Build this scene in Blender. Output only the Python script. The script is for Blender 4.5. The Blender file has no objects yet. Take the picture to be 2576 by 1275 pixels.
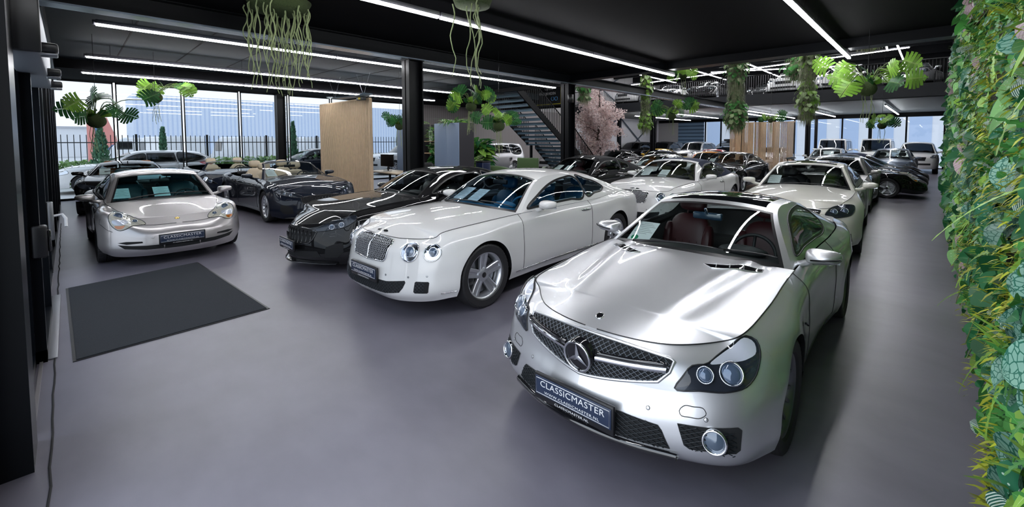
import bpy, bmesh, math, random
import numpy as np
from mathutils import Vector, Matrix
from mathutils.bvhtree import BVHTree
random.seed(7)
scene=bpy.context.scene

# ---------------------------------------------------------------- camera, sky, light, exposure
cd=bpy.data.cameras.new('camera'); cam=bpy.data.objects.new('camera',cd); scene.collection.objects.link(cam); scene.camera=cam
FPX,CXP,CYP=1087.0,1341.0,412.6
cd.sensor_fit='HORIZONTAL'; cd.sensor_width=36; cd.lens=36*FPX/2576
cd.shift_x=(1288-CXP)/2576; cd.shift_y=-(637.5-CYP)/2576
cam.location=(0,0,1.814); cam.rotation_euler=(math.radians(90)-.0538,0,math.radians(43))
cd.clip_start=.05; cd.clip_end=400
w=bpy.data.worlds.new('sky'); scene.world=w; w.use_nodes=True; nt=w.node_tree
bg=nt.nodes['Background']; SKY_STRENGTH=2.1
# overcast white sky, a little bluer overhead
tc=nt.nodes.new('ShaderNodeTexCoord'); sx=nt.nodes.new('ShaderNodeSeparateXYZ'); rp=nt.nodes.new('ShaderNodeValToRGB')
rp.color_ramp.elements[0].position=.0; rp.color_ramp.elements[0].color=(.93,.96,1,1); rp.color_ramp.elements[1].position=.8; rp.color_ramp.elements[1].color=(.72,.85,1,1)
nt.links.new(tc.outputs['Generated'],sx.inputs[0]); nt.links.new(sx.outputs['Z'],rp.inputs['Fac']); nt.links.new(rp.outputs[0],bg.inputs['Color'])
bg.inputs['Strength'].default_value=SKY_STRENGTH
vs=scene.view_settings; vs.view_transform='Standard'; vs.look='None'; vs.gamma=1; vs.use_curve_mapping=False; vs.exposure=0.6
scene.display_settings.display_device='sRGB'
cy=scene.cycles; cy.max_bounces=10; cy.diffuse_bounces=3; cy.glossy_bounces=4; cy.transparent_max_bounces=16; cy.transmission_bounces=6
cy.caustics_reflective=False; cy.caustics_refractive=False; cy.sample_clamp_indirect=4; cy.use_denoising=True; cy.blur_glossy=.5
# ---------------------------------------------------------------- helpers
def R(a): return math.radians(a)

def link(o):
    bpy.context.scene.collection.objects.link(o); return o

class MB:
    """collects faces, links them as ONE mesh object"""
    def __init__(s): s.v=[]; s.f=[]; s.m=[]; s.mi=0
    def mat(s,i): s.mi=i; return s
    def add(s,vs,fs,mi=None):
        b=len(s.v); s.v.extend([tuple(map(float,p)) for p in vs])
        for f in fs: s.f.append(tuple(b+i for i in f)); s.m.append(s.mi if mi is None else mi)
        return b
    def box(s,x0,x1,y0,y1,z0,z1,M=None):
        vs=[(x,y,z) for x in (x0,x1) for y in (y0,y1) for z in (z0,z1)]
        if M is not None: vs=[tuple(M@Vector(p)) for p in vs]
        s.add(vs,[(0,1,3,2),(4,6,7,5),(0,4,5,1),(2,3,7,6),(0,2,6,4),(1,5,7,3)])
    def rbox(s,x0,x1,y0,y1,z0,z1,b,M=None):
        """box with bevelled edges"""
        bm=bmesh.new(); bmesh.ops.create_cube(bm,size=1)
        for v in bm.verts: v.co=Vector(((x0+x1)/2+v.co.x*(x1-x0),(y0+y1)/2+v.co.y*(y1-y0),(z0+z1)/2+v.co.z*(z1-z0)))
        bmesh.ops.bevel(bm,geom=bm.edges[:],offset=b,segments=2,affect='EDGES',profile=.5)
        bm.verts.ensure_lookup_table()
        vs=[(M@v.co if M is not None else v.co) for v in bm.verts]
        s.add([tuple(p) for p in vs],[tuple(v.index for v in f.verts) for f in bm.faces]); bm.free()
    def grid(s,P,closed_u=False,closed_v=False,flip=False,skip=None):
        P=np.asarray(P,float); n,m=P.shape[:2]
        fs=[]
        for i in range(n if closed_u else n-1):
            for j in range(m if closed_v else m-1):
                if skip is not None and skip[i][j]: continue
                a=i*m+j; b=i*m+(j+1)%m; c=((i+1)%n)*m+(j+1)%m; d=((i+1)%n)*m+j
                fs.append((a,d,c,b) if flip else (a,b,c,d))
        s.add(P.reshape(-1,3),fs)
    def tube(s,pts,r,n=8,closed=False,caps=True):
        pts=[Vector(p) for p in pts]; k=len(pts)
        rs=r if isinstance(r,(list,tuple,np.ndarray)) else [r]*k
        rings=[]; prev=None
        for i,p in enumerate(pts):
            a=pts[(i-1)%k] if (closed or i>0) else p; b=pts[(i+1)%k] if (closed or i<k-1) else p
            t=(b-a)
            if t.length<1e-9: t=Vector((0,0,1))
            t.normalize()
            if prev is None:
                u=Vector((0,0,1)) if abs(t.z)<.9 else Vector((1,0,0))
                u=(u-t*u.dot(t)).normalized()
            else:
                u=prev-t*prev.dot(t)
                u=u.normalized() if u.length>1e-6 else t.orthogonal().normalized()
            prev=u; w=t.cross(u)
            rings.append([p+(u*math.cos(2*math.pi*j/n)+w*math.sin(2*math.pi*j/n))*rs[i] for j in range(n)])
        b0=len(s.v)
        s.grid(np.array([[tuple(q) for q in r_] for r_ in rings]),closed_u=closed,closed_v=True,flip=True)
        if caps and not closed:
            s.f.append(tuple(b0+j for j in range(n))[::-1]); s.m.append(s.mi)
            e=b0+(k-1)*n; s.f.append(tuple(e+j for j in range(n))); s.m.append(s.mi)
    def lathe(s,prof,n=32,axis='z',M=None,closed=False,rmod=None):
        """prof: (r,h) pairs turned around an axis"""
        g=[]
        for i in range(n):
            a=2*math.pi*i/n; row=[]
            for j,(r,h) in enumerate(prof):
                if rmod: r=r+rmod(i,j)
                if axis=='z': p=(r*math.cos(a),r*math.sin(a),h)
                elif axis=='y': p=(r*math.cos(a),h,r*math.sin(a))
                else: p=(h,r*math.cos(a),r*math.sin(a))
                row.append(tuple(M@Vector(p)) if M is not None else p)
            g.append(row)
        s.grid(np.array(g),closed_u=True,closed_v=closed,flip=(axis=='y'))
    def ball(s,c,rx,ry,rz,n=16,m=10,M=None,p=1.0):
        g=[]
        def sp(v): return math.copysign(abs(v)**p,v)
        for i in range(n):
            a=2*math.pi*i/n
            row=[]
            for j in range(m+1):
                b=-math.pi/2+math.pi*j/m
                q=Vector((rx*sp(math.cos(b))*sp(math.cos(a)),ry*sp(math.cos(b))*sp(math.sin(a)),rz*sp(math.sin(b))))
                if M is not None: q=M@q
                row.append((c[0]+q.x,c[1]+q.y,c[2]+q.z))
            g.append(row)
        s.grid(np.array(g),closed_u=True,flip=True)
    def mirror_y(s):
        b=len(s.v); n=len(s.f)
        s.v+=[(x,-y,z) for x,y,z in s.v]
        for k in range(n):
            s.f.append(tuple(b+i for i in s.f[k])[::-1]); s.m.append(s.m[k])
    def build(s,name,mats,parent=None,smooth=True,sharp=None):
        me=bpy.data.meshes.new(name); me.from_pydata(s.v,[],s.f)
        if not isinstance(mats,(list,tuple)): mats=[mats]
        for m in mats: me.materials.append(m)
        if len(mats)>1: me.polygons.foreach_set('material_index',s.m)
        if smooth: me.polygons.foreach_set('use_smooth',[True]*len(me.polygons))
        me.update()
        if smooth and sharp: me.set_sharp_from_angle(angle=R(sharp))
        o=bpy.data.objects.new(name,me); link(o)
        if parent: o.parent=parent
        return o

def tag(o,label=None,cat=None,group=None,kind=None):
    if label: o['label']=label
    if cat: o['category']=cat
    if group: o['group']=group
    if kind: o['kind']=kind
    return o
def empty(name,loc,rz=0,label=None,cat=None,group=None):
    o=bpy.data.objects.new(name,None); o.empty_display_size=.2
    o.location=loc; o.rotation_euler=(0,0,rz); link(o)
    return tag(o,label,cat,group)
def copy_tree(o,parent=None,repaint=None):
    c=o.copy(); link(c)
    if parent: c.parent=parent
    if repaint and c.type=='MESH':
        for sl in c.material_slots:
            if sl.material and sl.material.name in repaint:
                m=repaint[sl.material.name]; sl.link='OBJECT'; sl.material=m
    for ch in list(o.children): copy_tree(ch,c,repaint)
    return c
def struct(mb,name,mats,smooth=False,label=None):
    o=mb.build(name,mats,None,smooth); o['kind']='structure'
    if label: o['label']=label
    return o

# ---------------------------------------------------------------- materials
def newmat(name):
    m=bpy.data.materials.new(name); m.use_nodes=True
    nt=m.node_tree; b=nt.nodes['Principled BSDF']; return m,nt,b
def pbr(name,col,rough=.5,metal=0,coat=0,spec=.5,bump=None,var=None,coatr=.03,trans=0,sheen=0):
    m,nt,b=newmat(name)
    b.inputs['Base Color'].default_value=(*col,1); b.inputs['Roughness'].default_value=rough
    b.inputs['Metallic'].default_value=metal; b.inputs['Coat Weight'].default_value=coat
    b.inputs['Coat Roughness'].default_value=coatr
    b.inputs['Specular IOR Level'].default_value=spec
    if trans: b.inputs['Transmission Weight'].default_value=trans
    if sheen: b.inputs['Sheen Weight'].default_value=sheen
    if bump or var:
        tc=nt.nodes.new('ShaderNodeTexCoord'); 
        nz=nt.nodes.new('ShaderNodeTexNoise'); nz.inputs['Scale'].default_value=(bump or var)[0]; nz.inputs['Detail'].default_value=4
        nt.links.new(tc.outputs['Object'],nz.inputs['Vector'])
        if bump:
            bp=nt.nodes.new('ShaderNodeBump'); bp.inputs['Strength'].default_value=bump[1]; bp.inputs['Distance'].default_value=bump[2]
            nt.links.new(nz.outputs['Fac'],bp.inputs['Height']); nt.links.new(bp.outputs['Normal'],b.inputs['Normal'])
        if var:
            mx=nt.nodes.new('ShaderNodeMix'); mx.data_type='RGBA'
            mx.inputs['A'].default_value=(*[c*var[1] for c in col],1); mx.inputs['B'].default_value=(*[min(1,c*var[2]) for c in col],1)
            nt.links.new(nz.outputs['Fac'],mx.inputs['Factor']); nt.links.new(mx.outputs['Result'],b.inputs['Base Color'])
    return m
def emit(name,col,s):
    m,nt,b=newmat(name); b.inputs['Base Color'].default_value=(0,0,0,1)
    b.inputs['Emission Color'].default_value=(*col,1); b.inputs['Emission Strength'].default_value=s
    return m
def glass(name,tint,refl=1.0,rough=0.0,ior=1.5):
    """thin pane: tinted transparency plus a fresnel-like reflection, the same from both sides"""
    m=bpy.data.materials.new(name); m.use_nodes=True; nt=m.node_tree; nt.nodes.clear(); N=nt.nodes; L=nt.links
    o=N.new('ShaderNodeOutputMaterial'); mx=N.new('ShaderNodeMixShader')
    t=N.new('ShaderNodeBsdfTransparent'); t.inputs['Color'].default_value=(*tint,1)
    g=N.new('ShaderNodeBsdfGlossy'); g.inputs['Roughness'].default_value=rough; g.inputs['Color'].default_value=(refl,refl,refl,1)
    ge=N.new('ShaderNodeNewGeometry'); dt=N.new('ShaderNodeVectorMath'); dt.operation='DOT_PRODUCT'; L.new(ge.outputs['Incoming'],dt.inputs[0]); L.new(ge.outputs['Normal'],dt.inputs[1])
    def M(op,a,b=None,v=None):
        n=N.new('ShaderNodeMath'); n.operation=op
        if hasattr(a,'links'): L.new(a,n.inputs[0])
        else: n.inputs[0].default_value=a
        if b is not None: L.new(b,n.inputs[1])
        elif v is not None: n.inputs[1].default_value=v
        return n.outputs[0]
    f0=((ior-1)/(ior+1))**2
    p=M('POWER',M('SUBTRACT',1.0,M('ABSOLUTE',dt.outputs['Value'])),v=5.0); f=M('ADD',M('MULTIPLY',p,v=1-f0),v=f0)
    L.new(f,mx.inputs['Fac']); L.new(t.outputs[0],mx.inputs[1]); L.new(g.outputs[0],mx.inputs[2])
    L.new(mx.outputs[0],o.inputs['Surface'])
    return m
def paint(name,col,metal=0.0,rough=.35,coat=1.0):
    return pbr(name,col,rough,metal,coat,.5,coatr=.02)

# ---------------------------------------------------------------- curves
def hermite(T,V,ts):
    """non-uniform Catmull-Rom through V at knots T, read at ts"""
    T=np.asarray(T,float); V=np.asarray(V,float); ts=np.asarray(ts,float)
    if V.ndim==1: return hermite(T,V[:,None],ts)[:,0]
    n=len(T); d=(V[1:]-V[:-1])/np.maximum(T[1:]-T[:-1],1e-9)[:,None]
    m=np.zeros_like(V); m[0]=d[0]; m[-1]=d[-1]
    if n>2:
        h=np.maximum(T[1:]-T[:-1],1e-9)[:,None]
        m[1:-1]=(d[:-1]*h[1:]+d[1:]*h[:-1])/(h[1:]+h[:-1])
    i=np.clip(np.searchsorted(T,ts,side='right')-1,0,n-2)
    h=np.maximum(T[i+1]-T[i],1e-9); s=((ts-T[i])/h)[:,None]; h=h[:,None]
    return (2*s**3-3*s**2+1)*V[i]+(s**3-2*s**2+s)*h*m[i]+(-2*s**3+3*s**2)*V[i+1]+(s**3-s**2)*h*m[i+1]
def chord(V):
    V=np.asarray(V,float); return np.concatenate([[0],np.cumsum(np.maximum(np.linalg.norm(V[1:]-V[:-1],axis=1),1e-6))])
def smooth_curve(V,n):
    T=chord(V); return hermite(T,V,np.linspace(0,T[-1],n))
def inset2d(P,d):
    """closed 2d outline moved inwards by d"""
    P=np.asarray(P,float); n=len(P)
    area=.5*np.sum(P[:,0]*np.roll(P[:,1],-1)-np.roll(P[:,0],-1)*P[:,1]); sg=1 if area>0 else -1
    out=[]
    for i in range(n):
        a=P[i]-P[i-1]; b=P[(i+1)%n]-P[i]
        a=a/max(np.linalg.norm(a),1e-9); b=b/max(np.linalg.norm(b),1e-9)
        na=np.array([-a[1],a[0]])*sg; nb=np.array([-b[1],b[0]])*sg
        m=na+nb; l=np.linalg.norm(m)
        m=m/l if l>1e-6 else na
        out.append(P[i]+m*d/max(.45,m@na))
    return np.array(out)
def inside(P,x,y):
    c=False; n=len(P); j=n-1
    for i in range(n):
        if (P[i][1]>y)!=(P[j][1]>y) and x<(P[j][0]-P[i][0])*(y-P[i][1])/(P[j][1]-P[i][1])+P[i][0]: c=not c
        j=i
    return c
def dense(P,step):
    """closed outline with extra points along its straight edges"""
    out=[]; n=len(P)
    for i in range(n):
        a=np.asarray(P[i],float); b=np.asarray(P[(i+1)%n],float); k=max(1,int(np.linalg.norm(b-a)/step))
        for q in range(k): out.append(a+(b-a)*q/k)
    return np.array(out)
def rounded(P,n=60):
    """smooth closed outline through control points"""
    P=np.asarray(P,float); Q=np.concatenate([P[-2:],P,P[:3]]); T=chord(Q)
    return hermite(T,Q,np.linspace(T[2],T[2+len(P)],n+1)[:-1])
# ---------------------------------------------------------------- shared materials
RUBBER=pbr('tyre_rubber',(.018,.018,.02),.55); ALLOY=pbr('alloy',(.62,.64,.68),.28,.85,.3); STEEL=pbr('brake_steel',(.35,.36,.38),.35,.9)
DARKALLOY=pbr('dark_alloy',(.20,.21,.23),.3,.8,.3)
CALIPER=pbr('caliper',(.05,.05,.055),.4); BLACKM=pbr('black_plastic',(.012,.012,.014),.35); GLOSSB=pbr('gloss_black',(.008,.008,.01),.08,0,1)
CHROME=pbr('chrome',(.88,.89,.92),.06,1); MIRROR=pbr('mirror',(.8,.85,.9),.02,1); WHITEM=pbr('white_print',(.85,.86,.88),.5)
PLATE=pbr('plate_navy',(.022,.035,.075),.35); PAPER=pbr('paper',(.78,.84,.84),.8); INK=pbr('ink',(.25,.27,.28),.8); GREENINK=pbr('green_print',(.01,.25,.12),.6)
GOLD=pbr('gold',(.65,.48,.15),.25,1)
LEATHB=pbr('black_leather',(.018,.02,.024),.42,bump=(60,.15,.004)); LEATHRED=pbr('oxblood_leather',(.085,.022,.026),.42,bump=(60,.15,.004))
LEATHBLUE=pbr('blue_leather',(.012,.085,.17),.42); LEATHCREAM=pbr('cream_leather',(.62,.52,.38),.45); LEATHTAN=pbr('tan_leather',(.28,.11,.04),.45)
LEATHTEAL=pbr('teal_leather',(.012,.05,.065),.42); LEATHGREEN=pbr('olive_leather',(.16,.17,.09),.5)
DASHB=pbr('dash_black',(.015,.016,.018),.55); DASHBLUE=pbr('dash_blue',(.015,.15,.28),.45); LINING=pbr('lining_black',(.012,.013,.015),.9); LININGW=pbr('lining_cream',(.30,.26,.2),.9)
CARGLASS=glass('car_glass',(.72,.78,.78)); CARGLASSB=glass('car_glass_blue',(.60,.72,.80)); CARGLASSD=glass('car_glass_dark',(.16,.18,.20)); CARGLASST=glass('car_glass_teal',(.52,.76,.78))
LAMPCLEAR=glass('lamp_cover',(.92,.95,1)); LAMPDARK=pbr('lamp_housing_dark',(.03,.035,.045),.2,.3); LAMPCHR=pbr('lamp_reflector',(.75,.78,.83),.12,1)
LAMPLENS=pbr('lamp_lens',(.10,.14,.20),.03,.2,1); AMBER=pbr('amber',(.75,.22,.03),.2,0,1); REDLAMP=pbr('red_lamp',(.45,.01,.015),.15,0,1)
SILVER=paint('silver_paint',(.74,.75,.78),.82,.36); WHITE=paint('white_paint',(.80,.80,.80),0,.35); CREAMW=paint('ivory_paint',(.76,.74,.68),0,.35)
BLACKP=pbr('black_paint',(.004,.004,.005),.6,0,1,.1,coatr=.015); DARKBLUE=pbr('midnight_paint',(.006,.010,.022),.6,0,1,.1,coatr=.015); GREYSILV=paint('warm_silver_paint',(.60,.575,.58),.75,.36)
REDP=paint('red_paint',(.45,.012,.012)); YELLOWP=paint('yellow_paint',(.75,.45,.01)); ORANGEP=paint('orange_paint',(.75,.28,.01)); BLUEGREY=paint('bluegrey_paint',(.16,.20,.27),.5,.35)
NAVYTOP=pbr('navy_fabric',(.022,.030,.065),.9,bump=(900,.3,.001)); BLACKTOP=pbr('black_fabric',(.014,.014,.017),.9,bump=(900,.3,.001))
PANOG=pbr('roof_glass',(.006,.007,.009),.04,0,1)
RIMS={'ten_pair':DARKALLOY}
# ---------------------------------------------------------------- room shell
def floor_mat():
    m,nt,b=newmat('polished_concrete'); L=nt.links; N=nt.nodes
    tc=N.new('ShaderNodeTexCoord'); mp=N.new('ShaderNodeMapping'); mp.inputs['Scale'].default_value=(.35,.55,1); L.new(tc.outputs['Object'],mp.inputs[0])
    n1=N.new('ShaderNodeTexNoise'); n1.inputs['Scale'].default_value=1.3; n1.inputs['Detail'].default_value=7; n1.inputs['Roughness'].default_value=.5; n1.inputs['Distortion'].default_value=0; L.new(mp.outputs[0],n1.inputs['Vector'])
    n2=N.new('ShaderNodeTexNoise'); n2.inputs['Scale'].default_value=9; n2.inputs['Detail'].default_value=5; L.new(mp.outputs[0],n2.inputs['Vector'])
    r=N.new('ShaderNodeValToRGB'); r.color_ramp.elements[0].position=.22; r.color_ramp.elements[0].color=(.098,.092,.118,1); r.color_ramp.elements[1].position=.85; r.color_ramp.elements[1].color=(.245,.230,.285,1)
    ad=N.new('ShaderNodeMath'); ad.operation='MULTIPLY_ADD'; ad.inputs[1].default_value=.25; L.new(n2.outputs['Fac'],ad.inputs[0])
    sc=N.new('ShaderNodeMath'); sc.operation='MULTIPLY'; sc.inputs[1].default_value=.8; L.new(n1.outputs['Fac'],sc.inputs[0]); L.new(sc.outputs[0],ad.inputs[2])
    L.new(ad.outputs[0],r.inputs['Fac']); L.new(r.outputs[0],b.inputs['Base Color'])
    rr=N.new('ShaderNodeMapRange'); rr.inputs['To Min'].default_value=.29; rr.inputs['To Max'].default_value=.40; L.new(n1.outputs['Fac'],rr.inputs['Value']); L.new(rr.outputs[0],b.inputs['Roughness'])
    b.inputs['Specular IOR Level'].default_value=.6
    return m
CEILB=pbr('ceiling_black',(.0022,.0022,.003),.8,spec=.08); CEILG=pbr('ceiling_slate',(.022,.030,.038),.8,spec=.15); STEELB=pbr('steel_black',(.003,.0035,.005),.4,spec=.18)
BEAMF=pbr('beam_flange_lit',(.30,.36,.44),.25,.6); FRAME=pbr('frame_anthracite',(.003,.004,.006),.3,spec=.16); UPWALL=pbr('wall_pale_grey',(.50,.49,.50),.7)
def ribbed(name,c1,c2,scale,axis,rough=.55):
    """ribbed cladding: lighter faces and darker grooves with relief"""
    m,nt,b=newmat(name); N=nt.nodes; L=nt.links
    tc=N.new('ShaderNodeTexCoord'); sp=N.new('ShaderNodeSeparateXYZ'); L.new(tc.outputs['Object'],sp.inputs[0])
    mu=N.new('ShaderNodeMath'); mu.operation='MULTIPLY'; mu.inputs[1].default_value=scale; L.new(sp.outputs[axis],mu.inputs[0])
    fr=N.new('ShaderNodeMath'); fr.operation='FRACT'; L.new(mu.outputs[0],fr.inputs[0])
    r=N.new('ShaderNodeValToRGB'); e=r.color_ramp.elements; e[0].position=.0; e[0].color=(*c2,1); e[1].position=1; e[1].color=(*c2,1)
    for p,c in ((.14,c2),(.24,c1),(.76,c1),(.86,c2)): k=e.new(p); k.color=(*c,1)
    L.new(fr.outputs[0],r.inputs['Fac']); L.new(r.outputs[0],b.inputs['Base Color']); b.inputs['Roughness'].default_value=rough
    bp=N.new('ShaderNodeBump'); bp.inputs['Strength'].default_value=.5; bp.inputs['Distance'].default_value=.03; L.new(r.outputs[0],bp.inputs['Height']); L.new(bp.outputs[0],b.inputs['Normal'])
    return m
GREYCLAD=ribbed('grey_cladding',(.34,.31,.31),(.27,.245,.245),8.0,'Y')
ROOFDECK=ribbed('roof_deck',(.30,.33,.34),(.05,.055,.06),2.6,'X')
PANE=glass('dimming_glass',(.34,.355,.37),ior=1.35)  # grey tint added to dim the bright view outside
PANEF=glass('far_glass',(.40,.41,.425),ior=1.3)  # same added dimming tint, weaker at the far end
XL,XR,YF_,YB=-19.2,.45,-.22,38.0
f=MB(); f.box(XL-.2,3.5,-.42,YB+.2,-.2,0); struct(f,'floor',[floor_mat()],label='grey polished concrete showroom floor')
# crack and steel strips at the door line
g=MB(); 
pts=[(-14,-.19,.002)]+[(x,-.19+.0045*(x+14)+random.uniform(-.006,.006),.002) for x in np.linspace(-13.5,-1.5,60)]
g.tube(pts,.006,5); o=struct(g,'trim_1',[pbr('joint_dark',(.02,.02,.022),.9)],label='dark joint in the floor along the entrance')
# ceilings
c=MB(); c.box(-8.45,3.5,-.42,11.3,3.9,4.2); struct(c,'ceiling_front',[CEILB],label='black ceiling over the front cars')
c=MB(); c.box(-16.2,-8.75,-.42,12.0,3.9,4.2); c.box(-16.2,-15.0,12.0,16.6,3.9,4.2)
o=struct(c,'ceiling_window_bay',[CEILG],label='slate grey ceiling of the window bay')
c=MB()
for k in range(10): c.box(-16.2,-8.75,.9+1.12*k-.012,.9+1.12*k+.012,3.893,3.902)
struct(c,'trim_2',[CEILB],label='dark joints between the ceiling boards')
c=MB(); c.box(XL-.1,-16.2,-.42,16.6,3.66,4.2); struct(c,'ceiling_bulkhead',[CEILB],label='black bulkhead above the street windows')
# H-beam above the pillars: web, two flanges
b=MB(); b.box(-8.62,-8.58,-.3,24.9,3.62,3.9); b.mat(1).box(-8.75,-8.45,-.3,24.9,3.60,3.625); b.mat(0).box(-8.75,-8.45,-.3,24.9,3.885,3.905)  # lower flange pale blue: window reflection put into its colour
struct(b,'ceiling_beam',[STEELB,BEAMF],label='black steel beam under the ceiling')
b=MB(); b.box(-8.6,3.5,10.95,11.2,3.72,3.9); b.box(-8.6,3.5,10.9,11.25,3.70,3.725); struct(b,'ceiling_edge_beam',[STEELB],label='black beam along the edge of the void')
def hpost(name,x,y,z1,lab,w=.30,d=.36):
    p=MB(); p.box(x-w/2,x+w/2,y-d/2,y-d/2+.03,0,z1); p.box(x-w/2,x+w/2,y+d/2-.03,y+d/2,0,z1); p.box(x-.02,x+.02,y-d/2,y+d/2,0,z1); p.box(x-w/2-.02,x+w/2+.02,y-d/2-.02,y+d/2+.02,z1-.02,z1)
    p.box(x-w/2-.03,x+w/2+.03,y-d/2-.03,y+d/2+.03,0,.02)
    return struct(p,name,[STEELB],label=lab)
hpost('pillar_1',-8.6,5.28,3.6,'black steel pillar beside the wooden screen')
hpost('pillar_2',-8.6,10.85,3.6,'black steel pillar beside the blossom tree')
b=MB(); b.box(-8.42,-8.30,10.6,10.75,3.0,3.25); o=b.build('speaker',[BLACKM]); tag(o,'small black wall speaker on the pillar by the blossom tree','speaker')
for k,(x,y) in enumerate(((-7.9,25.3),(-8.6,31.5),(-13.2,25.3),(-5.9,31.5))): hpost(f'pillar_{k+3}',x,y,3.7,'black steel pillar under the upper deck',.25,.25)
# upper deck and void edge
u=MB(); u.box(XL-.1,3.5,25,YB+.2,3.72,4.28); struct(u,'upper_deck_slab',[pbr('deck_dark',(.012,.014,.019),.6),],label='dark upper deck carrying the cars')
u=MB(); u.box(XL-.1,3.5,25.2,YB,3.69,3.719); struct(u,'ceiling_rear',[pbr('deck_soffit',(.20,.22,.225),.7)],label='grey ceiling under the upper deck')
u=MB(); u.box(XL-.1,-15.0,16.6,16.8,3.6,4.28); u.box(-15.05,-8.6,11.9,12.05,3.75,4.28); struct(u,'trim_3',[STEELB],label='black edge of the upper floor by the stairs')
u=MB(); u.box(XL-.1,3.5,-.4,11.0,4.2,4.28); u.box(XL-.1,-8.6,11.0,12.0,4.2,4.28); u.box(XL-.1,-15,12.0,16.6,4.2,4.28); struct(u,'upper_floor_slab',[CEILB])
# walls
def wall(name,x0,x1,y0,y1,z0,z1,m,lab=None):
    a=MB(); a.box(x0,x1,y0,y1,z0,z1); return struct(a,name,[m],label=lab)
wall('wall_right',XR,XR+.2,-.4,YB,0,8.2,pbr('wall_black',(.012,.012,.013),.8),'black wall behind the plants')
wall('wall_street',XL-.12,XL,11.42,YB,0,3.75,GREYCLAD,'grey ribbed wall past the street windows')
wall('wall_street_upper',XL-.12,XL,-.4,YB,3.75,8.2,UPWALL,'pale wall above the street windows')
wall('wall_far_upper',XL,XR,YB,YB+.12,3.7,8.2,pbr('wall_dark',(.015,.016,.018),.8),'dark wall above the far windows')
wall('wall_far_pale',XL,-17.3,YB,YB+.12,0,3.7,UPWALL,'pale wall beside the roller door')
br=pbr('brace_steel',(.10,.12,.16),.5)
def brace(y0,y1,z0,z1,n,lab):
    a=MB()
    for (ya,za),(yb,zb) in (((y0,z1),(y1,z0)),((y0,z0),(y1,z1))): a.tube([(XL+.12,ya,za),(XL+.12,yb,zb)],.05,6)
    struct(a,n,[br],label=lab)
brace(25.4,30.5,.3,3.6,'trim_4','steel cross brace on the pale wall, nearer bay'); brace(31.2,36.6,.3,3.6,'trim_5','steel cross brace on the pale wall, farther bay'); brace(25.2,31.5,4.4,7.2,'trim_6','dark cross brace above the upper deck')
wall('wall_rear_pale',XL,XL+.02,25.2,37.9,0,3.68,pbr('wall_white_panel',(.62,.62,.66),.6),'white panel wall behind the off-roaders')
for k,y in enumerate((30.8,36.9)): wall(f'trim_{7+k}',XL,XL+.25,y-.15,y+.15,0,3.7,STEELB,'black wall post')
wall('wall_left',XL-.12,-8.8,-.40,-.32,0,4.2,FRAME,'black entrance wall')
wall('wall_stair',XL,-13.42,16.6,16.7,3.45,7.3,CEILB,'black wall above the staircase landing')
# roof with corrugated deck and purlins
a=MB(); a.box(XL-.1,3.5,9,YB+.2,7.3,7.4); struct(a,'ceiling_roof',[ROOFDECK],label='corrugated roof deck above the upper floor')
for k,y in enumerate((11.5,15.5,19.5,23.5,27.0,30.2,33.2,36.0)): wall(f'roof_beam_{k+1}',XL,3.4,y-.12,y+.12,6.75,7.3,STEELB,'dark roof beam')
wall('wall_front_upper',XL,3.4,9.0,9.1,4.28,7.4,CEILB)
# street facade: frames and panes
def window(name,pa,pb,z0,z1,along,frame=.05,lab=None,mull=()):
    """glazed bay from pa to pb (numbers along one axis at a fixed other)"""
    (ax,fixed)=along; m=MB()
    def bx(a0,a1,c0,c1,t=.05):
        if ax=='y': m.box(fixed-t,fixed+t*.2,a0,a1,c0,c1)
        else: m.box(a0,a1,fixed-t*.2,fixed+t,c0,c1)
    bx(pa,pa+frame,z0,z1); bx(pb-frame,pb,z0,z1); bx(pa,pb,z0,z0+.06); bx(pa,pb,z1-.05,z1)
    for q in mull: bx(q-frame/2,q+frame/2,z0,z1)
    o=struct(m,name,[FRAME],label=lab)
    g=MB()
    if ax=='y': g.add([(fixed-.02,pa,z0),(fixed-.02,pb,z0),(fixed-.02,pb,z1),(fixed-.02,pa,z1)],[(0,1,2,3)])
    else: g.add([(pa,fixed+.02,z0),(pb,fixed+.02,z0),(pb,fixed+.02,z1),(pa,fixed+.02,z1)],[(0,1,2,3)])
    p=g.build('window_pane',[PANE if ax=='y' else PANEF],o,smooth=False); return o
ys=[-.28,1.04,2.745,4.42,5.66]; 
for k in range(4): window(f'window_{k+1}',ys[k]+(.022 if k else 0),ys[k+1]-.022,0,3.66,('y',XL),.035,'tall glass bay of the street front')
ys=[5.86,6.09,7.77,9.45,11.40]
for k in range(4): window(f'window_{k+5}',ys[k]+.022,ys[k+1]-.022,0,3.66,('y',XL),.035,'tall glass bay of the street front')
hpost('pillar_9',XL+.12,5.76,3.66,'black pillar between the street windows',.24,.30)
# far facade
for k,(a,b_) in enumerate(((-12.2,-9.4),(-9.4,-6.6),(-6.6,-3.4),(-3.4,.4))): window(f'window_{k+9}',a,b_,0,3.45,('x',YB),.10,'far window bay',mull=((a+b_)/2,))
window('door_2',-14.9,-12.2,0,3.5,('x',YB),.12,'glass door at the far end',mull=(-13.5,))
RD=ribbed('roller_door_slats',(.20,.32,.48),(.06,.11,.18),3.2,'Z',.25)
wall('door_3',-17.3,-14.95,YB,YB+.08,0,3.5,RD,'blue sectional roller door')
wall('trim_9',XL,XR,YB-.02,YB+.1,3.45,3.7,FRAME,'dark lintel over the far windows')
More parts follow.
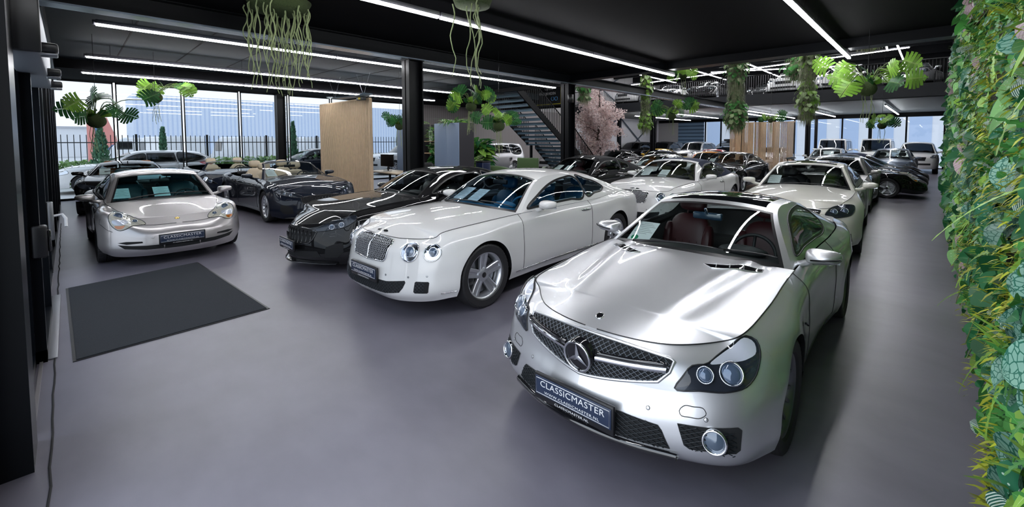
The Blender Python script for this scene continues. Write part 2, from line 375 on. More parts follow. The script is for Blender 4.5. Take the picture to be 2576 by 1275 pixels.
# upper windows: light over the upper deck
# ---- the entrance on the left: steel portal, sliding leaves
def leaf(name,x0,x1,y,lab,z1=2.75,t=.05,st=.09):
    m=MB(); m.box(x0,x0+st,y-t,y+t,0,z1); m.box(x1-st,x1,y-t,y+t,0,z1); m.box(x0,x1,y-t,y+t,0,.10); m.box(x0,x1,y-t,y+t,z1-.10,z1)
    o=struct(m,name,[FRAME],label=lab); g=MB(); g.add([(x0,y,.05),(x1,y,.05),(x1,y,z1),(x0,y,z1)],[(0,1,2,3)]); g.build('window_pane',[PANE],o,smooth=False); return o
wall('wall_left_post',-3.9,-3.55,-.62,-.20,0,4.2,FRAME,'black steel portal post of the entrance')
wall('wall_left_jamb',-3.55,-3.0,-.75,-.34,0,4.2,pbr('frame_blue_black',(.005,.008,.014),.3,spec=.2))
leaf('door_4',-5.3,-4.0,-.30,'black framed sliding door leaf, nearer'); leaf('door_5',-6.75,-5.28,-.24,'black framed sliding door leaf, farther'); leaf('door_6',-8.7,-6.7,-.27,'black framed fixed side light')
wall('wall_left_header',-8.8,-3.9,-.42,-.22,2.75,4.2,FRAME,'black panel over the entrance')
for k,x in enumerate((-10.5,-12.2,-13.9,-15.6,-17.3)): leaf(f'window_{k+14}',x,x+1.7,-.26,'glass bay of the entrance front',3.6,.04,.05)
wall('trim_11',-19.1,-8.8,-.36,-.18,3.6,4.2,FRAME)
m=MB(); m.box(-8.6,-4.0,-.30,-.27,.0,.012); m.box(-8.6,-4.0,-.235,-.215,.0,.012); struct(m,'trim_12',[pbr('rail_steel',(.42,.40,.42),.35,.7)],label='steel floor tracks of the sliding door')
m=MB(); m.rbox(-7.48,-5.31,-.205,-.135,0,.012,.004); o=m.build('floor_plate',[pbr('plate_steel',(.30,.31,.34),.4,.7)]); tag(o,'narrow steel threshold plate beside the sliding door','plate')
# door drive, sensors, handles
r=empty('door_drive',(-5.3,-.16,2.55),0,'long grey sliding door drive housing above the entrance','door drive')
m=MB(); m.rbox(-1.4,1.35,-.10,.06,-.20,.16,.012); m.build('housing',[pbr('drive_grey',(.24,.26,.29),.45,.4)],r)
m=MB(); m.rbox(1.35,1.39,-.11,.07,-.21,.17,.01); m.build('end_cap',[BLACKM],r)
for (x,z),lab in (((-4.2,2.40),'door sensor at the near end of the door drive'),((-5.5,2.385),'door sensor in the middle of the door drive'),((-6.6,2.38),'door sensor at the far end of the door drive')):
    r=empty('door_sensor',(x,-.068,z),0,'small black '+lab,'sensor','door sensors over the entrance')
    m=MB(); m.rbox(-.07,.07,-.05,.045,-.025,.035,.015); m.build('casing',[BLACKM],r); m=MB(); m.rbox(-.06,.06,-.04,.042,-.045,-.026,.008); m.build('sensor_window',[STEEL],r)
r=empty('door_lock_case',(-5.28,-.19,1.0),0,'black lock case with handle on the nearer door leaf','lock case'); m=MB(); m.rbox(-.05,.05,-.05,.04,-.13,.13,.015); m.build('case',[BLACKM],r); m=MB(); m.rbox(-.02,.02,.04,.06,-.09,.09,.008); m.build('pull',[GLOSSB],r)
r=empty('door_handle_set',(-6.72,-.14,.98),0,'pale lever handle on the farther door leaf','door handle'); m=MB(); m.rbox(-.03,.03,-.05,.0,-.2,.2,.01); m.build('back_plate',[STEEL],r); m=MB(); m.tube([(0,0,.05),(0,.06,.06),(.05,.085,.02),(.11,.085,-.06)],.013,8); m.build('lever',[pbr('handle_white',(.75,.75,.78),.3)],r)
for k in range(4): 
    pass
# ---------------------------------------------------------------- lamps
TUBE=emit('led_strip',(.96,.97,1.0),34.0); LAMPBODY=pbr('lamp_profile',(.30,.29,.33),.35,.6)
def strip(name,a,b,ceil,lab,group,joints=1,w=.035,cat='strip light'):
    a=Vector(a); b=Vector(b); d=(b-a); L=d.length; ang=math.atan2(d.y,d.x)
    r=empty(name,a,ang,lab,cat,group)
    n=joints; seg=L/n
    body=MB(); tb=MB()
    for k in range(n):
        body.rbox(k*seg+.015,(k+1)*seg-.015,-w,w,.012,.075,.008)
        tb.rbox(k*seg+.02,(k+1)*seg-.02,-w*.85,w*.85,-.018,.013,.006)
    for k in range(n+1): body.box(k*seg-.02,k*seg+.02,-w*.6,w*.6,-.01,.06)
    body.build('lamp_profile',[LAMPBODY],r); tb.build('light_tube',[TUBE],r)
    for k in range(n):
        for q in (.12,.88): wr=MB(); wr.tube([((k+q)*seg,0,.07),((k+q)*seg,0,ceil-a.z-.004)],.0025,4); wr.build('suspension_wire',[STEELB],r,smooth=False)
    return r
GA='long strip lights under the ground floor ceiling'
strip('strip_light',(-1.45,-.1,3.6),(-1.45,11.6,3.6),3.9,'bright strip light above the silver roadster, nearest the plant wall',GA,3)
strip('strip_light',(-5.34,-.1,3.6),(-5.34,11.4,3.6),3.9,'long strip light crossing the black front ceiling',GA,3)
strip('strip_light',(-9.5,.33,3.6),(-9.5,11.3,3.6),3.9,'strip light next to the pillars in the window bay',GA,3)
strip('strip_light',(-13.3,.30,3.6),(-13.3,10.0,3.6),3.9,'middle strip light of the window bay',GA,3)
strip('strip_light',(-16.0,.28,3.55),(-16.0,10.9,3.55),3.9,'strip light closest to the street windows',GA,3)
GB='strip lights over the upper deck'
for x,y0,y1,lab in ((-14.6,18.0,31.6,'leftmost strip light over the upper deck'),(-11.25,12.4,32.4,'strip light above the black open car on the deck'),(-8.06,12.4,33.8,'strip light above the white saloon on the deck'),(-4.82,12.4,34.6,'strip light above the white convertible on the deck'),(-1.48,12.4,34.7,'rightmost strip light over the upper deck')):
    strip('strip_light',(x,y0,6.2),(x,y1,6.2),7.3,lab,GB,4)
strip('strip_light',(-1.8,24.2,6.2),(-1.9,27.0,6.2),7.3,'short strip light near the right end of the void',GB,1)
strip('strip_light',(-20.0+1.2,30.6,6.2),(-1.08,27.13,6.2),7.3,'very long slanting strip light crossing the deck lights',GB,6)
strip('strip_light',(-10.77,28.28,6.2),(-3.34,31.6,6.2),7.3,'bright strip light lying askew over the deck',GB,2)
GC='strip lights under the upper deck'
for a,b,lab in (((-5.12,27.8),(-5.12,35.7),'strip light under the deck between the wooden screen and the far windows'),((-1.8,25.9),(-1.8,35.2),'rightmost strip light under the deck'),((-11.7,25.6),(-11.7,32.3),'strip light under the deck above the silver off-roader'),((-14.6,25.5),(-14.6,34.3),'leftmost strip light under the deck'),((-7.6,25.4),(-7.6,36),'strip light under the deck above the wooden screen'),((-8.5,27.3),(-8.5,37),'strip light under the deck behind the wooden screen')):
    strip('strip_light',(*a,3.45),(*b,3.45),3.69,lab,GC,2)
# daylight: sky portals at the open glass fronts
def portal(n,loc,rot,sx_,sy_):
    l=bpy.data.lights.new(n,'AREA'); l.shape='RECTANGLE'; l.size=sx_; l.size_y=sy_; l.cycles.is_portal=True
    o=bpy.data.objects.new(n,l); link(o); o.location=loc; o.rotation_euler=rot
portal('street_daylight',(XL-.3,5.5,1.85),(0,R(-90),0),3.7,12)
portal('far_daylight',(-6,YB+.3,1.75),(R(-90),0,0),13,3.5)
portal('entrance_daylight',(-1.6,-.5,2),(R(90),0,0),4.5,4)
# ---------------------------------------------------------------- car builder
# car space: x runs back from the nose, +y is the car's own right, z up
YF=[0,.50,.84,.955,1.0,.975,.955,.96,.985,1.0,.955,.82,.46,0]
class Car:
    def __init__(s,name,label,loc,yaw,sp,q=1.0,group=None,cat='car'):
        s.sp=sp; s.q=q; s.root=empty(name,(0,0,0),0,label,cat,group); s.loc=loc; s.yaw=yaw
        s.polyV=[]; s.polyF=[]
        s.shell(); s.cabin()
    def done(s):
        s.root.location=s.loc; s.root.rotation_euler=(0,0,s.yaw+math.pi/2); return s.root
    # ---- surfaces
    def setup(s):
        sp=s.sp; L,W=sp['L'],sp['W']; xf,xr,Ra=sp['xf'],sp['xr'],sp['Ra']
        n1,n2=sp.get('nose',(.04,.20)); m1,m2=sp.get('tail',(.04,.20))
        x3=xf-Ra-.05; x5=xf+Ra+.07; x8=xr-Ra-.07; x10=min(xr+Ra+.07,L-m2-.06)
        PX=[0,n1,n2,max(x3,n2+.08),xf,x5,x5+(x8-x5)*.36,x5+(x8-x5)*.68,x8,xr,x10,L-m2,L-m1,L]
        PY=[W*f for f in sp.get('Y',YF)]
        PX=np.array(PX);PY=np.array(PY)
        nx=np.zeros(14);ny=np.ones(14)
        nx[0]=-1;ny[0]=0;nx[13]=1;ny[13]=0
        for i,(a,b) in ((1,(-.97,.24)),(2,(-.72,.69)),(11,(.72,.69)),(12,(.97,.24))): nx[i],ny[i]=a,b
        rows=[]
        for r in range(6):
            I=np.array(sp['I'][r],float); Z=np.array(sp['Z'][r],float)
            X=PX-nx*I
            for i in range(1,14): X[i]=max(X[i],X[i-1]+.012)
            rows.append(np.stack([X,np.maximum(PY-ny*I,0),Z],1))
        P=np.array(rows)                                           # 6,14,3
        f=P[:,1:2]*np.array([1,-1,1]); b=P[:,12:13]*np.array([1,-1,1])
        P=np.concatenate([f,P,b],1)
        pl=np.stack([PX,PY],1); pl=np.concatenate([pl[1:2]*[1,-1],pl,pl[12:13]*[1,-1]])
        s.U=chord(pl); s.U-=s.U[1]; s.P=P; s.uE=s.U[14]
        uu=np.linspace(0,s.uE,1500); xs=s.rowpt(3,uu)[:,0]; s.uu=uu; s.xs=np.maximum.accumulate(xs+np.arange(1500)*1e-7)
        s.xf,s.xr,s.Ra,s.zw=xf,xr,Ra,sp['rw']
    def rowpt(s,r,u): return hermite(s.U,s.P[r],u)
    def ux(s,x): return float(np.interp(x,s.xs,s.uu))
    def column(s,u,nv,zlow=None):
        Q=np.array([hermite(s.U,s.P[r],[u])[0] for r in range(6)])
        T=chord(Q); td=np.linspace(0,T[-1],120); D=hermite(T,Q,td); D[:,1]=np.maximum(D[:,1],0)
        t0=0.
        if zlow is not None:
            k=np.argmax(D[:,2]>=zlow)
            if k>0:
                a,b=D[k-1,2],D[k,2]; t0=td[k-1]+(td[k]-td[k-1])*(zlow-a)/max(b-a,1e-6)
        ts=t0+(T[-1]-t0)*np.linspace(0,1,nv)
        C=hermite(T,Q,ts); C[:,1]=np.maximum(C[:,1],0)
        # flare around the wheels
        fl=s.sp.get('flare',.012)
        for xw in (s.xf,s.xr):
            r=np.hypot(C[:,0]-xw,C[:,2]-s.zw); C[:,1]+=np.where(C[:,1]>s.sp['W']*.7,fl*np.exp(-((r-s.Ra)/.07)**2),0)
        return C
    def belt(s,x): return s.rowpt(5,[s.ux5(x)])[0]
    def ux5(s,x):
        if not hasattr(s,'x5'): s.x5=np.maximum.accumulate(s.rowpt(5,s.uu)[:,0]+np.arange(1500)*1e-7)
        return float(np.interp(x,s.x5,s.uu))
    def shell(s):
        sp=s.sp; s.setup(); q=s.q; nv=max(9,int(26*q)); nA=max(10,int(26*q))
        xf,xr,Ra=s.xf,s.xr,s.Ra
        cols=[]   # (u,zlow,join,x)
        uF=s.ux(xf-Ra); uR=s.ux(xr+Ra)
        for u in np.linspace(0,uF,max(10,int(30*q))): cols.append((u,None,True))
        def arch(xw):
            first=True
            for th in np.linspace(0,math.pi,nA):
                cols.append((s.ux(xw-Ra*math.cos(th)),s.zw+Ra*math.sin(th)+1e-4,not first)); first=False
        arch(xf)
        d0,d1=sp['door']; marks=[xf+Ra,d0,d1,xr-Ra]
        if 'door2' in sp: marks=[xf+Ra,d0,d1,sp['door2'],xr-Ra]
        first=True
        for a,b in zip(marks[:-1],marks[1:]):
            k=max(2,int((b-a)/.06*q)+1)
            for x in np.linspace(a,b,k)[(0 if first else 1):]:
                cols.append((s.ux(x),None,not first)); first=False
        arch(xr)
        first=True
        for u in np.linspace(uR,s.uE,max(10,int(26*q))): cols.append((u,None,not first)); first=False
        C=np.array([s.column(u,nv,zl) for u,zl,_ in cols]); s.C=C; s.cols=cols
        n=len(cols); us=np.array([c[0] for c in cols]); xs=np.interp(us,s.uu,s.xs)
        kb=int(nv*sp.get('bumprow',.62)); ks=max(1,int(nv*.14))
        body,bump,rbump=MB(),MB(),MB(); doors=[MB() for _ in range(2 if 'door2' in sp else 1)]
        dr=[(d0,d1)]+([(d1,sp['door2'])] if 'door2' in sp else [])
        for i in range(n-1):
            if not cols[i+1][2]: continue
            xm=(xs[i]+xs[i+1])/2
            for j in range(nv-1):
                quad=[C[i,j],C[i+1,j],C[i+1,j+1],C[i,j+1]]
                tgt=body
                if us[i+1]<=uF+1e-6 and j<kb: tgt=bump
                elif us[i]>=uR-1e-6 and j<kb: tgt=rbump
                else:
                    for mb,(a,b) in zip(doors,dr):
                        if a-1e-4<=xm<=b+1e-4 and j>=ks: tgt=mb
                tgt.setdefault_add(quad,(i,j)) if hasattr(tgt,'setdefault_add') else s._add(tgt,quad,(i,j),(i+1,j),(i+1,j+1),(i,j+1))
        # arch lips and wheel wells, underside
        under=MB(); ins=[]
        for (u,zl,_),c in zip(cols,C):
            b=c[0].copy()
            if zl is not None: b[1]=max(b[1]-.30,.05)
            else: b[1]=max(b[1]-.015,0); b[2]+=.012
            ins.append(b)
        ins=np.array(ins)
        for i in range(n-1):
            a,b=C[i,0],C[i+1,0]
            for g in (1,-1):
                k=np.array([1,g,1])
                if cols[i+1][2]: under.add([a*k,b*k,ins[i+1]*k,ins[i]*k],[(0,1,2,3) if g<0 else (3,2,1,0)])
            m=np.array([1,-1,1]); under.add([ins[i],ins[i+1],ins[i+1]*m,ins[i]*m],[(0,1,2,3)])
        pm=sp['paint']; dk=sp['black']
        # hood and boot lid
        xA,xC=sp['xA'],sp['xC']; s.uA=s.ux5(xA); s.uC=s.ux5(xC)
        def cap(u0,u1,crown,bow,nu,nq,bul=None,prof=None):
            us=np.linspace(u0,u1,nu); E=s.rowpt(5,us); G=[]
            ym=E[:,1].max(); T=np.linspace(0,1,len(crown)); cr=hermite(T,np.array(crown),np.linspace(0,1,nu))*np.minimum(1,(E[:,1]/(ym*.9))**2.2); bw=np.linspace(0,1,nu)**1.5*bow*np.minimum(1,E[:,1]/(ym*.8))
            if prof is not None:
                P=np.array(prof,float); P[0]=(E[0,0],E[0,2]); cr=hermite(P[:,0],P[:,1],E[:,0]+bw)-E[:,2]
            for k in range(nu):
                e=E[k]; row=[]
                for f in np.linspace(-1,1,nq):
                    y=e[1]*f; g=1-f*f
                    z=e[2]+cr[k]*g; x=e[0]+bw[k]*g
                    if bul: z+=bul(x,y)*min(1,4*(1-abs(f)))
                    row.append((x,y,z))
                G.append(row)
            return np.array(G)
        nq=max(11,int(41*q)); nq+=1-nq%2
        s.hoodG=cap(0,s.uA,sp['hoodcrown'],sp.get('hoodbow',-.14),max(10,int(44*q)),nq,sp.get('bulge'),sp.get('hoodprof'))
        s.deckG=cap(s.uE,s.uC,sp['deckcrown'],sp.get('deckbow',.10),max(8,int(22*q)),nq)
        hood,deck=MB(),MB(); hood.grid(s.hoodG,flip=False); deck.grid(s.deckG,flip=True)
        for mb in [body,bump,rbump]: mb.mirror_y()
        r=s.root
        s.parts={}
        s.parts['body']=body.build('body',[pm],r); s.parts['bumper']=bump.build('front_bumper',[pm],r); rbump.build('rear_bumper',[pm],r)
        for mb in doors:
            for g in (1,-1):
                m2=MB(); m2.v=[(x,y*g,z) for x,y,z in mb.v]; m2.f=[f if g>0 else f[::-1] for f in mb.f]; m2.m=list(mb.m)
                m2.build('door',[pm],r); 
        hood.build('hood',[pm],r); deck.build('trunk_lid',[pm],r)
        under.build('underbody',[dk],r,smooth=False)
        for mb in [body,bump,rbump,hood,deck]+doors:
            s._poly(mb)
        for mb in doors:
            m2=MB(); m2.v=[(x,-y,z) for x,y,z in mb.v]; m2.f=[f[::-1] for f in mb.f]; s._poly(m2)
        # dark cabin tub under the windows
        tub=MB(); xs2=np.linspace(xA-.02,xC+.05,24)
        B=np.array([s.belt(x) for x in xs2]); B[:,1]-=.035; B[:,2]-=.02
        G=[]
        for b in B: G.append([(b[0],b[1],b[2]),(b[0],b[1]-.03,b[2]-.25),(b[0],b[1]-.05,.34),(b[0],0,.32),(b[0],-b[1]+.05,.34),(b[0],-b[1]+.03,b[2]-.25),(b[0],-b[1],b[2])])
        tub.grid(np.array(G)); 
        tub.build('cabin_lining',[sp['lining']],r,smooth=False)
        # seams: bonnet edge, doors
        gap=MB()
        if q>.45:
            for g in (1,-1):
                e=s.rowpt(5,np.linspace(s.uA*.02,s.uA,60))*np.array([1,g,1]); e[:,2]+=.002
                gap.tube(e,.0036,5)
                e=s.rowpt(5,np.linspace(s.uC,s.uE*.995,40))*np.array([1,g,1]); gap.tube(e,.003,5)
                for a,b in dr:
                    for x in (a,b):
                        k=int(np.argmin(np.abs(xs-x)+np.where([c[1] is not None for c in cols],9,0)))
                        e=C[k,ks:]*np.array([1,g,1]); e[:,1]+=g*.0005; gap.tube(e,.0035,5)
                    ii=[k for k in range(n) if a-1e-3<=xs[k]<=b+1e-3 and cols[k][1] is None]
                    gap.tube([C[k,ks]*np.array([1,g,1]) for k in ii],.0035,5)
                ii=[k for k in range(n) if us[k]<=uF+1e-6]
                if sp.get('bumpseam',True): gap.tube([C[k,kb]*np.array([1,g,1]) for k in ii if C[k,kb][1]>sp['W']*.80],.003,5)
            gap.build('panel_seam',[dk],r)
    def _add(s,mb,quad,*ids):
        if not hasattr(mb,'ids'): mb.ids={}
        f=[]
        for p,i in zip(quad,ids):
            if i not in mb.ids: mb.ids[i]=len(mb.v); mb.v.append(tuple(map(float,p)))
            f.append(mb.ids[i])
        mb.f.append(tuple(f)[::-1]); mb.m.append(mb.mi)
    def _poly(s,mb):
        b=len(s.polyV); s.polyV+=mb.v; s.polyF+=[tuple(b+i for i in f) for f in mb.f]; s._bvh=None
    def bvh(s):
        if getattr(s,'_bvh',None) is None: s._bvh=BVHTree.FromPolygons([Vector(v) for v in s.polyV],s.polyF)
        return s._bvh
    def hit(s,p,d):
        d=Vector(d).normalized(); p=Vector(p)
        l,n,_,_=s.bvh().ray_cast(p-d*3,d)
        if l is None:
            l,n,_,_=s.bvh().find_nearest(p)
        if n.dot(d)>0: n=-n
        return l,n
    # ---- greenhouse
    def cabin(s):
        sp=s.sp; q=s.q; r=s.root; pm=sp['paint']; gm=sp['glass']; dk=sp['black']
        roof=np.array(sp['roof'],float); edge=np.array(sp['edge'],float); h=sp.get('ih',1); b=sp.get('ib',len(roof)-2)
        bA=s.belt(sp['xA']); edge[0]=(bA[0],bA[1]-.015,bA[2])
        bC=s.belt(sp['xC']); edge[-1]=(bC[0],bC[1]-.02,bC[2])
        K=np.arange(len(roof)); n1=max(6,int(16*q))
        open_top=sp.get('open',False)
        ts=[]
        seg=lambda a,e,k: np.linspace(a,e,k+1)
        t=np.concatenate([[0,.05],seg(.05,h-.06,n1)[1:],[h]])
        n_w=len(t)
        if not open_top:
            t=np.concatenate([t,seg(h,b,max(6,int(20*q)))[1:],[b+.06],seg(b+.06,len(roof)-1-.05,n1)[1:],[len(roof)-1]])
        else: t=np.concatenate([t,[h+.10]])
        Ce=hermite(K,roof,t); Ed=hermite(K,edge,t)
        qg=sp.get('qg',.935)
        qs=np.concatenate([np.linspace(0,qg-.035,max(5,int(12*q))),[qg,.97,1.0]])
        def pt(k,f):
            c,e=Ce[k],Ed[k]
            return (c[0]+(e[0]-c[0])*f*f, e[1]*f, c[1]+(e[2]-c[1])*abs(f)**sp.get('rp',2.4))
        full=np.concatenate([-qs[::-1],qs[1:]])
        G=np.array([[pt(k,f) for f in full] for k in range(len(t))])
        s.roofG=G; nt=len(t); nf=len(full)
        shell,wind,rear,frit,soft,pan,frit2=MB(),MB(),MB(),MB(),MB(),MB(),MB()
        for i in range(nt-1):
            tm=(t[i]+t[i+1])/2
            for j in range(nf-1):
                fm=abs(full[j]+full[j+1])/2; tgt=shell
                if tm<h:
                    if fm<qg-.035 and .05<tm<h-.06: tgt=wind
                    elif fm<qg: tgt=frit
                elif tm>b and not open_top:
                    if fm<qg-.035 and b+.06<tm<len(roof)-1.05: tgt=rear
                    elif fm<qg: tgt=frit2
                    if sp.get('soft') and tgt in (shell,frit2): tgt=soft
                elif sp.get('soft') and tm>h+.12: tgt=soft
                elif sp.get('pano') and fm<.80 and h+.12<tm<sp['pano']: tgt=pan
                s._add(tgt,[G[i,j],G[i,j+1],G[i+1,j+1],G[i+1,j]],(i,j),(i,j+1),(i+1,j+1),(i+1,j))
        # side sheets from the roof edge down to the belt
        m=max(5,int(14*q)); bul=sp.get('sidebulge',.03)
        dlo=sp.get('dlo',[])
        kt=len(t) if not open_top else 0
        side=[]
        if not open_top:
            # finer sampling along the edge
            tt=np.linspace(0,len(roof)-1,max(30,int(110*q))); E2=hermite(K,edge,tt)
            S=[]
            for e in E2:
                bb=s.belt(min(max(e[0],sp['xA']),sp['xC']))
                row=[]
                for v in np.linspace(0,1,m+1):
                    hgt=max(e[2]-bb[2],0)
                    row.append((bb[0]+(e[0]-bb[0])*v, (bb[1]-.012)*(1-v)+e[1]*v+bul*math.sin(math.pi*v)*min(1,hgt/.25), bb[2]+(e[2]-bb[2])*v))
                S.append(row)
            S=np.array(S); s.sideG=S
            fullside=MB(); fullside.grid(S); s._poly(fullside)
            m2=MB(); m2.grid(S*np.array([1,-1,1])); s._poly(m2)
            for g in (1,-1):
                sk=np.zeros((S.shape[0]-1,S.shape[1]-1),bool)
                for P in dlo:
                    P2=inset2d(P,.012)
                    for i in range(sk.shape[0]):
                        for j in range(sk.shape[1]):
                            if all(inside(P2,S[a,c,0],S[a,c,2]) for a,c in ((i,j),(i+1,j),(i+1,j+1),(i,j+1))): sk[i,j]=True
                tgt=soft if sp.get('soft') else shell
                if sp.get('soft'):
                    # the A pillar stays painted
                    pil=sk.copy(); kA=int(len(tt)*(h+.05)/(len(roof)-1)); pil[kA:]=True; sk2=sk.copy(); sk2[:kA]=True
                    shell.grid(S*np.array([1,g,1]),flip=(g<0),skip=pil); soft.grid(S*np.array([1,g,1]),flip=(g<0),skip=sk2)
                else: shell.grid(S*np.array([1,g,1]),flip=(g<0),skip=sk)
        s._poly(shell); s._poly(wind)
        if not open_top: s._poly(frit); s._poly(frit2); s._poly(rear); s._poly(soft); s._poly(pan)
        shell.build('windshield_frame' if (open_top) else 'roof',[pm],r)
        wind.build('windshield',[gm],r); 
        if rear.v: rear.build('rear_window',[gm],r)
        frit.build('windshield_seal',[dk],r)
        if frit2.v: frit2.build('rear_window_seal',[dk],r)
        if soft.v: soft.build('soft_top',[sp['soft']],r)
        if pan.v: tag(pan.build('glass_roof_panel',[sp['panomat']],r),'black glass roof panel')
        # side windows
        for P in dlo:
            P=np.array(P); c=P.mean(0)
            D=dense(P,.05); I=inset2d(D,.022)
            for g in (1,-1):
                fr,gl=MB(),MB()
                def pr(xz,off):
                    l,nn=s.hit((xz[0],g*2,xz[1]),(0,-g,0)); return l+nn*off
                A=[pr(p,.004) for p in D]; B=[pr(p,.005) for p in I]
                n=len(D)
                fr.add([tuple(p) for p in A+B],[((i,(i+1)%n,n+(i+1)%n,n+i) if g<0 else (n+i,n+(i+1)%n,(i+1)%n,i)) for i in range(n)])
                fr.tube([tuple(p) for p in A],.006,6,closed=True)
                f=fr.build('window_trim',[sp.get('trim',dk)],r)
                rings=[[tuple(p) for p in B]]
                for k in (.75,.5,.25): rings.append([tuple(pr(c+(p-c)*k,.005)) for p in I])
                gl.grid(np.array(rings),closed_v=True,flip=(g>0)); b0=len(gl.v); gl.v.append(tuple(pr(c,.005)))
                for i in range(n): gl.f.append((3*n+i,3*n+(i+1)%n,b0) if g<0 else (b0,3*n+(i+1)%n,3*n+i)); gl.m.append(0)
                gl.build('side_window',[gm],r)
    # ---- patches on the surface
    def patch(s,pts,d,off,rings=4,dome=0,flip=None):
        if not dome: return s.sheet(pts,d,off)
        pts=[Vector(p) for p in pts]; c=sum(pts,Vector())/len(pts); n=len(pts); G=[]
        ks=np.linspace(1,0,rings+1)[:-1]
        for k in ks:
            row=[]
            for p in pts:
                l,nn=s.hit(c+(p-c)*k,d); row.append(tuple(l+nn*(off+dome*(1-k*k))))
            G.append(row)
        mb=MB(); d=Vector(d)
        nrm=sum(((pts[i]-c).cross(pts[(i+1)%n]-c) for i in range(n)),Vector()); fl=nrm.dot(d)<0
        mb.grid(np.array(G),closed_v=True,flip=fl); l,nn=s.hit(c,d); b=len(mb.v); mb.v.append(tuple(l+nn*(off+dome)))
        e=(len(ks)-1)*n
        for i in range(n):
            f=(e+i,e+(i+1)%n,b); mb.f.append(f if not fl else f[::-1]); mb.m.append(0)
        return mb
    def sheet(s,pts,d,off,step=.045):
        """any outline, filled, refined and laid on the surface"""
        d=Vector(d).normalized(); pts=[Vector(p) for p in pts]; c=sum(pts,Vector())/len(pts)
        pl=[p-d*((p-c).dot(d)) for p in pts]
        bm=bmesh.new(); vs=[bm.verts.new(p) for p in pl]; ed=[bm.edges.new((vs[i],vs[(i+1)%len(vs)])) for i in range(len(vs))]
        bmesh.ops.triangle_fill(bm,use_beauty=True,use_dissolve=False,edges=ed,normal=-d)
        for _ in range(4):
            lg=[e for e in bm.edges if e.calc_length()>step]
            if not lg: break
            bmesh.ops.subdivide_edges(bm,edges=lg,cuts=1); bmesh.ops.triangulate(bm,faces=[f for f in bm.faces if len(f.verts)>3])
        bm.verts.index_update(); mb=MB(); bm.faces.ensure_lookup_table()
        for v in bm.verts:
            l,n=s.hit(v.co,d); mb.v.append(tuple(l+n*off))
        for f in bm.faces:
            ids=[v.index for v in f.verts]; a,b,e=(Vector(mb.v[i]) for i in ids[:3])
            if (b-a).cross(e-a).dot(d)>0: ids=ids[::-1]
            mb.f.append(tuple(ids)); mb.m.append(0)
        bm.free(); return mb
    def line(s,pts,d,off=.001):
        return [tuple((lambda h:h[0]+h[1]*off)(s.hit(p,d))) for p in pts]
    def lattice(s,out2,mk,d,off,rad,steps,angs,n=4):
        """crossing bars clipped to an outline; mk turns 2d into car space"""
        mb=MB(); P=np.asarray(out2,float); c=P.mean(0); Rm=np.max(np.linalg.norm(P-c,axis=1))*1.1
        for ang,step in zip(angs,steps):
            dx=np.array([math.cos(ang),math.sin(ang)]); nx=np.array([-dx[1],dx[0]])
            for k in range(-int(Rm/step)-1,int(Rm/step)+2):
                run=[]
                for t in np.linspace(-Rm,Rm,int(2*Rm/.012)+2):
                    p=c+nx*k*step+dx*t
                    if inside(P,p[0],p[1]): run.append(p)
                    else:
                        if len(run)>1: mb.tube(s.line([mk(*a) for a in run[::2]+([run[-1]] if len(run)%2==0 else [])],d,off),rad,n,caps=False)
                        run=[]
                if len(run)>1: mb.tube(s.line([mk(*a) for a in run],d,off),rad,n,caps=False)
        return mb
    # ---- wheels
    def wheels(s,style,tr=None,inset=.02,rim_r=None,far=False):
        sp=s.sp; rw=sp['rw']; tw=sp.get('tw',.25); key=(style,rw,tw,rim_r,far)
        if key not in WHEELS: WHEELS[key]=wheel_meshes(style,rw,tw,rim_r or rw*.72,far)
        tyre,rim,disc,cap=WHEELS[key]
        for xw in (s.xf,s.xr):
            for g in (1,-1):
                w=bpy.data.objects.new('wheel',tyre); link(w); w.parent=s.root
                w.location=(xw,g*(sp['W']-inset-tw/2),rw); w.rotation_euler=(0,0,0 if g>0 else math.pi)
                for nm,me in (('rim',rim),('brake_disc',disc),('hub_cap',cap)):
                    if me is None: continue
                    o=bpy.data.objects.new(nm,me); link(o); o.parent=w
    # ---- interior
    def interior(s,seat_m,dash_m,xs,ysep=.37,zs=.30,wheel_y=-.37,rear=False,zd=None,xd=None,hr=True,screen=False):
        r=s.root; xA=sp_x=s.sp['xA']
        xd=xd if xd is not None else s.sp['roof'][0][0]+.12; zd=zd if zd is not None else s.sp['roof'][0][1]
        # dashboard: a rounded shelf across the car
        mb=MB(); G=[]; dx=xA-s.sp['roof'][0][0]; bA=s.belt(xA)
        for f in np.linspace(-1,1,15):
            y=f*(bA[1]-.06); b=dx*f*f; zz=zd-.045*abs(f)**3
            G.append([(xd-.10+b,y,zz-.02),(xd+.05+b,y,zz-.012),(xd+.22+b*.8,y,zz-.02),(xd+.30+b*.6,y,zz-.06),(xd+.29+b*.5,y,zz-.2),(xd+.22+b*.4,y,zz-.45)])
        mb.grid(np.array(G)); 
        mb.ball((xd+.24,wheel_y,zd-.005),.09,.19,.045,14,8)
        mb.build('dashboard',[dash_m],r)
        # steering wheel
        st=MB(); M=Matrix.Translation((xd+.52,wheel_y,zd-.10))@Matrix.Rotation(R(-66),4,'Y')
        st.tube([M@Vector((.18*math.cos(a),.18*math.sin(a),0)) for a in np.linspace(0,2*math.pi,33)[:-1]],.015,8,closed=True)
        for a in (0,math.pi,-math.pi/2 if False else math.pi*1.5):
            st.tube([M@Vector((.04*math.cos(a),.04*math.sin(a),0)),M@Vector((.18*math.cos(a),.18*math.sin(a),0))],.013,6)
        st.ball(tuple(M.translation),.06,.06,.03,12,6,M=M.to_3x3())
        st.build('steering_wheel',[dash_m],r)
        spots=[(xs,ysep),(xs,-ysep)]
        if rear: spots+=[(xs+.85,ysep*.9),(xs+.85,-ysep*.9)]
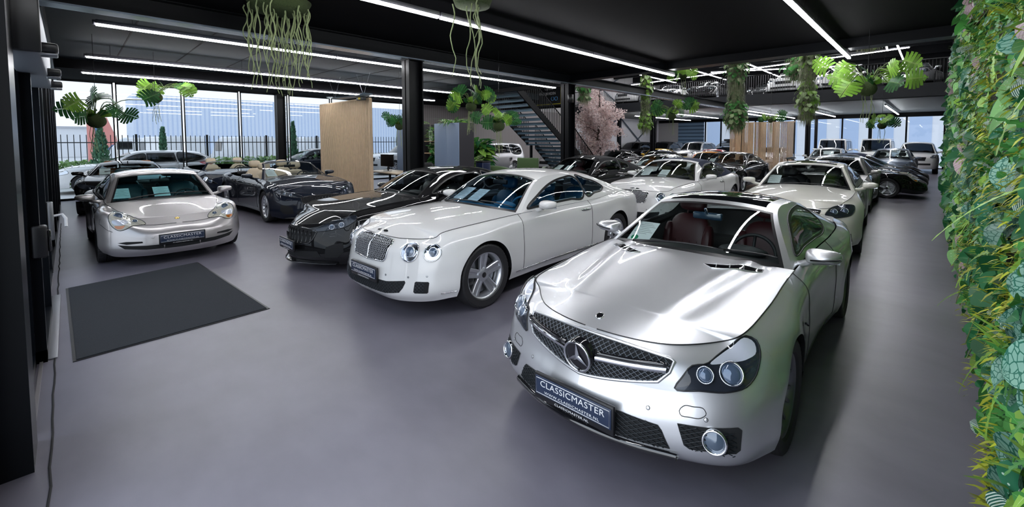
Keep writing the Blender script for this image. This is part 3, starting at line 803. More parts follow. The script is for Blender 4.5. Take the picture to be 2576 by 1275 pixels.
        for i,(x,y) in enumerate(spots): seat(r,x,y,zs+(.03 if i>1 else 0),seat_m,hr)
    def mirror(s,p,m,size=(.085,.115,.062),arm=.14,black=None):
        for g in (1,-1):
            mb=MB(); x,y,z=p
            G=[]
            for i in range(22):
                a=2*math.pi*i/22
                row=[]
                for k,(f,dx) in enumerate(((.02,-1.0),(.45,-.92),(.75,-.66),(.93,-.25),(1.0,.25),(.98,.62),(.90,.70),(.02,.66))):
                    ca,sa=math.cos(a),math.sin(a); e=.62
                    yy=math.copysign(abs(ca)**e,ca)*size[1]*f; zz=math.copysign(abs(sa)**e,sa)*size[2]*f*(1-.18*ca*0)
                    t=(yy/size[1]+1)/2
                    row.append((x+dx*size[0]+.03*t*g*0+.035*(1-t)*0, g*(y+yy), z+zz*(.72+.28*(1-t))+.012*(t)))
                G.append(row)
            mb.grid(np.array(G),closed_u=True,flip=(g>0))
            mb.tube([(x+.0,g*(y-size[1]*.55),z-size[2]*.55),(x+.01,g*(y-arm),z-size[2]*1.1),(x+.02,g*(y-arm-.10),z-size[2]*1.35)],[.030,.026,.03],8)
            o=mb.build('side_mirror',[m],s.root)
            gm=MB(); gm.box(x+.055,x+.065,g*y-size[1]*.85,g*y+size[1]*.85,z-size[2]*.7,z+size[2]*.75); gm.build('mirror_glass',[MIRROR],o,smooth=False)
WHEELS={}
def wheel_meshes(style,rw,tw,rr,far):
    ns=40 if far else 96
    h=tw/2; t=MB()
    prof=[(rr-.005,-h*.82),(rr+.01,-h*.95),(rw*.93,-h),(rw*.975,-h*.93),(rw*.995,-h*.72),(rw,-h*.45)]
    if not far: prof+=[(rw,-h*.30),(rw-.008,-h*.28),(rw-.008,-h*.22),(rw,-h*.20),(rw,-.008),(rw-.008,-.006),(rw-.008,.006),(rw,.008),(rw,h*.20),(rw-.008,h*.22),(rw-.008,h*.28),(rw,h*.30)]
    prof+=[(rw,h*.45),(rw*.995,h*.72),(rw*.975,h*.93),(rw*.93,h),(rr+.01,h*.95),(rr-.005,h*.82)]
    n=len(prof)
    t.lathe(prof,ns,'y',rmod=None if far else (lambda i,j: -.006 if (i%2==0 and (2<=j<=5 or n-6<=j<=n-3)) else 0))
    me=lambda mb,nm,mats:_mesh(mb,nm,mats)
    rim=MB()
    rim.lathe([(rr-.004,-h*.85),(rr-.03,-h*.7),(rr-.035,h*.35),(rr-.022,h*.72),(rr-.006,h*.84),(rr+.006,h*.86),(rr+.004,h*.80)],ns//2 if not far else 32,'y')
    face=h*.66; hub=.06
    def bar(a,w0,w1,y0,y1,th=.03,r0=.035,r1=None,skew=0,groove=False):
        r1=r1 or rr-.012
        ca,sa=math.cos(a),math.sin(a)
        secs=[]
        for k in np.linspace(0,1,6):
            r=r0+(r1-r0)*k; w=w0+(w1-w0)*k; y=y0+(y1-y0)*k**1.6; off=skew*k
            row=[]
            pr=[(-.5,-th),(-.5,-.004),(-.38,.004),(.38,.004),(.5,-.004),(.5,-th)]
            if groove: pr=[(-.5,-th),(-.5,-.004),(-.42,.004),(-.16,.004),(-.10,-.010),(.10,-.010),(.16,.004),(.42,.004),(.5,-.004),(.5,-th)]
            for f,dy in pr:
                tt=f*w+off
                row.append((r*ca-tt*sa,y+dy,r*sa+tt*ca))
            secs.append(row)
        rim.grid(np.array(secs),closed_v=True,flip=True)
    if style=='five_groove':           # five broad spokes with a channel
        for k in range(5): bar(math.pi/2+k*2*math.pi/5,.085,.115,face-.02,face+.012,groove=True)
    elif style=='five_star':
        for k in range(5): bar(math.pi/2+k*2*math.pi/5,.075,.055,face-.012,face)
    elif style=='multi':
        for k in range(15): bar(k*2*math.pi/15,.026,.022,face-.015,face)
    elif style=='ten_pair':
        for k in range(7):
            a=k*2*math.pi/7
            bar(a,.03,.026,face-.03,face+.005,skew=.045); bar(a,.03,.026,face-.03,face+.005,skew=-.045)
    elif style=='ten':
        for k in range(10): bar(k*2*math.pi/10,.036,.03,face-.02,face)
    rim.lathe([(.001,face-.002),(.05,face-.002),(.075,face-.012),(.085,face-.035)],24,'y')
    if not far:
        for k in range(5):
            a=k*2*math.pi/5+.6; rim.lathe([(.0,.0),(.010,.0),(.012,-.012)],8,'y',M=Matrix.Translation((.058*math.cos(a),face-.004,.058*math.sin(a))))
    disc=MB(); disc.lathe([(.07,.02),(rr*.80,.02),(rr*.80,-.01),(.07,-.01)],32,'y')
    disc.mat(1).box(rr*.45,rr*.84,-.03,.05,-rr*.32,rr*.32); disc.mat(0)
    disc.mat(2).lathe([(.02,-h*.5),(rr-.02,-h*.5)],24,'y')
    cap=MB(); cap.lathe([(.0,face+.004),(.022,face+.004),(.030,face+.0)],20,'y')
    return _mesh(t,'tyre',[RUBBER]),_mesh(rim,'rim',[RIMS.get(style,ALLOY)]),_mesh(disc,'brake',[STEEL,CALIPER,BLACKM]),_mesh(cap,'hub',[BLACKM])
def _mesh(mb,name,mats):
    me=bpy.data.meshes.new(name); me.from_pydata(mb.v,[],mb.f)
    for m in mats: me.materials.append(m)
    me.polygons.foreach_set('material_index',mb.m); me.polygons.foreach_set('use_smooth',[True]*len(me.polygons)); me.update(); me.set_sharp_from_angle(angle=R(35)); return me
SEATS={}
def seat(root,x,y,z,m,hr=True):
    if m.name not in SEATS:
        a=MB(); M=Matrix.Rotation(R(-8),3,'Y')
        a.ball((-.02,0,.06),.27,.22,.09,20,10,p=.55)
        for g in (1,-1): a.ball((-.02,g*.215,.085),.26,.06,.09,14,8,p=.6)
        b=MB(); Mb=Matrix.Rotation(R(14),3,'Y'); c=Vector((.26,0,.42))
        b.ball(tuple(c),.085,.22,.34,22,14,M=Mb,p=.6)
        for g in (1,-1): b.ball(tuple(c+Vector((-.045,g*.205,-.04))),.075,.055,.28,14,10,M=Mb,p=.7)
        for yy in (-.11,-.037,.037,.11):
            b.tube([tuple(Mb@Vector((-.086,yy,zz))+c) for zz in np.linspace(-.22,.05,6)],.004,5)
        h=MB(); h.ball((.385,0,.86),.06,.14,.09,18,10,M=Mb,p=.6); h.tube([(.35,.05,.7),(.375,.05,.82)],.008,6); h.tube([(.35,-.05,.7),(.375,-.05,.82)],.008,6)
        SEATS[m.name]=[_mesh(k,n,[m]) for k,n in ((a,'cushion'),(b,'backrest'),(h,'headrest'))]
    A,B,H=SEATS[m.name]
    o=bpy.data.objects.new('seat',A); link(o); o.parent=root; o.location=(x,y,z)
    for nm,me in (('backrest',B),('headrest',H)):
        if nm=='headrest' and not hr: continue
        c=bpy.data.objects.new(nm,me); link(c); c.parent=o
TEXTS={}
def text_mesh(txt,size,depth=.0,sx=1.0,align='CENTER',space=1.0):
    k=(txt,size,depth,sx,align,space)
    if k in TEXTS: return TEXTS[k]
    cu=bpy.data.curves.new('lettering','FONT'); cu.body=txt; cu.size=size; cu.align_x=align; cu.align_y='CENTER'; cu.extrude=depth; cu.space_character=space; cu.resolution_u=4
    o=bpy.data.objects.new('lettering',cu); link(o); bpy.context.view_layer.update()
    me=bpy.data.meshes.new_from_object(o.evaluated_get(bpy.context.evaluated_depsgraph_get())); bpy.data.objects.remove(o); bpy.data.curves.remove(cu)
    for v in me.vertices: v.co.x*=sx
    me.name='lettering'; TEXTS[k]=me; return me
def text(txt,size,m,parent,M,depth=.0005,sx=1.0,space=1.0,name='lettering'):
    me=text_mesh(txt,size,depth,sx,'CENTER',space).copy(); me.materials.clear(); me.materials.append(m)
    me.transform(M); o=bpy.data.objects.new(name,me); link(o)
    if parent: o.parent=parent
    return o
def number_plate(car,x,z,tilt=0,w=.52,h=.11,y=0,detail=True,yaw=0):
    """dealer plate in a holder on the nose; faces -x"""
    M=Matrix.Translation((x,y,z))@Matrix.Rotation(yaw,4,'Z')@Matrix.Rotation(tilt,4,'Y')
    mb=MB(); mb.mat(0).rbox(-.012,.012,-w/2-.012,w/2+.012,-h/2-.034,h/2+.012,.006,M)
    o=mb.build('licence_plate',[BLACKM],car.root)
    p=MB(); p.rbox(-.018,-.010,-w/2,w/2,-h/2,h/2,.003,M); p.build('plate_face',[PLATE],o)
    if detail:
        b=MB(); q=[(-.019,sy*(w/2-.010),sz*(h/2-.010)) for sy,sz in ((-1,-1),(1,-1),(1,1),(-1,1))]
        b.tube([M@Vector(v) for v in q],.0022,6,closed=True); b.build('plate_border',[WHITEM],o)
        # text lies in xy -> turn to face -x
        Rm=Matrix(((0,0,-1,0),(-1,0,0,0),(0,1,0,0),(0,0,0,1)))
        text('CLASSICMASTER',.050,WHITEM,o,M@Matrix.Translation((-.0195,0,.016))@Rm,sx=1.13,space=1.08)
        text('WWW.CLASSICMASTER.NL',.021,WHITEM,o,M@Matrix.Translation((-.0195,0,-.030))@Rm,sx=1.35,space=1.12)
        text('CLASSICMASTER.NL',.018,WHITEM,o,M@Matrix.Translation((-.0135,0,-h/2-.018))@Rm,sx=1.35,space=1.12)
    return o
# ---------------------------------------------------------------- car shapes
def sp_bentley(paintm,**k):
    d=dict(L=4.804,W=.958,xf=.875,xr=3.62,rw=.352,Ra=.385,tw=.275,paint=paintm,black=BLACKM,glass=CARGLASSB,lining=LINING,
     nose=(.05,.25),tail=(.05,.24),
     Z=[[.19,.185,.20,.22,.22,.20,.20,.20,.20,.24,.28,.28,.28,.28],
        [.27,.27,.29,.31,.32,.30,.30,.30,.30,.33,.38,.40,.40,.40],
        [.44,.44,.46,.48,.50,.48,.48,.49,.50,.52,.55,.56,.56,.56],
        [.60,.60,.61,.64,.68,.68,.68,.69,.72,.76,.76,.74,.73,.73],
        [.72,.72,.735,.78,.83,.86,.865,.875,.905,.94,.92,.90,.88,.88],
        [.805,.80,.81,.86,.905,.925,.932,.938,.955,.98,.975,.96,.95,.95]],
     I=[[.05,.05,.05,.04,.04,.06,.07,.07,.06,.04,.06,.08,.08,.08],
        [-.02,-.02,-.01,0,.01,.025,.03,.03,.02,.01,.03,.03,.03,.03],
        [-.01,-.01,-.005,0,0,.01,.01,.01,.005,0,.0,0,0,0],
        [.02,.02,.02,.01,0,.015,.02,.02,.0,-.01,.01,.01,.02,.02],
        [.05,.05,.07,.06,.045,.05,.05,.05,.03,.02,.05,.06,.08,.08],
        [.13,.15,.20,.19,.17,.13,.11,.10,.10,.12,.16,.18,.20,.20]],
     xA=1.56,xC=4.30,hoodprof=[(.13,.805),(.30,.872),(.60,.928),(1.0,.968),(1.42,.99)],hoodcrown=[0,.075,.09,.085,.07],hoodbow=-.17,deckcrown=[0,.02,.03],door=(1.50,2.95),
     roof=[(1.36,.985),(2.13,1.345),(2.70,1.395),(3.30,1.345),(3.62,1.28),(4.42,1.00)],
     edge=[(0,0,0),(2.12,.585,1.285),(2.68,.565,1.335),(3.28,.575,1.275),(3.62,.62,1.19),(0,0,0)],ih=1,ib=4,
     dlo=[rounded([(1.70,.965),(2.05,1.15),(2.35,1.25),(2.65,1.295),(2.88,1.297),(2.92,1.28),(2.92,1.02),(2.90,1.0),(2.6,.992),(2.2,.98),(1.9,.97)],60),
          rounded([(2.965,1.285),(3.2,1.243),(3.42,1.165),(3.49,1.10),(3.42,1.06),(3.2,1.032),(2.985,1.008),(2.965,1.03),(2.965,1.25)],40)],
     sidebulge=.035,trim=BLACKM,bumprow=.60,bumpseam=False)
    d.update(k); return d
def sp_sl(paintm,**k):
    def bul(x,y):
        c=.27+.22*max(0,min(1,(x-.2)/1.2)); a=abs(y)
        t=max(0,min(1,(x-.25)/.4))
        return t*(.012*math.exp(-((a-c)/.05)**2) - .009*math.exp(-((a-c-.10)/.05)**2))
    d=dict(L=4.605,W=.916,xf=.87,xr=3.43,rw=.330,Ra=.358,tw=.265,paint=paintm,black=BLACKM,glass=CARGLASS,lining=LINING,
     nose=(.085,.27),tail=(.05,.22),Y=[0,.50,.865,.97,1.0,.975,.955,.96,.985,1.0,.955,.82,.46,0],
     Z=[[.185,.185,.19,.20,.20,.16,.16,.16,.16,.20,.24,.24,.24,.24],
        [.215,.215,.225,.27,.28,.25,.25,.25,.25,.29,.34,.36,.36,.36],
        [.38,.38,.395,.425,.44,.44,.44,.44,.46,.49,.51,.52,.52,.52],
        [.485,.495,.515,.565,.60,.62,.63,.64,.66,.70,.70,.69,.68,.68],
        [.655,.655,.65,.69,.74,.79,.81,.82,.845,.875,.87,.85,.84,.84],
        [.722,.720,.742,.775,.82,.868,.885,.895,.91,.93,.925,.91,.905,.905]],
     I=[[.02,.02,.02,.02,.03,.06,.07,.07,.05,.03,.06,.08,.08,.08],
        [-.01,-.01,-.01,0,.005,.03,.035,.035,.02,.005,.03,.03,.03,.03],
        [-.02,-.02,-.015,-.005,0,.01,.012,.012,.005,0,.0,0,0,0],
        [.015,.015,.01,.0,0,.01,.012,.012,.0,-.005,.005,.01,.02,.02],
        [.06,.06,.08,.045,.03,.035,.04,.04,.03,.02,.04,.06,.08,.08],
        [.125,.14,.20,.165,.155,.13,.11,.10,.10,.12,.16,.18,.20,.20]],
     xA=1.60,xC=3.75,hoodprof=[(.125,.722),(.25,.772),(.45,.822),(.8,.876),(1.2,.922),(1.42,.94)],hoodcrown=[0,.04,.075,.08,.07],hoodbow=-.20,deckcrown=[0,.02,.03],door=(1.52,2.72),bulge=bul,
     roof=[(1.38,.935),(2.10,1.245),(2.55,1.295),(2.95,1.27),(3.12,1.225),(3.72,.95)],
     edge=[(0,0,0),(2.10,.535,1.20),(2.52,.53,1.25),(2.92,.54,1.205),(3.10,.565,1.15),(0,0,0)],ih=1,ib=4,pano=3.0,panomat=PANOG,
     dlo=[rounded([(1.80,.945),(2.0,1.07),(2.22,1.165),(2.5,1.21),(2.78,1.19),(2.95,1.11),(2.98,1.06),(2.93,.985),(2.85,.965),(2.5,.955),(2.1,.95)],60)],
     sidebulge=.03,bumprow=.60,bumpseam=False)
    d.update(k); return d
def sp_porsche(paintm,**k):
    d=dict(L=4.43,W=.885,xf=.935,xr=3.285,rw=.318,Ra=.352,tw=.25,paint=paintm,black=BLACKM,glass=CARGLASST,lining=LINING,
     nose=(.07,.30),tail=(.06,.28),Y=[0,.50,.84,.95,.985,.955,.945,.955,.985,1.0,.955,.80,.45,0],
     Z=[[.155,.155,.165,.19,.19,.17,.17,.17,.17,.20,.24,.26,.26,.26],
        [.24,.24,.25,.27,.28,.26,.26,.26,.26,.29,.34,.36,.36,.36],
        [.40,.40,.41,.43,.45,.44,.44,.44,.46,.50,.52,.54,.54,.54],
        [.46,.465,.50,.56,.60,.60,.60,.61,.65,.70,.72,.72,.72,.72],
        [.525,.535,.67,.745,.775,.775,.78,.79,.82,.855,.86,.84,.83,.83],
        [.575,.585,.675,.70,.755,.815,.835,.85,.88,.905,.90,.88,.87,.87]],
     I=[[.06,.06,.05,.05,.05,.07,.08,.08,.06,.04,.06,.08,.08,.08],
        [0,0,0,.005,.01,.03,.035,.03,.02,.0,.03,.03,.03,.03],
        [0,0,0,0,0,.01,.012,.012,.005,0,.0,0,0,0],
        [.015,.015,.015,.01,0,.01,.012,.012,.0,-.005,.01,.03,.04,.04],
        [.075,.08,.08,.055,.05,.04,.03,.03,.03,.02,.05,.10,.14,.14],
        [.19,.20,.27,.30,.24,.13,.09,.085,.09,.12,.17,.24,.30,.30]],
     xA=1.42,xC=3.92,hoodprof=[(.2,.575),(.35,.622),(.6,.70),(.9,.785),(1.26,.868)],hoodcrown=[0,.045,.05,.055,.05],hoodbow=-.17,deckcrown=[0,.03,.06],door=(1.36,2.55),
     roof=[(1.22,.865),(1.95,1.235),(2.35,1.30),(2.85,1.275),(3.15,1.20),(4.02,.90)],
     edge=[(0,0,0),(1.95,.56,1.185),(2.35,.545,1.245),(2.85,.545,1.205),(3.15,.56,1.12),(0,0,0)],ih=1,ib=4,
     dlo=[rounded([(1.60,.885),(1.88,1.08),(2.15,1.18),(2.45,1.205),(2.60,1.193),(2.62,1.17),(2.62,.93),(2.60,.912),(2.3,.90),(1.9,.892)],60),
          rounded([(2.67,1.185),(2.9,1.135),(3.08,1.04),(3.02,.975),(2.85,.945),(2.69,.922),(2.67,.945),(2.67,1.15)],40)],
     sidebulge=.03,bumprow=.52)
    d.update(k); return d
def sp_gt(paintm,**k):
    d=dict(L=4.93,W=.958,xf=.955,xr=3.897,rw=.35,Ra=.385,tw=.27,paint=paintm,black=BLACKM,glass=CARGLASSD,lining=LINING,
     nose=(.16,.42),tail=(.06,.24),Y=[0,.48,.84,.95,1.0,.955,.935,.95,.985,1.0,.955,.82,.46,0],
     Z=[[.12,.12,.125,.16,.17,.16,.16,.16,.16,.20,.24,.26,.26,.26],
        [.22,.21,.22,.26,.28,.26,.26,.26,.26,.30,.34,.36,.36,.36],
        [.37,.37,.39,.43,.46,.44,.44,.44,.46,.50,.52,.54,.54,.54],
        [.49,.50,.53,.57,.62,.62,.62,.63,.66,.72,.72,.72,.72,.72],
        [.575,.60,.65,.72,.80,.82,.82,.83,.86,.91,.90,.88,.87,.87],
        [.63,.665,.72,.79,.87,.905,.905,.905,.92,.965,.955,.94,.935,.935]],
     I=[[.02,.02,.03,.03,.04,.07,.08,.08,.06,.04,.06,.08,.08,.08],
        [0,0,0,.0,.01,.035,.04,.04,.02,.0,.03,.03,.03,.03],
        [0,0,0,0,0,.015,.02,.02,.005,0,.0,0,0,0],
        [.015,.02,.03,.01,0,.015,.02,.02,.0,-.005,.01,.01,.02,.02],
        [.04,.06,.07,.05,.03,.045,.05,.05,.03,.02,.05,.06,.08,.08],
        [.10,.10,.10,.15,.17,.14,.12,.11,.10,.12,.16,.18,.20,.20]],
     xA=1.66,xC=4.35,hoodprof=[(.10,.64),(.3,.735),(.6,.83),(1.0,.905),(1.5,.965)],hoodcrown=[0,.05,.07,.075,.06],hoodbow=-.17,deckcrown=[0,.02,.03],door=(1.62,3.0),
     roof=[(1.46,.96),(2.20,1.285),(2.75,1.35),(3.25,1.315),(3.55,1.25),(4.46,.98)],
     edge=[(0,0,0),(2.20,.575,1.235),(2.72,.56,1.295),(3.25,.57,1.25),(3.55,.60,1.17),(0,0,0)],ih=1,ib=4,
     dlo=[rounded([(1.88,.965),(2.15,1.13),(2.45,1.225),(2.8,1.255),(2.96,1.247),(2.98,1.22),(2.98,.99),(2.96,.97),(2.6,.966),(2.2,.965)],60),
          rounded([(3.02,1.24),(3.3,1.195),(3.55,1.10),(3.62,1.06),(3.5,1.02),(3.2,.99),(3.04,.978),(3.02,1.0),(3.02,1.2)],40)],
     sidebulge=.03,bumprow=.55,bumpseam=False)
    d.update(k); return d
def sp_cl(paintm,**k):
    d=sp_bentley(paintm,L=5.08,W=.936,xf=.91,xr=3.865,xA=1.66,xC=4.55,door=(1.60,3.12),glass=CARGLASS,trim=BLACKM,hoodprof=[(.16,.765),(.35,.85),(.7,.935),(1.1,.985),(1.52,1.012)],pano=2.6,panomat=PANOG,hoodbow=-.16)
    d.update(roof=[(1.48,1.00),(2.24,1.35),(2.85,1.415),(3.45,1.37),(3.80,1.30),(4.66,1.02)],
     edge=[(0,0,0),(2.24,.575,1.30),(2.82,.56,1.36),(3.42,.57,1.305),(3.80,.61,1.215),(0,0,0)],
     dlo=[rounded([(1.86,1.01),(2.15,1.19),(2.45,1.29),(2.9,1.325),(3.3,1.295),(3.65,1.19),(3.72,1.10),(3.6,1.06),(3.2,1.03),(2.7,1.02),(2.2,1.012)],60)])
    d['Z']=[r[:] for r in d['Z']]; d['Z'][4][:3]=[.67,.68,.71]; d['Z'][5][:4]=[.76,.76,.80,.87]; d['I']=[r[:] for r in d['I']]; d['I'][5][:3]=[.16,.18,.24]
    d.update(k); return d
def sp_suv(paintm,**k):
    d=dict(L=4.80,W=.94,xf=.90,xr=3.72,rw=.375,Ra=.42,tw=.25,paint=paintm,black=BLACKM,glass=CARGLASSD,lining=LINING,nose=(.05,.20),tail=(.03,.14),
     Z=[[.26,.26,.28,.32,.32,.30,.30,.30,.30,.32,.36,.36,.36,.36],[.40,.40,.40,.42,.42,.40,.40,.40,.40,.42,.46,.46,.46,.46],
        [.58,.58,.58,.60,.62,.60,.60,.60,.60,.62,.64,.64,.64,.64],[.78,.78,.79,.82,.84,.84,.84,.85,.85,.86,.86,.86,.86,.86],
        [.92,.92,.94,.97,1.0,1.02,1.03,1.04,1.05,1.06,1.06,1.06,1.06,1.06],[1.0,1.0,1.02,1.05,1.09,1.11,1.12,1.13,1.14,1.15,1.15,1.15,1.15,1.15]],
     I=[[.05]*14,[.0]*3+[.0,.0,.02,.02,.02,.02,0,.02,.02,.02,.02],[0]*14,[.01]*14,[.04,.04,.04,.03,.03,.03,.03,.03,.03,.03,.03,.03,.02,.02],[.12,.14,.16,.12,.11,.09,.08,.08,.08,.08,.08,.06,.05,.05]],
     xA=1.45,xC=4.62,hoodprof=[(.12,1.0),(.3,1.07),(.7,1.13),(1.34,1.165)],hoodcrown=[0,.06,.07,.06],hoodbow=-.13,deckcrown=[0,.0,.0],door=(1.40,2.50),door2=3.55,
     roof=[(1.32,1.15),(2.10,1.67),(2.8,1.76),(4.0,1.73),(4.45,1.66),(4.75,1.15)],
     edge=[(0,0,0),(2.08,.66,1.60),(2.8,.65,1.69),(4.0,.65,1.66),(4.42,.66,1.58),(0,0,0)],ih=1,ib=4,
     dlo=[rounded([(1.72,1.19),(2.05,1.47),(2.25,1.575),(2.5,1.60),(2.5,1.17),(2.0,1.16)],40),[(2.55,1.18),(2.55,1.60),(3.45,1.59),(3.5,1.19)],rounded([(3.58,1.20),(3.53,1.58),(4.1,1.55),(4.32,1.45),(4.4,1.24)],40)],
     sidebulge=.02,bumprow=.5,bumpseam=False)
    d.update(k); return d
def sp_box(paintm,**k):
    """upright off-roader"""
    d=sp_suv(paintm,L=4.35,W=.88,xf=.75,xr=3.6,xA=1.42,xC=4.18,door=(1.40,2.40),door2=3.35,nose=(.02,.06),tail=(.02,.06),hoodbow=-.03)
    d.update(Y=[0,.52,.95,.99,1.0,.99,.985,.985,.99,1.0,.99,.93,.5,0],
     roof=[(1.36,1.22),(1.60,1.86),(2.3,1.95),(3.7,1.95),(4.15,1.90),(4.30,1.2)],edge=[(0,0,0),(1.61,.70,1.84),(2.3,.70,1.92),(3.7,.70,1.92),(4.12,.70,1.88),(0,0,0)],rp=5,
     dlo=[[(1.62,1.22),(1.72,1.78),(2.36,1.79),(2.38,1.22)],[(2.44,1.22),(2.42,1.79),(3.3,1.79),(3.32,1.22)],[(3.4,1.22),(3.38,1.78),(4.02,1.76),(4.08,1.24)]],hoodcrown=[0,.02,.02,.02],hoodprof=[(.1,1.02),(.3,1.13),(.7,1.16),(1.38,1.19)])
    d.update(k); return d
def sp_sedan(paintm,**k):
    d=sp_cl(paintm,L=4.7,W=.91,xf=.86,xr=3.62,xA=1.50,xC=4.12,door=(1.45,2.48),door2=3.4,rw=.33,Ra=.36,pano=None)
    d.pop('pano')
    d.update(roof=[(1.32,.99),(2.08,1.38),(2.7,1.45),(3.2,1.42),(3.5,1.36),(4.22,1.03)],edge=[(0,0,0),(2.08,.58,1.33),(2.7,.57,1.40),(3.2,.58,1.36),(3.5,.60,1.28),(0,0,0)],
     dlo=[rounded([(1.70,1.0),(2.0,1.22),(2.25,1.32),(2.44,1.34),(2.46,1.0)],40),rounded([(2.52,1.005),(2.50,1.345),(2.9,1.355),(3.25,1.30),(3.6,1.1),(3.4,1.03)],40)])
    d.update(k); return d
def sp_estate(paintm,**k):
    d=sp_sedan(paintm,L=4.75)
    d.update(xC=4.52,roof=[(1.32,.99),(2.08,1.38),(2.7,1.46),(3.6,1.43),(4.15,1.36),(4.66,1.05)],edge=[(0,0,0),(2.08,.58,1.33),(2.7,.57,1.41),(3.6,.58,1.37),(4.15,.60,1.28),(0,0,0)],
     dlo=[rounded([(1.70,1.0),(2.0,1.22),(2.25,1.32),(2.44,1.34),(2.46,1.0)],40),[(2.52,1.01),(2.50,1.345),(3.3,1.345),(3.36,1.02)],rounded([(3.42,1.03),(3.38,1.34),(3.9,1.30),(4.3,1.12),(4.1,1.06)],40)])
    d.update(k); return d
# ---------------------------------------------------------------- faces of the cars
def circ(c,r,d,n=24,sx=1.0):
    """points on a circle facing along d"""
    d=Vector(d).normalized(); u=d.cross(Vector((0,0,1))).normalized(); v=u.cross(d)
    return [Vector(c)+u*(r*sx*math.cos(2*math.pi*k/n))+v*(r*math.sin(2*math.pi*k/n)) for k in range(n)]
def mir(pts,g): return [Vector((p[0],p[1]*g,p[2])) for p in pts]
LAMPUP=pbr('lamp_upper',(.72,.72,.75),.3,.25,1)
def headlamps(car,outline,d,lenses=(),house=None,upper=None,lower=None,rim=None,smooth=True,cover=True):
    o3=[tuple(p) for p in rounded(outline,40)] if smooth else outline
    for g in (1,-1):
        dd=(d[0],d[1]*g,d[2]); pts=mir(o3,g)
        mb=car.patch(pts,dd,.003,3); h=mb.build('headlight',[house or LAMPDARK],car.root)
        rm=MB(); rm.tube(car.line(pts,dd,.004),.0045,6,closed=True); rm.build('headlight_rim',[rim or BLACKM],h)
        if upper: car.patch(mir(rounded(upper,30),g),dd,.0055,3).build('reflector',[LAMPUP],h)
        if lower: car.patch(mir(rounded(lower,20),g),dd,.006,2).build('indicator',[AMBER],h)
        for c,r in lenses:
            l,n=car.hit((c[0],c[1]*g,c[2]),dd); ax=(-Vector(dd).normalized()*.75+n*.25).normalized(); b=l+n*.004
            u=ax.orthogonal().normalized(); v=ax.cross(u); m=MB()
            M=Matrix((( u.x,v.x,ax.x,b.x),(u.y,v.y,ax.y,b.y),(u.z,v.z,ax.z,b.z),(0,0,0,1)))
            m.lathe([(r*1.18,.0),(r*1.2,.010),(r*1.08,.016),(r,.008),(r*.97,.0)],28,'z',M); m.build('lamp_ring',[CHROME],h)
            m=MB(); m.lathe([(r*.98,.004),(r*.8,.012),(r*.5,.017),(.0005,.019)],24,'z',M); m.build('lens',[LAMPLENS],h)
        if cover: car.patch(pts,dd,.020,4,dome=.008).build('lamp_cover',[LAMPCLEAR],h)
def vent(car,name,outline,d,frame=None,bars=None,both=False,off=.003,mat=None,fr=.005,lat=None):
    for g in ((1,-1) if both else (1,)):
        dd=(d[0],d[1]*g,d[2]); pts=mir([tuple(p) for p in outline],g)
        o=car.patch(pts,dd,off,4).build(name,[mat or LINING],car.root)
        if frame: m=MB(); m.tube(car.line(pts,dd,off),fr,6,closed=True); m.build('vent_frame',[frame],o)
        if lat:
            step,angs,rad,lm=lat; f=(lambda a,b,g=g:(outline[0][0],a*g,b))
            car.lattice([(p[1],p[2]) for p in outline],f,dd,off+.004,rad,[step]*len(angs),angs,4).build('mesh_lattice',[lm],o)
        if not both: return o
    return o
def flatdisc(car,name,p,d,r,mat,off=.003,th=.004,n=20,parent=None):
    l,nn=car.hit(p,d); ax=nn; u=ax.orthogonal().normalized(); v=ax.cross(u); b=l+nn*off
    M=Matrix(((u.x,v.x,ax.x,b.x),(u.y,v.y,ax.y,b.y),(u.z,v.z,ax.z,b.z),(0,0,0,1)))
    m=MB(); m.lathe([(r,-.004),(r,th*.6),(r*.9,th),(.0005,th)],n,'z',M); return m.build(name,[mat],parent or car.root)
def wipers(car,pts_l):
    for a,b,side in pts_l:
        m=MB(); P=[Vector(a)+(Vector(b)-Vector(a))*t for t in np.linspace(0,1,7)]
        m.tube(car.line(P,(.3,0,-1),.02),[.012,.010,.009,.008,.007,.006,.005],6); m.build('wiper',[BLACKM],car.root)
def rear_view_mirror(car,x,z,m=None):
    o=MB(); o.rbox(x-.02,x+.03,-.13,.13,z-.035,z+.03,.015); o.tube([(x-.02,0,z+.02),(x-.06,0,z+.07)],.012,6); o.build('rear_view_mirror',[m or BLACKM],car.root)
def door_handles(car,x,z,L=.22,m=None):
    for g in (1,-1):
        P=[(x+L*t,g*2,z) for t in np.linspace(0,1,7)]; q=car.line(P,(0,-g,0),.012); q[0]=car.line([P[0]],(0,-g,0),.0)[0]; q[-1]=car.line([P[-1]],(0,-g,0),.0)[0]
        o=MB(); o.tube(q,[.010,.013,.014,.014,.014,.013,.010],8); o.build('door_handle',[m or car.sp['paint']],car.root)
def strake(car,name,pts,mat,r=.008,both=True,d=None):
    for g in ((1,-1) if both else (1,)):
        m=MB(); m.tube(car.line([(p[0],p[1]*g,p[2]) for p in pts],d if d else (0,-g,0),.002),r,6); m.build(name,[mat],car.root)
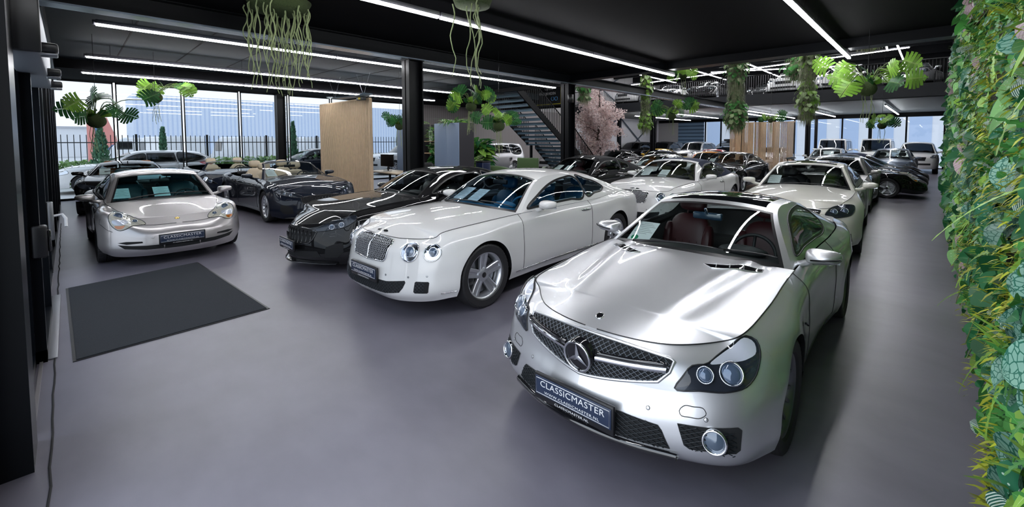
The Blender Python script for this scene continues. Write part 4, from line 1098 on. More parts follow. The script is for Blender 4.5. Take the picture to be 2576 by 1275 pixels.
def sheet(loc,yaw,label,green=False,tilt=62,w=.21,h=.297):
    """price sheet standing behind a windscreen"""
    r=empty('price_sheet',loc,yaw,label,'paper','price sheets behind the windscreens')
    M=Matrix.Rotation(R(tilt),4,'Y')
    m=MB(); m.box(-.001,.001,-w/2,w/2,0,h,M); m.build('paper',[PAPER],r,smooth=False)
    m=MB()
    for k in range(9):
        ww=w*(.20+.12*((k*7)%3)); z=h*(.92-.085*k)
        if not(green and k>6): m.box(-.0018,-.001,-ww,ww,z-.004,z,M)
    m.build('printed_lines',[INK],r,smooth=False)
    if green:
        m=MB(); m.lathe([(.035,.0),(.035,.001),(.0005,.001)],24,'z',M@Matrix.Translation((-.0012,.045,.055))@Matrix.Rotation(R(-90),4,'Y')); m.build('green_disc',[GREENINK],r,smooth=False)
    return r
def sheets(car,items):
    a=car.yaw+math.pi/2; c,s=math.cos(a),math.sin(a)
    for (x,y,z),lab,gr in items:
        sheet((car.loc[0]+x*c-y*s,car.loc[1]+x*s+y*c,car.loc[2]+z),a,lab,gr)
def face_sl(car):
    d=(1,-.12,-.45)
    # radiator grille
    up=[(.12,y,.700-.030*(y/.47)**2+.004) for y in np.linspace(.465,-.465,15)]; lo=[(.1,y,.492+.075*(abs(y)/.43)**1.25) for y in np.linspace(-.43,.43,15)]
    out=[(.1,.488,.665)]+up+[(.1,-.488,.665),(.1,-.478,.62)]+lo+[(.1,.478,.62)]
    g=vent(car,'grille',out,(1,0,0),car.sp['paint'],fr=.010)
    f=lambda a,b:(.1,a,b)
    o2=[(p[1]*.985,.595+(p[2]-.595)*.95) for p in out]
    car.lattice(o2,f,(1,0,0),.010,.0019,[.020,.020],[R(35),R(-35)],4).build('mesh_lattice',[pbr('mesh_steel',(.16,.18,.21),.3,.9)],g)
    for s in (1,-1):
        m=MB(); Ps=[]
        for t in np.linspace(.10,.465,9):
            l,n=car.hit((.1,s*t,.600+.03*(t/.46)),(1,0,0)); Ps.append(l+n*.020)
        G=[]
        for p in Ps: G.append([(p.x+a,p.y,p.z+b) for a,b in ((0,-.020),(-.012,-.012),(-.014,.006),(-.004,.018),(.02,.016),(.02,-.018))])
        m.grid(np.array(G),closed_v=True,flip=(s>0)); m.build('grille_bar',[CHROME],g)
        m=MB(); m.tube([(p.x-.004,p.y,p.z+.030) for p in Ps],.012,6); m.build('dark_bar',[GLOSSB],g)
    # star
    l,n=car.hit((.1,0,.598),(1,0,0)); c=Vector((l.x-.045,0,.600)); st=MB(); T=R(-8)
    M=Matrix.Translation(c)@Matrix.Rotation(T,4,'Y')@Matrix.Rotation(R(-90),4,'Y')
    b=MB(); b.lathe([(.092,-.05),(.092,.0),(.080,.004),(.0005,-.004)],32,'z',M); b.build('star_dish',[GLOSSB],g)
    pts=[M@Vector((.085*math.cos(a),.085*math.sin(a),.006)) for a in np.linspace(0,2*math.pi,49)[:-1]]; st.tube(pts,.0075,8,closed=True)
    for k in range(3):
        a=R(0+120*k) ; e=Vector((math.cos(a),math.sin(a),0)); s_=Vector((-math.sin(a),math.cos(a),0))
        A=[Vector((0,0,.018)),e*.020+s_*.0+Vector((0,0,.014))]
        tip=e*.084+Vector((0,0,.008)); L_=Vector((math.cos(a+R(60)),math.sin(a+R(60)),0))*.017+Vector((0,0,.006)); Rr=Vector((math.cos(a-R(60)),math.sin(a-R(60)),0))*.017+Vector((0,0,.006))
        st.add([tuple(M@p) for p in (Vector((0,0,.020)),L_,tip,Rr)],[(0,1,2),(0,2,3)][::1]); st.add([tuple(M@p) for p in (Vector((0,0,.020)),L_,tip,Rr)],[(2,1,0),(3,2,0)])
    st.build('star_emblem',[CHROME],g)
    # round badge on the bonnet
    e=flatdisc(car,'bonnet_badge',(.22,0,.78),(0,0,-1),.026,CHROME,.001,.004); flatdisc(car,'badge_face',(.22,0,.78),(0,0,-1),.021,GLOSSB,.004,.002,parent=e)
    # headlights
    out=[(.136,.508,.550),(.16,.536,.607),(.211,.565,.655),(.262,.620,.664),(.333,.652,.694),(.409,.691,.73),(.491,.748,.772),(.508,.785,.758),(.470,.818,.719),(.428,.826,.677),(.379,.820,.622),(.331,.797,.584),(.26,.735,.562),(.188,.623,.556)]
    dd=(.84,-.27,-.46)
    headlamps(car,out,dd,[((.228,.626,.622),.036),((.309,.727,.632),.050)],upper=[(.275,.634,.663),(.343,.661,.694),(.414,.702,.729),(.480,.746,.764),(.490,.776,.752),(.452,.803,.713),(.398,.777,.690),(.328,.711,.676)])
    # lower intakes
    o=[(.0,.455,.368),(.0,.27,.385),(.0,-.27,.385),(.0,-.455,.368),(.0,-.475,.345),(.0,-.515,.262),(.0,0,.250),(.0,.515,.262),(.0,.475,.345)]
    o=[tuple(p) for p in dense(o,.05)]
    v=vent(car,'lower_intake',o,(1,0,0),None,lat=(.020,[R(25),R(-25)],.0026,pbr('mesh_black',(.02,.025,.03),.25,.3)))
    m=MB(); P=[(0,y,.238) for y in np.linspace(-.545,.545,27)]; q=car.line(P,(1,0,0),.012); G=[[(p[0]-.012,p[1],p[2]-.018),(p[0]-.016,p[1],p[2]+.004),(p[0],p[1],p[2]+.016),(p[0]+.03,p[1],p[2]+.012),(p[0]+.03,p[1],p[2]-.02)] for p in q]
    m.grid(np.array(G),closed_v=True,flip=False); tag(m.build('front_lip',[GLOSSB],car.root),'gloss black lower lip')
    o=[(.097,.54,.396),(.156,.67,.402),(.245,.785,.412),(.256,.80,.398),(.24,.80,.305),(.22,.785,.290),(.152,.693,.292),(.112,.60,.285),(.10,.575,.30)]
    vent(car,'side_intake',o,(1,-.10,-.15),None,both=True,lat=(.020,[R(25),R(-25)],.0024,bpy.data.materials['mesh_black']))
    for g in (1,-1):
        l,n=car.hit((.2,.705*g,.348),(1,0,0)); ax=Vector((-.93,.25*g,.15)).normalized(); b=l+Vector((-.012,0,0)); u=ax.orthogonal().normalized(); w=ax.cross(u)
        M=Matrix(((u.x,w.x,ax.x,b.x),(u.y,w.y,ax.y,b.y),(u.z,w.z,ax.z,b.z),(0,0,0,1)))
        m=MB(); m.lathe([(.056,-.03),(.060,.012),(.054,.020),(.047,.012),(.045,.0)],28,'z',M); o=m.build('fog_lamp',[CHROME],car.root)
        m=MB(); m.lathe([(.046,.004),(.03,.012),(.0005,.014)],20,'z',M); m.build('fog_lens',[LAMPLENS],o)
        m=MB(); q=[tuple(p) for p in rounded([(.18,.555*g,.475),(.22,.60*g,.482),(.25,.648*g,.478),(.25,.658*g,.462),(.23,.640*g,.440),(.2,.59*g,.434),(.18,.548*g,.438),(.18,.542*g,.455)],24)]; m.tube(car.line(q,(1,0,0),.0005),.0022,5,closed=True); m.build('washer_cap_seam',[BLACKM],car.root)
        for y,z in ((.40,.435),(.66,.435)): 
            e=flatdisc(car,'parking_sensor',(.1,y*g,z),(1,0,0),.011,BLACKM,.0005,.001,14); flatdisc(car,'sensor_face',(.1,y*g,z),(1,0,0),.009,car.sp['paint'],.001,.0015,14,parent=e)
        # bonnet vents
        vo=[tuple(p) for p in dense([(1.205,.255*g,1),(1.32,.45*g,1),(1.42,.60*g,1),(1.36,.605*g,1),(1.21,.44*g,1),(1.165,.32*g,1)],.04)]
        ov=car.patch([Vector(p) for p in vo],(0,0,-1),.004).build('bonnet_vent',[GLOSSB],car.root)
        m=MB(); m.tube(car.line(vo,(0,0,-1),.002),.004,6,closed=True); m.build('vent_frame',[car.sp['paint']],ov)
        m=MB()
        for t in (.345,.425,.505): m.tube(car.line([(1.185+.55*(t-.33),t*g,1),(1.225+.58*(t-.33),(t-.01)*g,1),(1.255+.60*(t-.33),(t-.02)*g,1)],(0,0,-1),.006),.0035,5)
        m.build('vent_fins',[car.sp['paint']],ov)
        # gills behind the front wheel
        strake(car,'fender_gill',[(1.30,.9,.62),(1.36,.9,.60),(1.44,.9,.56)],BLACKM,.006); 
    wipers(car,[((1.42,.45,1),(1.47,-.35,1),0),((1.47,-.30,1),(1.60,-.64,1),1)])
    for g in (1,-1): m=MB(); m.tube([(1.692,g*.84,.948),(1.690,g*.92,.957),(1.700,g*.99,.968),(1.735,g*1.018,.972)],.006,6); m.build('mirror_signal',[BLACKM],car.root)
    rear_view_mirror(car,1.98,1.14,pbr('mirror_blue',(.03,.06,.10),.15,0,1)); door_handles(car,2.42,.74)
def face_bentley(car,lamp=True,wing=True):
    out=[tuple(p) for p in dense([(.1,.325,.778),(.1,.16,.793),(.1,0,.798),(.1,-.16,.793),(.1,-.325,.778),(.1,-.345,.755),(.05,-.318,.60),(.05,-.29,.575),(.05,0,.558),(.05,.29,.575),(.05,.318,.60),(.1,.345,.755)],.05)]
    g=vent(car,'grille',out,(1,0,0),CHROME,fr=.009)
    car.lattice([(p[1]*.97,.68+(p[2]-.68)*.96) for p in out],lambda a,b:(.1,a,b),(1,0,0),.008,.0042,[.024,.024],[R(52),R(-52)],4).build('mesh_lattice',[pbr('grille_chrome',(.42,.43,.46),.35,.9) if 'grille_chrome' not in bpy.data.materials else bpy.data.materials['grille_chrome']],g)
    m=MB(); m.tube(car.line([(.1,0,z) for z in np.linspace(.565,.795,8)],(1,0,0),.010),.010,6); m.build('grille_spine',[CHROME],g)
    for g_ in (1,-1):
        for (c,r) in (((.16,.580,.688),.090),((.28,.775,.690),.079)):
            dd=Vector((1,-.42*g_*0+.25*g_*-1,-.12)); dd=Vector((1,.30*-g_*-1*-1,0)) if False else Vector((1,-.38*g_,-.10))
            pts=circ((c[0],c[1]*g_,c[2]),r,dd,28)
            h=car.patch(pts,dd,.004,3).build('headlight',[LAMPCHR],car.root)
            rm=MB(); rm.tube(car.line(pts,dd,.006),.007,8,closed=True); rm.build('headlight_rim',[CHROME],h)
            l,n=car.hit((c[0],(c[1]+.012)*g_,c[2]+.01),dd); ax=(-dd.normalized()*.5+n*.5).normalized(); b=l+n*.012; u=ax.orthogonal().normalized(); w=ax.cross(u)
            M=Matrix(((u.x,w.x,ax.x,b.x),(u.y,w.y,ax.y,b.y),(u.z,w.z,ax.z,b.z),(0,0,0,1)))
            m=MB(); m.lathe([(r*.62,-.004),(r*.64,.010),(r*.55,.014),(r*.5,.004)],24,'z',M); m.build('lamp_ring',[CHROME],h)
            m=MB(); m.lathe([(r*.5,.004),(r*.35,.014),(.0005,.018)],20,'z',M); m.build('lens',[LAMPLENS],h)
            car.patch(pts,dd,.016,4,dome=.022).build('lamp_cover',[LAMPCLEAR],h)
    o=[tuple(p) for p in dense([(.09,.59,.418),(.0,.38,.390),(.0,-.38,.390),(.09,-.59,.418),(.09,-.60,.40),(.07,-.58,.345),(.05,-.54,.295),(.0,-.36,.266),(.0,0,.262),(.0,.36,.266),(.05,.54,.295),(.07,.58,.345),(.09,.60,.40)],.05)]
    vent(car,'lower_intake',o,(1,0,0),None,lat=(.026,[R(40),R(-40)],.0022,pbr('mesh_dark',(.05,.06,.075),.3,.6) if 'mesh_dark' not in bpy.data.materials else bpy.data.materials['mesh_dark']))
    o=[(.138,.685,.408),(.145,.695,.418),(.22,.79,.416),(.226,.80,.405),(.215,.795,.312),(.21,.785,.302),(.13,.69,.302),(.122,.68,.315)]
    vent(car,'side_intake',o,(1,-.5,0),None,both=True,lat=(.026,[R(40),R(-40)],.0022,bpy.data.materials['mesh_dark']))
    if wing:
        m=MB()
        for s in (1,-1): m.add([(.205,0,.895),(.175,s*.02,.89),(.185,s*.10,.90),(.20,s*.105,.90),(.225,s*.03,.90)],[(0,1,2,3,4) if s<0 else (4,3,2,1,0)])
        m2=MB()
        for s in (1,-1):
            q=[(.19,s*.012,1),(.175,s*.05,1),(.185,s*.105,1),(.20,s*.10,1),(.215,s*.05,1),(.21,s*.012,1)]
            P=car.patch([Vector(p) for p in q],(0,0,-1),.004,2); b=len(m2.v); m2.v+=P.v; m2.f+=[tuple(b+i for i in f) for f in P.f]; m2.m+=P.m
        m2.build('winged_badge',[GLOSSB],car.root); flatdisc(car,'badge_oval',(.20,0,1),(0,0,-1),.018,CHROME,.003,.004)
    for g_ in (1,-1):
        for y,z in ((.34,.45),(.62,.455),(.80,.47)): flatdisc(car,'parking_sensor',(.1,y*g_,z),(1,-.2*g_,0),.011,STEEL,.0005,.001,14)
    strake(car,'sill_trim',[(x,.95,.275+.03*(x-1.35)/1.4) for x in np.linspace(1.36,3.1,14)],CHROME,.007); strake(car,'bumper_trim',[(x,.95,.285+.04*(x-.30)) for x in np.linspace(.32,.47,5)],CHROME,.006,d=None)
    door_handles(car,2.72,.845,.2,CHROME)
    wipers(car,[((1.42,.50,1),(1.44,-.30,1),0),((1.47,-.20,1),(1.56,-.66,1),1)]); rear_view_mirror(car,2.0,1.24)
def face_porsche(car):
    dd=(1,.03,-.22)
    dd=(1,-.06,-.25); out=[(.472,.747,.73),(.56,.715,.762),(.62,.645,.768),(.60,.575,.740),(.53,.515,.70),(.46,.457,.664),(.40,.409,.638),(.27,.383,.588),(.26,.46,.590),(.238,.533,.586),(.216,.585,.560),(.245,.651,.540),(.316,.711,.580),(.394,.746,.659)]
    cr=pbr('lamp_cream',(.62,.57,.44),.3,0,.6)
    headlamps(car,out,dd,[((.50,.648,.715),.044),((.394,.480,.630),.026)],house=cr,upper=[(.42,.715,.665),(.42,.66,.668),(.40,.58,.655),(.34,.56,.620),(.30,.63,.605),(.36,.71,.625)],lower=[(.314,.701,.600),(.27,.64,.602),(.261,.60,.598),(.246,.62,.566),(.275,.677,.564)],rim=BLACKM)
    for g in (1,-1):
        o=[(.1,.685,.372),(.1,.60,.385),(.1,.44,.378),(.1,.435,.355),(.1,.60,.345)]
        vent(car,'upper_intake',[(p[0],p[1]*g,p[2]) for p in o],(1,0,0),None)
        o=[(.1,.685,.345),(.1,.55,.325),(.1,.40,.315),(.1,.22,.315),(.1,.21,.255),(.1,.40,.258),(.1,.62,.285)]
        vent(car,'lower_intake',[(p[0],p[1]*g,p[2]) for p in o],(1,0,0),None)
    o=[(.1,.20,.31),(.1,-.20,.31),(.1,-.21,.25),(.1,0,.245),(.1,.21,.25)]; vent(car,'centre_intake',o,(1,0,0),None)
    flatdisc(car,'bonnet_crest',(.36,0,1),(0,0,-1),.032,GOLD,.001,.005)
    flatdisc(car,'tow_cap',(.1,.33,.43),(1,0,0),.024,car.sp['paint'],.001,.002)
    wipers(car,[((1.27,.45,1),(1.30,-.30,1),0),((1.30,-.25,1),(1.42,-.62,1),1)]); rear_view_mirror(car,1.82,1.12); door_handles(car,2.3,.74)
def face_gt(car,grille=True):
    up=[(.06,y,.606-.040*(abs(y)/.5)**2) for y in np.linspace(.42,-.42,13)]; lo=[(.06,y,.36+.05*(abs(y)/.4)**2) for y in np.linspace(-.38,.38,11)]
    out=[(.06,.45,.55)]+up+[(.06,-.45,.55),(.06,-.43,.46)]+lo+[(.06,.43,.46)]
    g=vent(car,'grille',out,(1,0,0),GLOSSB,fr=.010)
    m=MB()
    for y in np.linspace(-.38,.38,13):
        P=[(.06,y*(1-.1*(z-.6)),z) for z in np.linspace(.385+.04*(y/.42)**2,.59-.04*(y/.42)**2,6)]; q=car.line(P,(1,0,0),.006); q=[(p[0]+.012*math.sin(i),p[1],p[2]) for i,p in enumerate(q)]; m.tube(q,.010,5)
    m.build('grille_bars',[GLOSSB],g)
    m=MB(); l,n=car.hit((.06,0,.49),(1,0,0)); 
    for s in (-1,0,1): m.tube([(l.x-.03,0,.43),(l.x-.035,s*.028,.48),(l.x-.035,s*.034,.54)],.006,6)
    m.tube([(l.x-.035,-.034,.485),(l.x-.035,.034,.485)],.006,6); m.build('trident_emblem',[GLOSSB],g)
    out=[(.156,.42,.576),(.229,.48,.626),(.369,.56,.690),(.487,.68,.738),(.590,.84,.765),(.565,.872,.735),(.483,.805,.652),(.355,.66,.600),(.252,.55,.574)]
    headlamps(car,out,(.40,-.88,-.25),[((.33,.63,.632),.030),((.42,.735,.665),.030)],rim=GLOSSB)
    o=[(.2,.62,.36),(.25,.74,.41),(.3,.82,.42),(.32,.83,.30),(.25,.76,.22),(.2,.60,.215)]; vent(car,'side_intake',o,(1,-.3,0),None,both=True)
    o=[(.1,.50,.30),(.1,.0,.275),(.1,-.50,.30),(.1,-.55,.22),(.1,0,.20),(.1,.55,.22)]; vent(car,'lower_intake',[tuple(p) for p in dense(o,.06)],(1,0,0),None)
    m=MB(); q=car.line([(0,y,.14) for y in np.linspace(-.72,.72,25)],(1,0,0),.02); G=[[(p[0]-.03,p[1],.125),(p[0]-.032,p[1],.135),(p[0]+.05,p[1],.145),(p[0]+.05,p[1],.125)] for p in q]; m.grid(np.array(G),closed_v=True); m.build('splitter',[GLOSSB],car.root)
    for g in (1,-1): m=MB(); m.tube(car.line([(.16,.66*g,.53),(.22,.74*g,.54),(.25,.76*g,.51),(.18,.68*g,.50)],(1,-.5*g,0),.0008),.002,5,closed=True); m.build('washer_cap_seam',[STEEL],car.root)
    wipers(car,[((1.52,.45,1),(1.54,-.35,1),0),((1.55,-.30,1),(1.68,-.66,1),1)]); door_handles(car,2.75,.80); rear_view_mirror(car,2.05,1.18)
def face_cl(car):
    up=[(.1,y,.765-.02*(y/.45)**2) for y in np.linspace(.40,-.40,11)]; lo=[(.1,y,.59+.02*(y/.4)**2) for y in np.linspace(-.36,.36,11)]
    out=[(.1,.425,.735)]+up+[(.1,-.425,.735),(.1,-.39,.63)]+lo+[(.1,.39,.63)]
    g=vent(car,'grille',out,(1,0,0),CHROME,fr=.008)
    m=MB()
    for z in (.63,.675,.72): m.tube(car.line([(.1,y,z) for y in np.linspace(-.39,.39,11)],(1,0,0),.008),.007,6)
    m.build('grille_bars',[CHROME],g)
    m=MB(); l,n=car.hit((.1,0,.68),(1,0,0)); m.tube([(l.x-.03,.085*math.cos(a),.68+.085*math.sin(a)) for a in np.linspace(0,6.283,33)[:-1]],.007,6,closed=True)
    for k in range(3): a=R(90+120*k); m.tube([(l.x-.03,0,.68),(l.x-.03,.083*math.cos(a),.68+.083*math.sin(a))],[.010,.003],5)
    m.build('star_emblem',[CHROME],g)
    out=[(.108,.486,.674),(.22,.505,.745),(.36,.571,.795),(.443,.709,.828),(.505,.813,.815),(.43,.825,.758),(.326,.790,.688),(.219,.69,.657),(.136,.568,.650)]
    headlamps(car,out,(1,-.07,-.15),[((.228,.580,.725),.042),((.328,.708,.738),.042)])
    o=[(.2,.60,.40),(.25,.80,.42),(.27,.815,.30),(.2,.62,.27)]; vent(car,'side_intake',[tuple(p) for p in dense(o,.05)],(1,-.1,0),None,both=True)
    for g_ in (1,-1): flatdisc(car,'fog_lamp',(.2,.71*g_,.345),(1,0,0),.045,CHROME,.004,.014)
    o=[(.1,.52,.40),(.1,-.52,.40),(.1,-.55,.26),(.1,.55,.26)]; vent(car,'lower_intake',[tuple(p) for p in dense(o,.06)],(1,0,0),None)
    door_handles(car,2.85,.86,.22,CHROME); wipers(car,[((1.52,.45,1),(1.55,-.35,1),0),((1.55,-.3,1),(1.66,-.66,1),1)]); rear_view_mirror(car,2.08,1.25)
def face_plain(car,zg=(.52,.66),yg=.42,zl=.68,lampw=.2,lx=.25,ly=.62):
    z0,z1=zg; out=[tuple(p) for p in dense([(.1,yg,z1),(.1,-yg,z1),(.1,-yg*.9,z0),(.1,yg*.9,z0)],.07)]
    g=vent(car,'grille',out,(1,0,0),CHROME)
    out=[(lx-.05,ly-lampw*.7,zl-.04),(lx,ly-lampw*.3,zl+.05),(lx+.2,ly+lampw,zl+.09),(lx+.25,ly+lampw*1.15,zl+.03),(lx+.05,ly+lampw*.5,zl-.06)]
    headlamps(car,out,(1,-.3,-.2),[((lx,ly,zl),.05)],house=LAMPCHR,cover=False)
    o=[tuple(p) for p in dense([(.1,.6,z0-.14),(.1,-.6,z0-.14),(.1,-.6,z0-.24),(.1,.6,z0-.24)],.08)]; vent(car,'lower_intake',o,(1,0,0),None)
# ---------------------------------------------------------------- the cars on the floor
GC1='cars parked on the showroom floor'
def papers(car,*it): sheets(car,it)
# silver roadster, nearest
c=Car('sports_car','silver two-seat roadster with black mesh grille and glass roof, largest and nearest the plant wall',(-1.44,1.92,0),R(1.3),sp_sl(SILVER),1.15)
c.wheels('ten_pair'); c.interior(LEATHRED,DASHB,2.22); number_plate(c,-.055,.37); c.mirror((1.78,.905,.955),SILVER); face_sl(c); c.done()
papers(c,((1.60,.50,.895),'white price sheet with green disc behind the windscreen of the silver roadster',True))
# white coupe
c=Car('sports_car','white two-door coupe with round twin headlights, chrome mesh grille and blue interior',(-4.42,2.13,0),R(1.9),sp_bentley(WHITE),1.1)
c.wheels('five_groove'); c.interior(LEATHBLUE,DASHBLUE,2.2,rear=True); number_plate(c,-.035,.445); c.mirror((1.86,.97,1.01),WHITE); face_bentley(c); c.done()
papers(c,((1.66,.52,.99),'outer price sheet behind the windscreen of the white coupe with blue interior',False),((1.60,.16,.99),'inner price sheet behind the windscreen of the white coupe with blue interior',False))
# silver rear engined coupe on the left
c=Car('sports_car','warm silver coupe with teardrop headlights parked behind the entrance mat',(-8.18,1.1,0),R(91.2),sp_porsche(GREYSILV),1.0)
c.wheels('five_star'); c.interior(LEATHTEAL,DASHB,1.98,rear=True); number_plate(c,-.02,.395); c.mirror((1.70,.93,.90),GREYSILV); face_porsche(c); c.done()
papers(c,((1.46,.52,.88),'left price sheet behind the windscreen of the warm silver coupe',False),((1.40,.02,.88),'middle price sheet behind the windscreen of the warm silver coupe',False))
# black coupe
c=Car('sports_car','glossy black coupe with wide low grille between the white coupe and the oak screen',(-6.66,2.08,0),R(0.6),sp_gt(BLACKP,glass=CARGLASS),1.0)
c.wheels('ten'); c.interior(LEATHB,DASHB,2.3); face_gt(c); number_plate(c,-.035,.375); c.mirror((1.95,.965,.975),BLACKP); c.done()
# dark open car
def cabrio(lab,loc,yaw,pm,seatm,sp,q,wheel,face=face_gt,plate=None,top=None):
    c=Car('convertible',lab,loc,yaw,sp,q); c.wheels(wheel); c.interior(seatm,DASHB,2.35,rear=True)
    return c
sg=sp_gt(DARKBLUE,glass=CARGLASS,open=True,xC=3.85,lining=LININGW)
c=cabrio('very dark blue open convertible with cream seats in front of the oak screen',(-9.98,3.88,0),R(92.1),DARKBLUE,LEATHCREAM,sg,.9,'multi')
face_gt(c); c.mirror((1.95,.965,.975),DARKBLUE); 
m=MB(); m.rbox(3.55,3.95,-.66,.66,.90,.99,.03); m.build('folded_top_cover',[BLACKTOP],c.root); c.done()
papers(c,((1.72,.50,.96),'price sheet behind the windscreen of the dark open convertible',False))
# ivory coupe behind the roadster
c=Car('sports_car','ivory white large coupe with dark headlights right behind the silver roadster',(-1.67,7.65,0),R(4),sp_cl(CREAMW),.95)
c.wheels('ten_pair'); c.interior(LEATHB,DASHB,2.35,rear=True); face_cl(c); number_plate(c,-.03,.46,detail=False); c.mirror((1.86,.98,1.02),CREAMW); c.done()
papers(c,((1.78,.52,.99),'price sheet behind the windscreen of the ivory coupe',False))
# white soft top
sb=sp_bentley(WHITE,soft=NAVYTOP,glass=CARGLASS,lining=LININGW); sb['dlo']=[rounded([(1.72,.97),(2.06,1.16),(2.35,1.25),(2.75,1.28),(2.90,1.275),(2.92,1.25),(2.92,1.02),(2.90,1.0),(2.6,.992),(2.2,.98),(1.9,.97)],60),rounded([(2.965,1.268),(3.2,1.215),(3.38,1.13),(3.36,1.07),(3.2,1.035),(2.985,1.008),(2.965,1.03),(2.965,1.23)],40)]
c=Car('convertible','white convertible with navy blue fabric roof between the white coupe and the ivory coupe',(-4.53,7.76,0),R(1.9),sb,.85)
c.wheels('five_groove'); c.interior(LEATHGREEN,DASHB,2.2,rear=True); face_bentley(c); c.mirror((1.86,.97,1.01),WHITE); c.done()
papers(c,((1.66,.52,.99),'outer price sheet behind the windscreen of the navy roofed convertible',False),((1.60,.06,.99),'inner price sheet behind the windscreen of the navy roofed convertible',False))
# black soft top
sb=sp_bentley(BLACKP,soft=BLACKTOP,glass=CARGLASS); sb['dlo']=[rounded([(1.72,.97),(2.06,1.16),(2.35,1.25),(2.75,1.28),(2.90,1.275),(2.92,1.25),(2.92,1.02),(2.90,1.0),(2.6,.992),(2.2,.98),(1.9,.97)],60),rounded([(2.965,1.268),(3.2,1.215),(3.38,1.13),(3.36,1.07),(3.2,1.035),(2.985,1.008),(2.965,1.03),(2.965,1.23)],40)]
c=Car('convertible','black convertible with black fabric roof behind the roof of the white coupe',(-7.33,7.6,0),R(-2),sb,.7)
c.wheels('five_groove'); c.interior(LEATHRED,DASHB,2.2); face_bentley(c,wing=False); c.mirror((1.86,.97,1.01),BLACKP); c.done()
papers(c,((1.66,.52,.99),'outer price sheet in the black fabric-roofed convertible',False),((1.60,.12,.99),'inner price sheet in the black fabric-roofed convertible',False))
# black coupe with tan seats
c=Car('sports_car','black coupe with tan interior seen between the navy roof and the ivory coupe',(-5.8,15.1,0),R(0),sp_bentley(BLACKP,glass=CARGLASS),.6)
c.wheels('five_groove',far=True); c.interior(LEATHTAN,DASHB,2.2,rear=True); face_bentley(c,wing=False); c.mirror((1.86,.97,1.01),BLACKP); c.done()
papers(c,((1.66,.50,.99),'price sheet in the black coupe with tan interior',False))
# silver coupe behind the ivory one
c=Car('sports_car','silver coupe with black roof right behind the ivory coupe',(-2.05,13.1,0),R(1),sp_sl(GREYSILV,L=4.3,xr=3.25,xC=3.55,glass=CARGLASSD,roof=[(1.38,.97),(2.10,1.30),(2.55,1.36),(2.95,1.33),(3.10,1.27),(3.52,.97)],edge=[(0,0,0),(2.10,.535,1.26),(2.52,.53,1.32),(2.90,.54,1.27),(3.06,.565,1.2),(0,0,0)],
  dlo=[rounded([(1.80,.955),(2.0,1.09),(2.22,1.2),(2.5,1.26),(2.75,1.24),(2.90,1.13),(2.86,.975),(2.4,.945)],50)]),.6)
c.wheels('ten_pair',far=True); c.interior(LEATHB,DASHB,2.2); face_cl(c); c.mirror((1.78,.905,.965),GREYSILV); c.done()
# black cars standing crosswise, noses to the plant wall
def cross(lab,y,sp,q,wheel,face=None,seatm=LEATHB,x=-.16):
    c=Car('sports_car',lab,(x,y,0),R(90),sp,q); c.wheels(wheel,far=True); c.interior(seatm,DASHB,1.98)
    if face: face(c)
    return c
c=cross('black coupe with silver five-spoke wheels, nearest of the cars facing the plant wall end',18.45,sp_porsche(BLACKP),.7,'five_star',face_porsche); c.mirror((1.72,.93,.91),BLACKP); c.done()
c=cross('black sports car with raised rear wing beside the five-spoke black coupe',20.7,sp_porsche(DARKBLUE),.5,'five_star'); c.mirror((1.72,.93,.91),DARKBLUE)
m=MB(); G=[[(4.25+.28*t,y,1.08+.05*math.sin(t*3)+.012*sg_) for t in np.linspace(0,1,5)] for y in np.linspace(-.75,.75,9) for sg_ in (0,)]; m.grid(np.array(G)); G2=np.array(G)-[0,0,.03]; m.grid(G2,flip=True); m.tube([(4.3,.4,.85),(4.35,.4,1.06)],.02,6); m.tube([(4.3,-.4,.85),(4.35,-.4,1.06)],.02,6); m.build('rear_wing',[BLACKP],c.root); c.done()
sb=sp_porsche(BLACKP,soft=NAVYTOP); c=cross('black car with dark blue fabric roof, farthest of the cars facing the plant wall end',22.95,sb,.5,'five_star'); c.done()
# white mid engined coupe with black roof
sp_=sp_porsche(WHITE,pano=3.6,panomat=PANOG,glass=CARGLASS); c=Car('sports_car','white low coupe with black roof and orange seats behind the navy roof',(-7.9,13.5,0),R(0),sp_,.55); c.wheels('ten',far=True); c.interior(pbr('orange_leather',(.5,.16,.03),.5),DASHB,1.98); c.mirror((1.72,.93,.91),WHITE); c.done()
papers(c,((1.46,.5,.88),'price sheet in the white low coupe with black roof',False))
# left: black sports car and roadster by the street windows
c=Car('sports_car','black coupe with tan seats behind the warm silver coupe at the street windows',(-14.45,.95,0),R(86),sp_gt(BLACKP,L=4.45,xf=.86,xr=3.5,xC=3.98,xA=1.5,door=(1.46,2.7),hoodprof=[(.10,.64),(.3,.735),(.6,.83),(1.0,.89),(1.34,.93)],glass=CARGLASS,roof=[(1.30,.925),(2.0,1.20),(2.45,1.255),(2.9,1.22),(3.2,1.15),(4.05,.95)],edge=[(0,0,0),(2.0,.565,1.155),(2.42,.55,1.205),(2.9,.56,1.16),(3.2,.60,1.09),(0,0,0)],
  dlo=[rounded([(1.72,.955),(2.0,1.07),(2.3,1.14),(2.6,1.15),(2.8,1.12),(2.8,.955),(2.3,.945)],50)]),.7)
c.wheels('ten',far=True); c.interior(LEATHTAN,DASHB,2.05); face_gt(c); c.mirror((1.75,.96,.96),BLACKP); c.done()
papers(c,((1.52,.45,.93),'price sheet in the black coupe at the street windows',False))
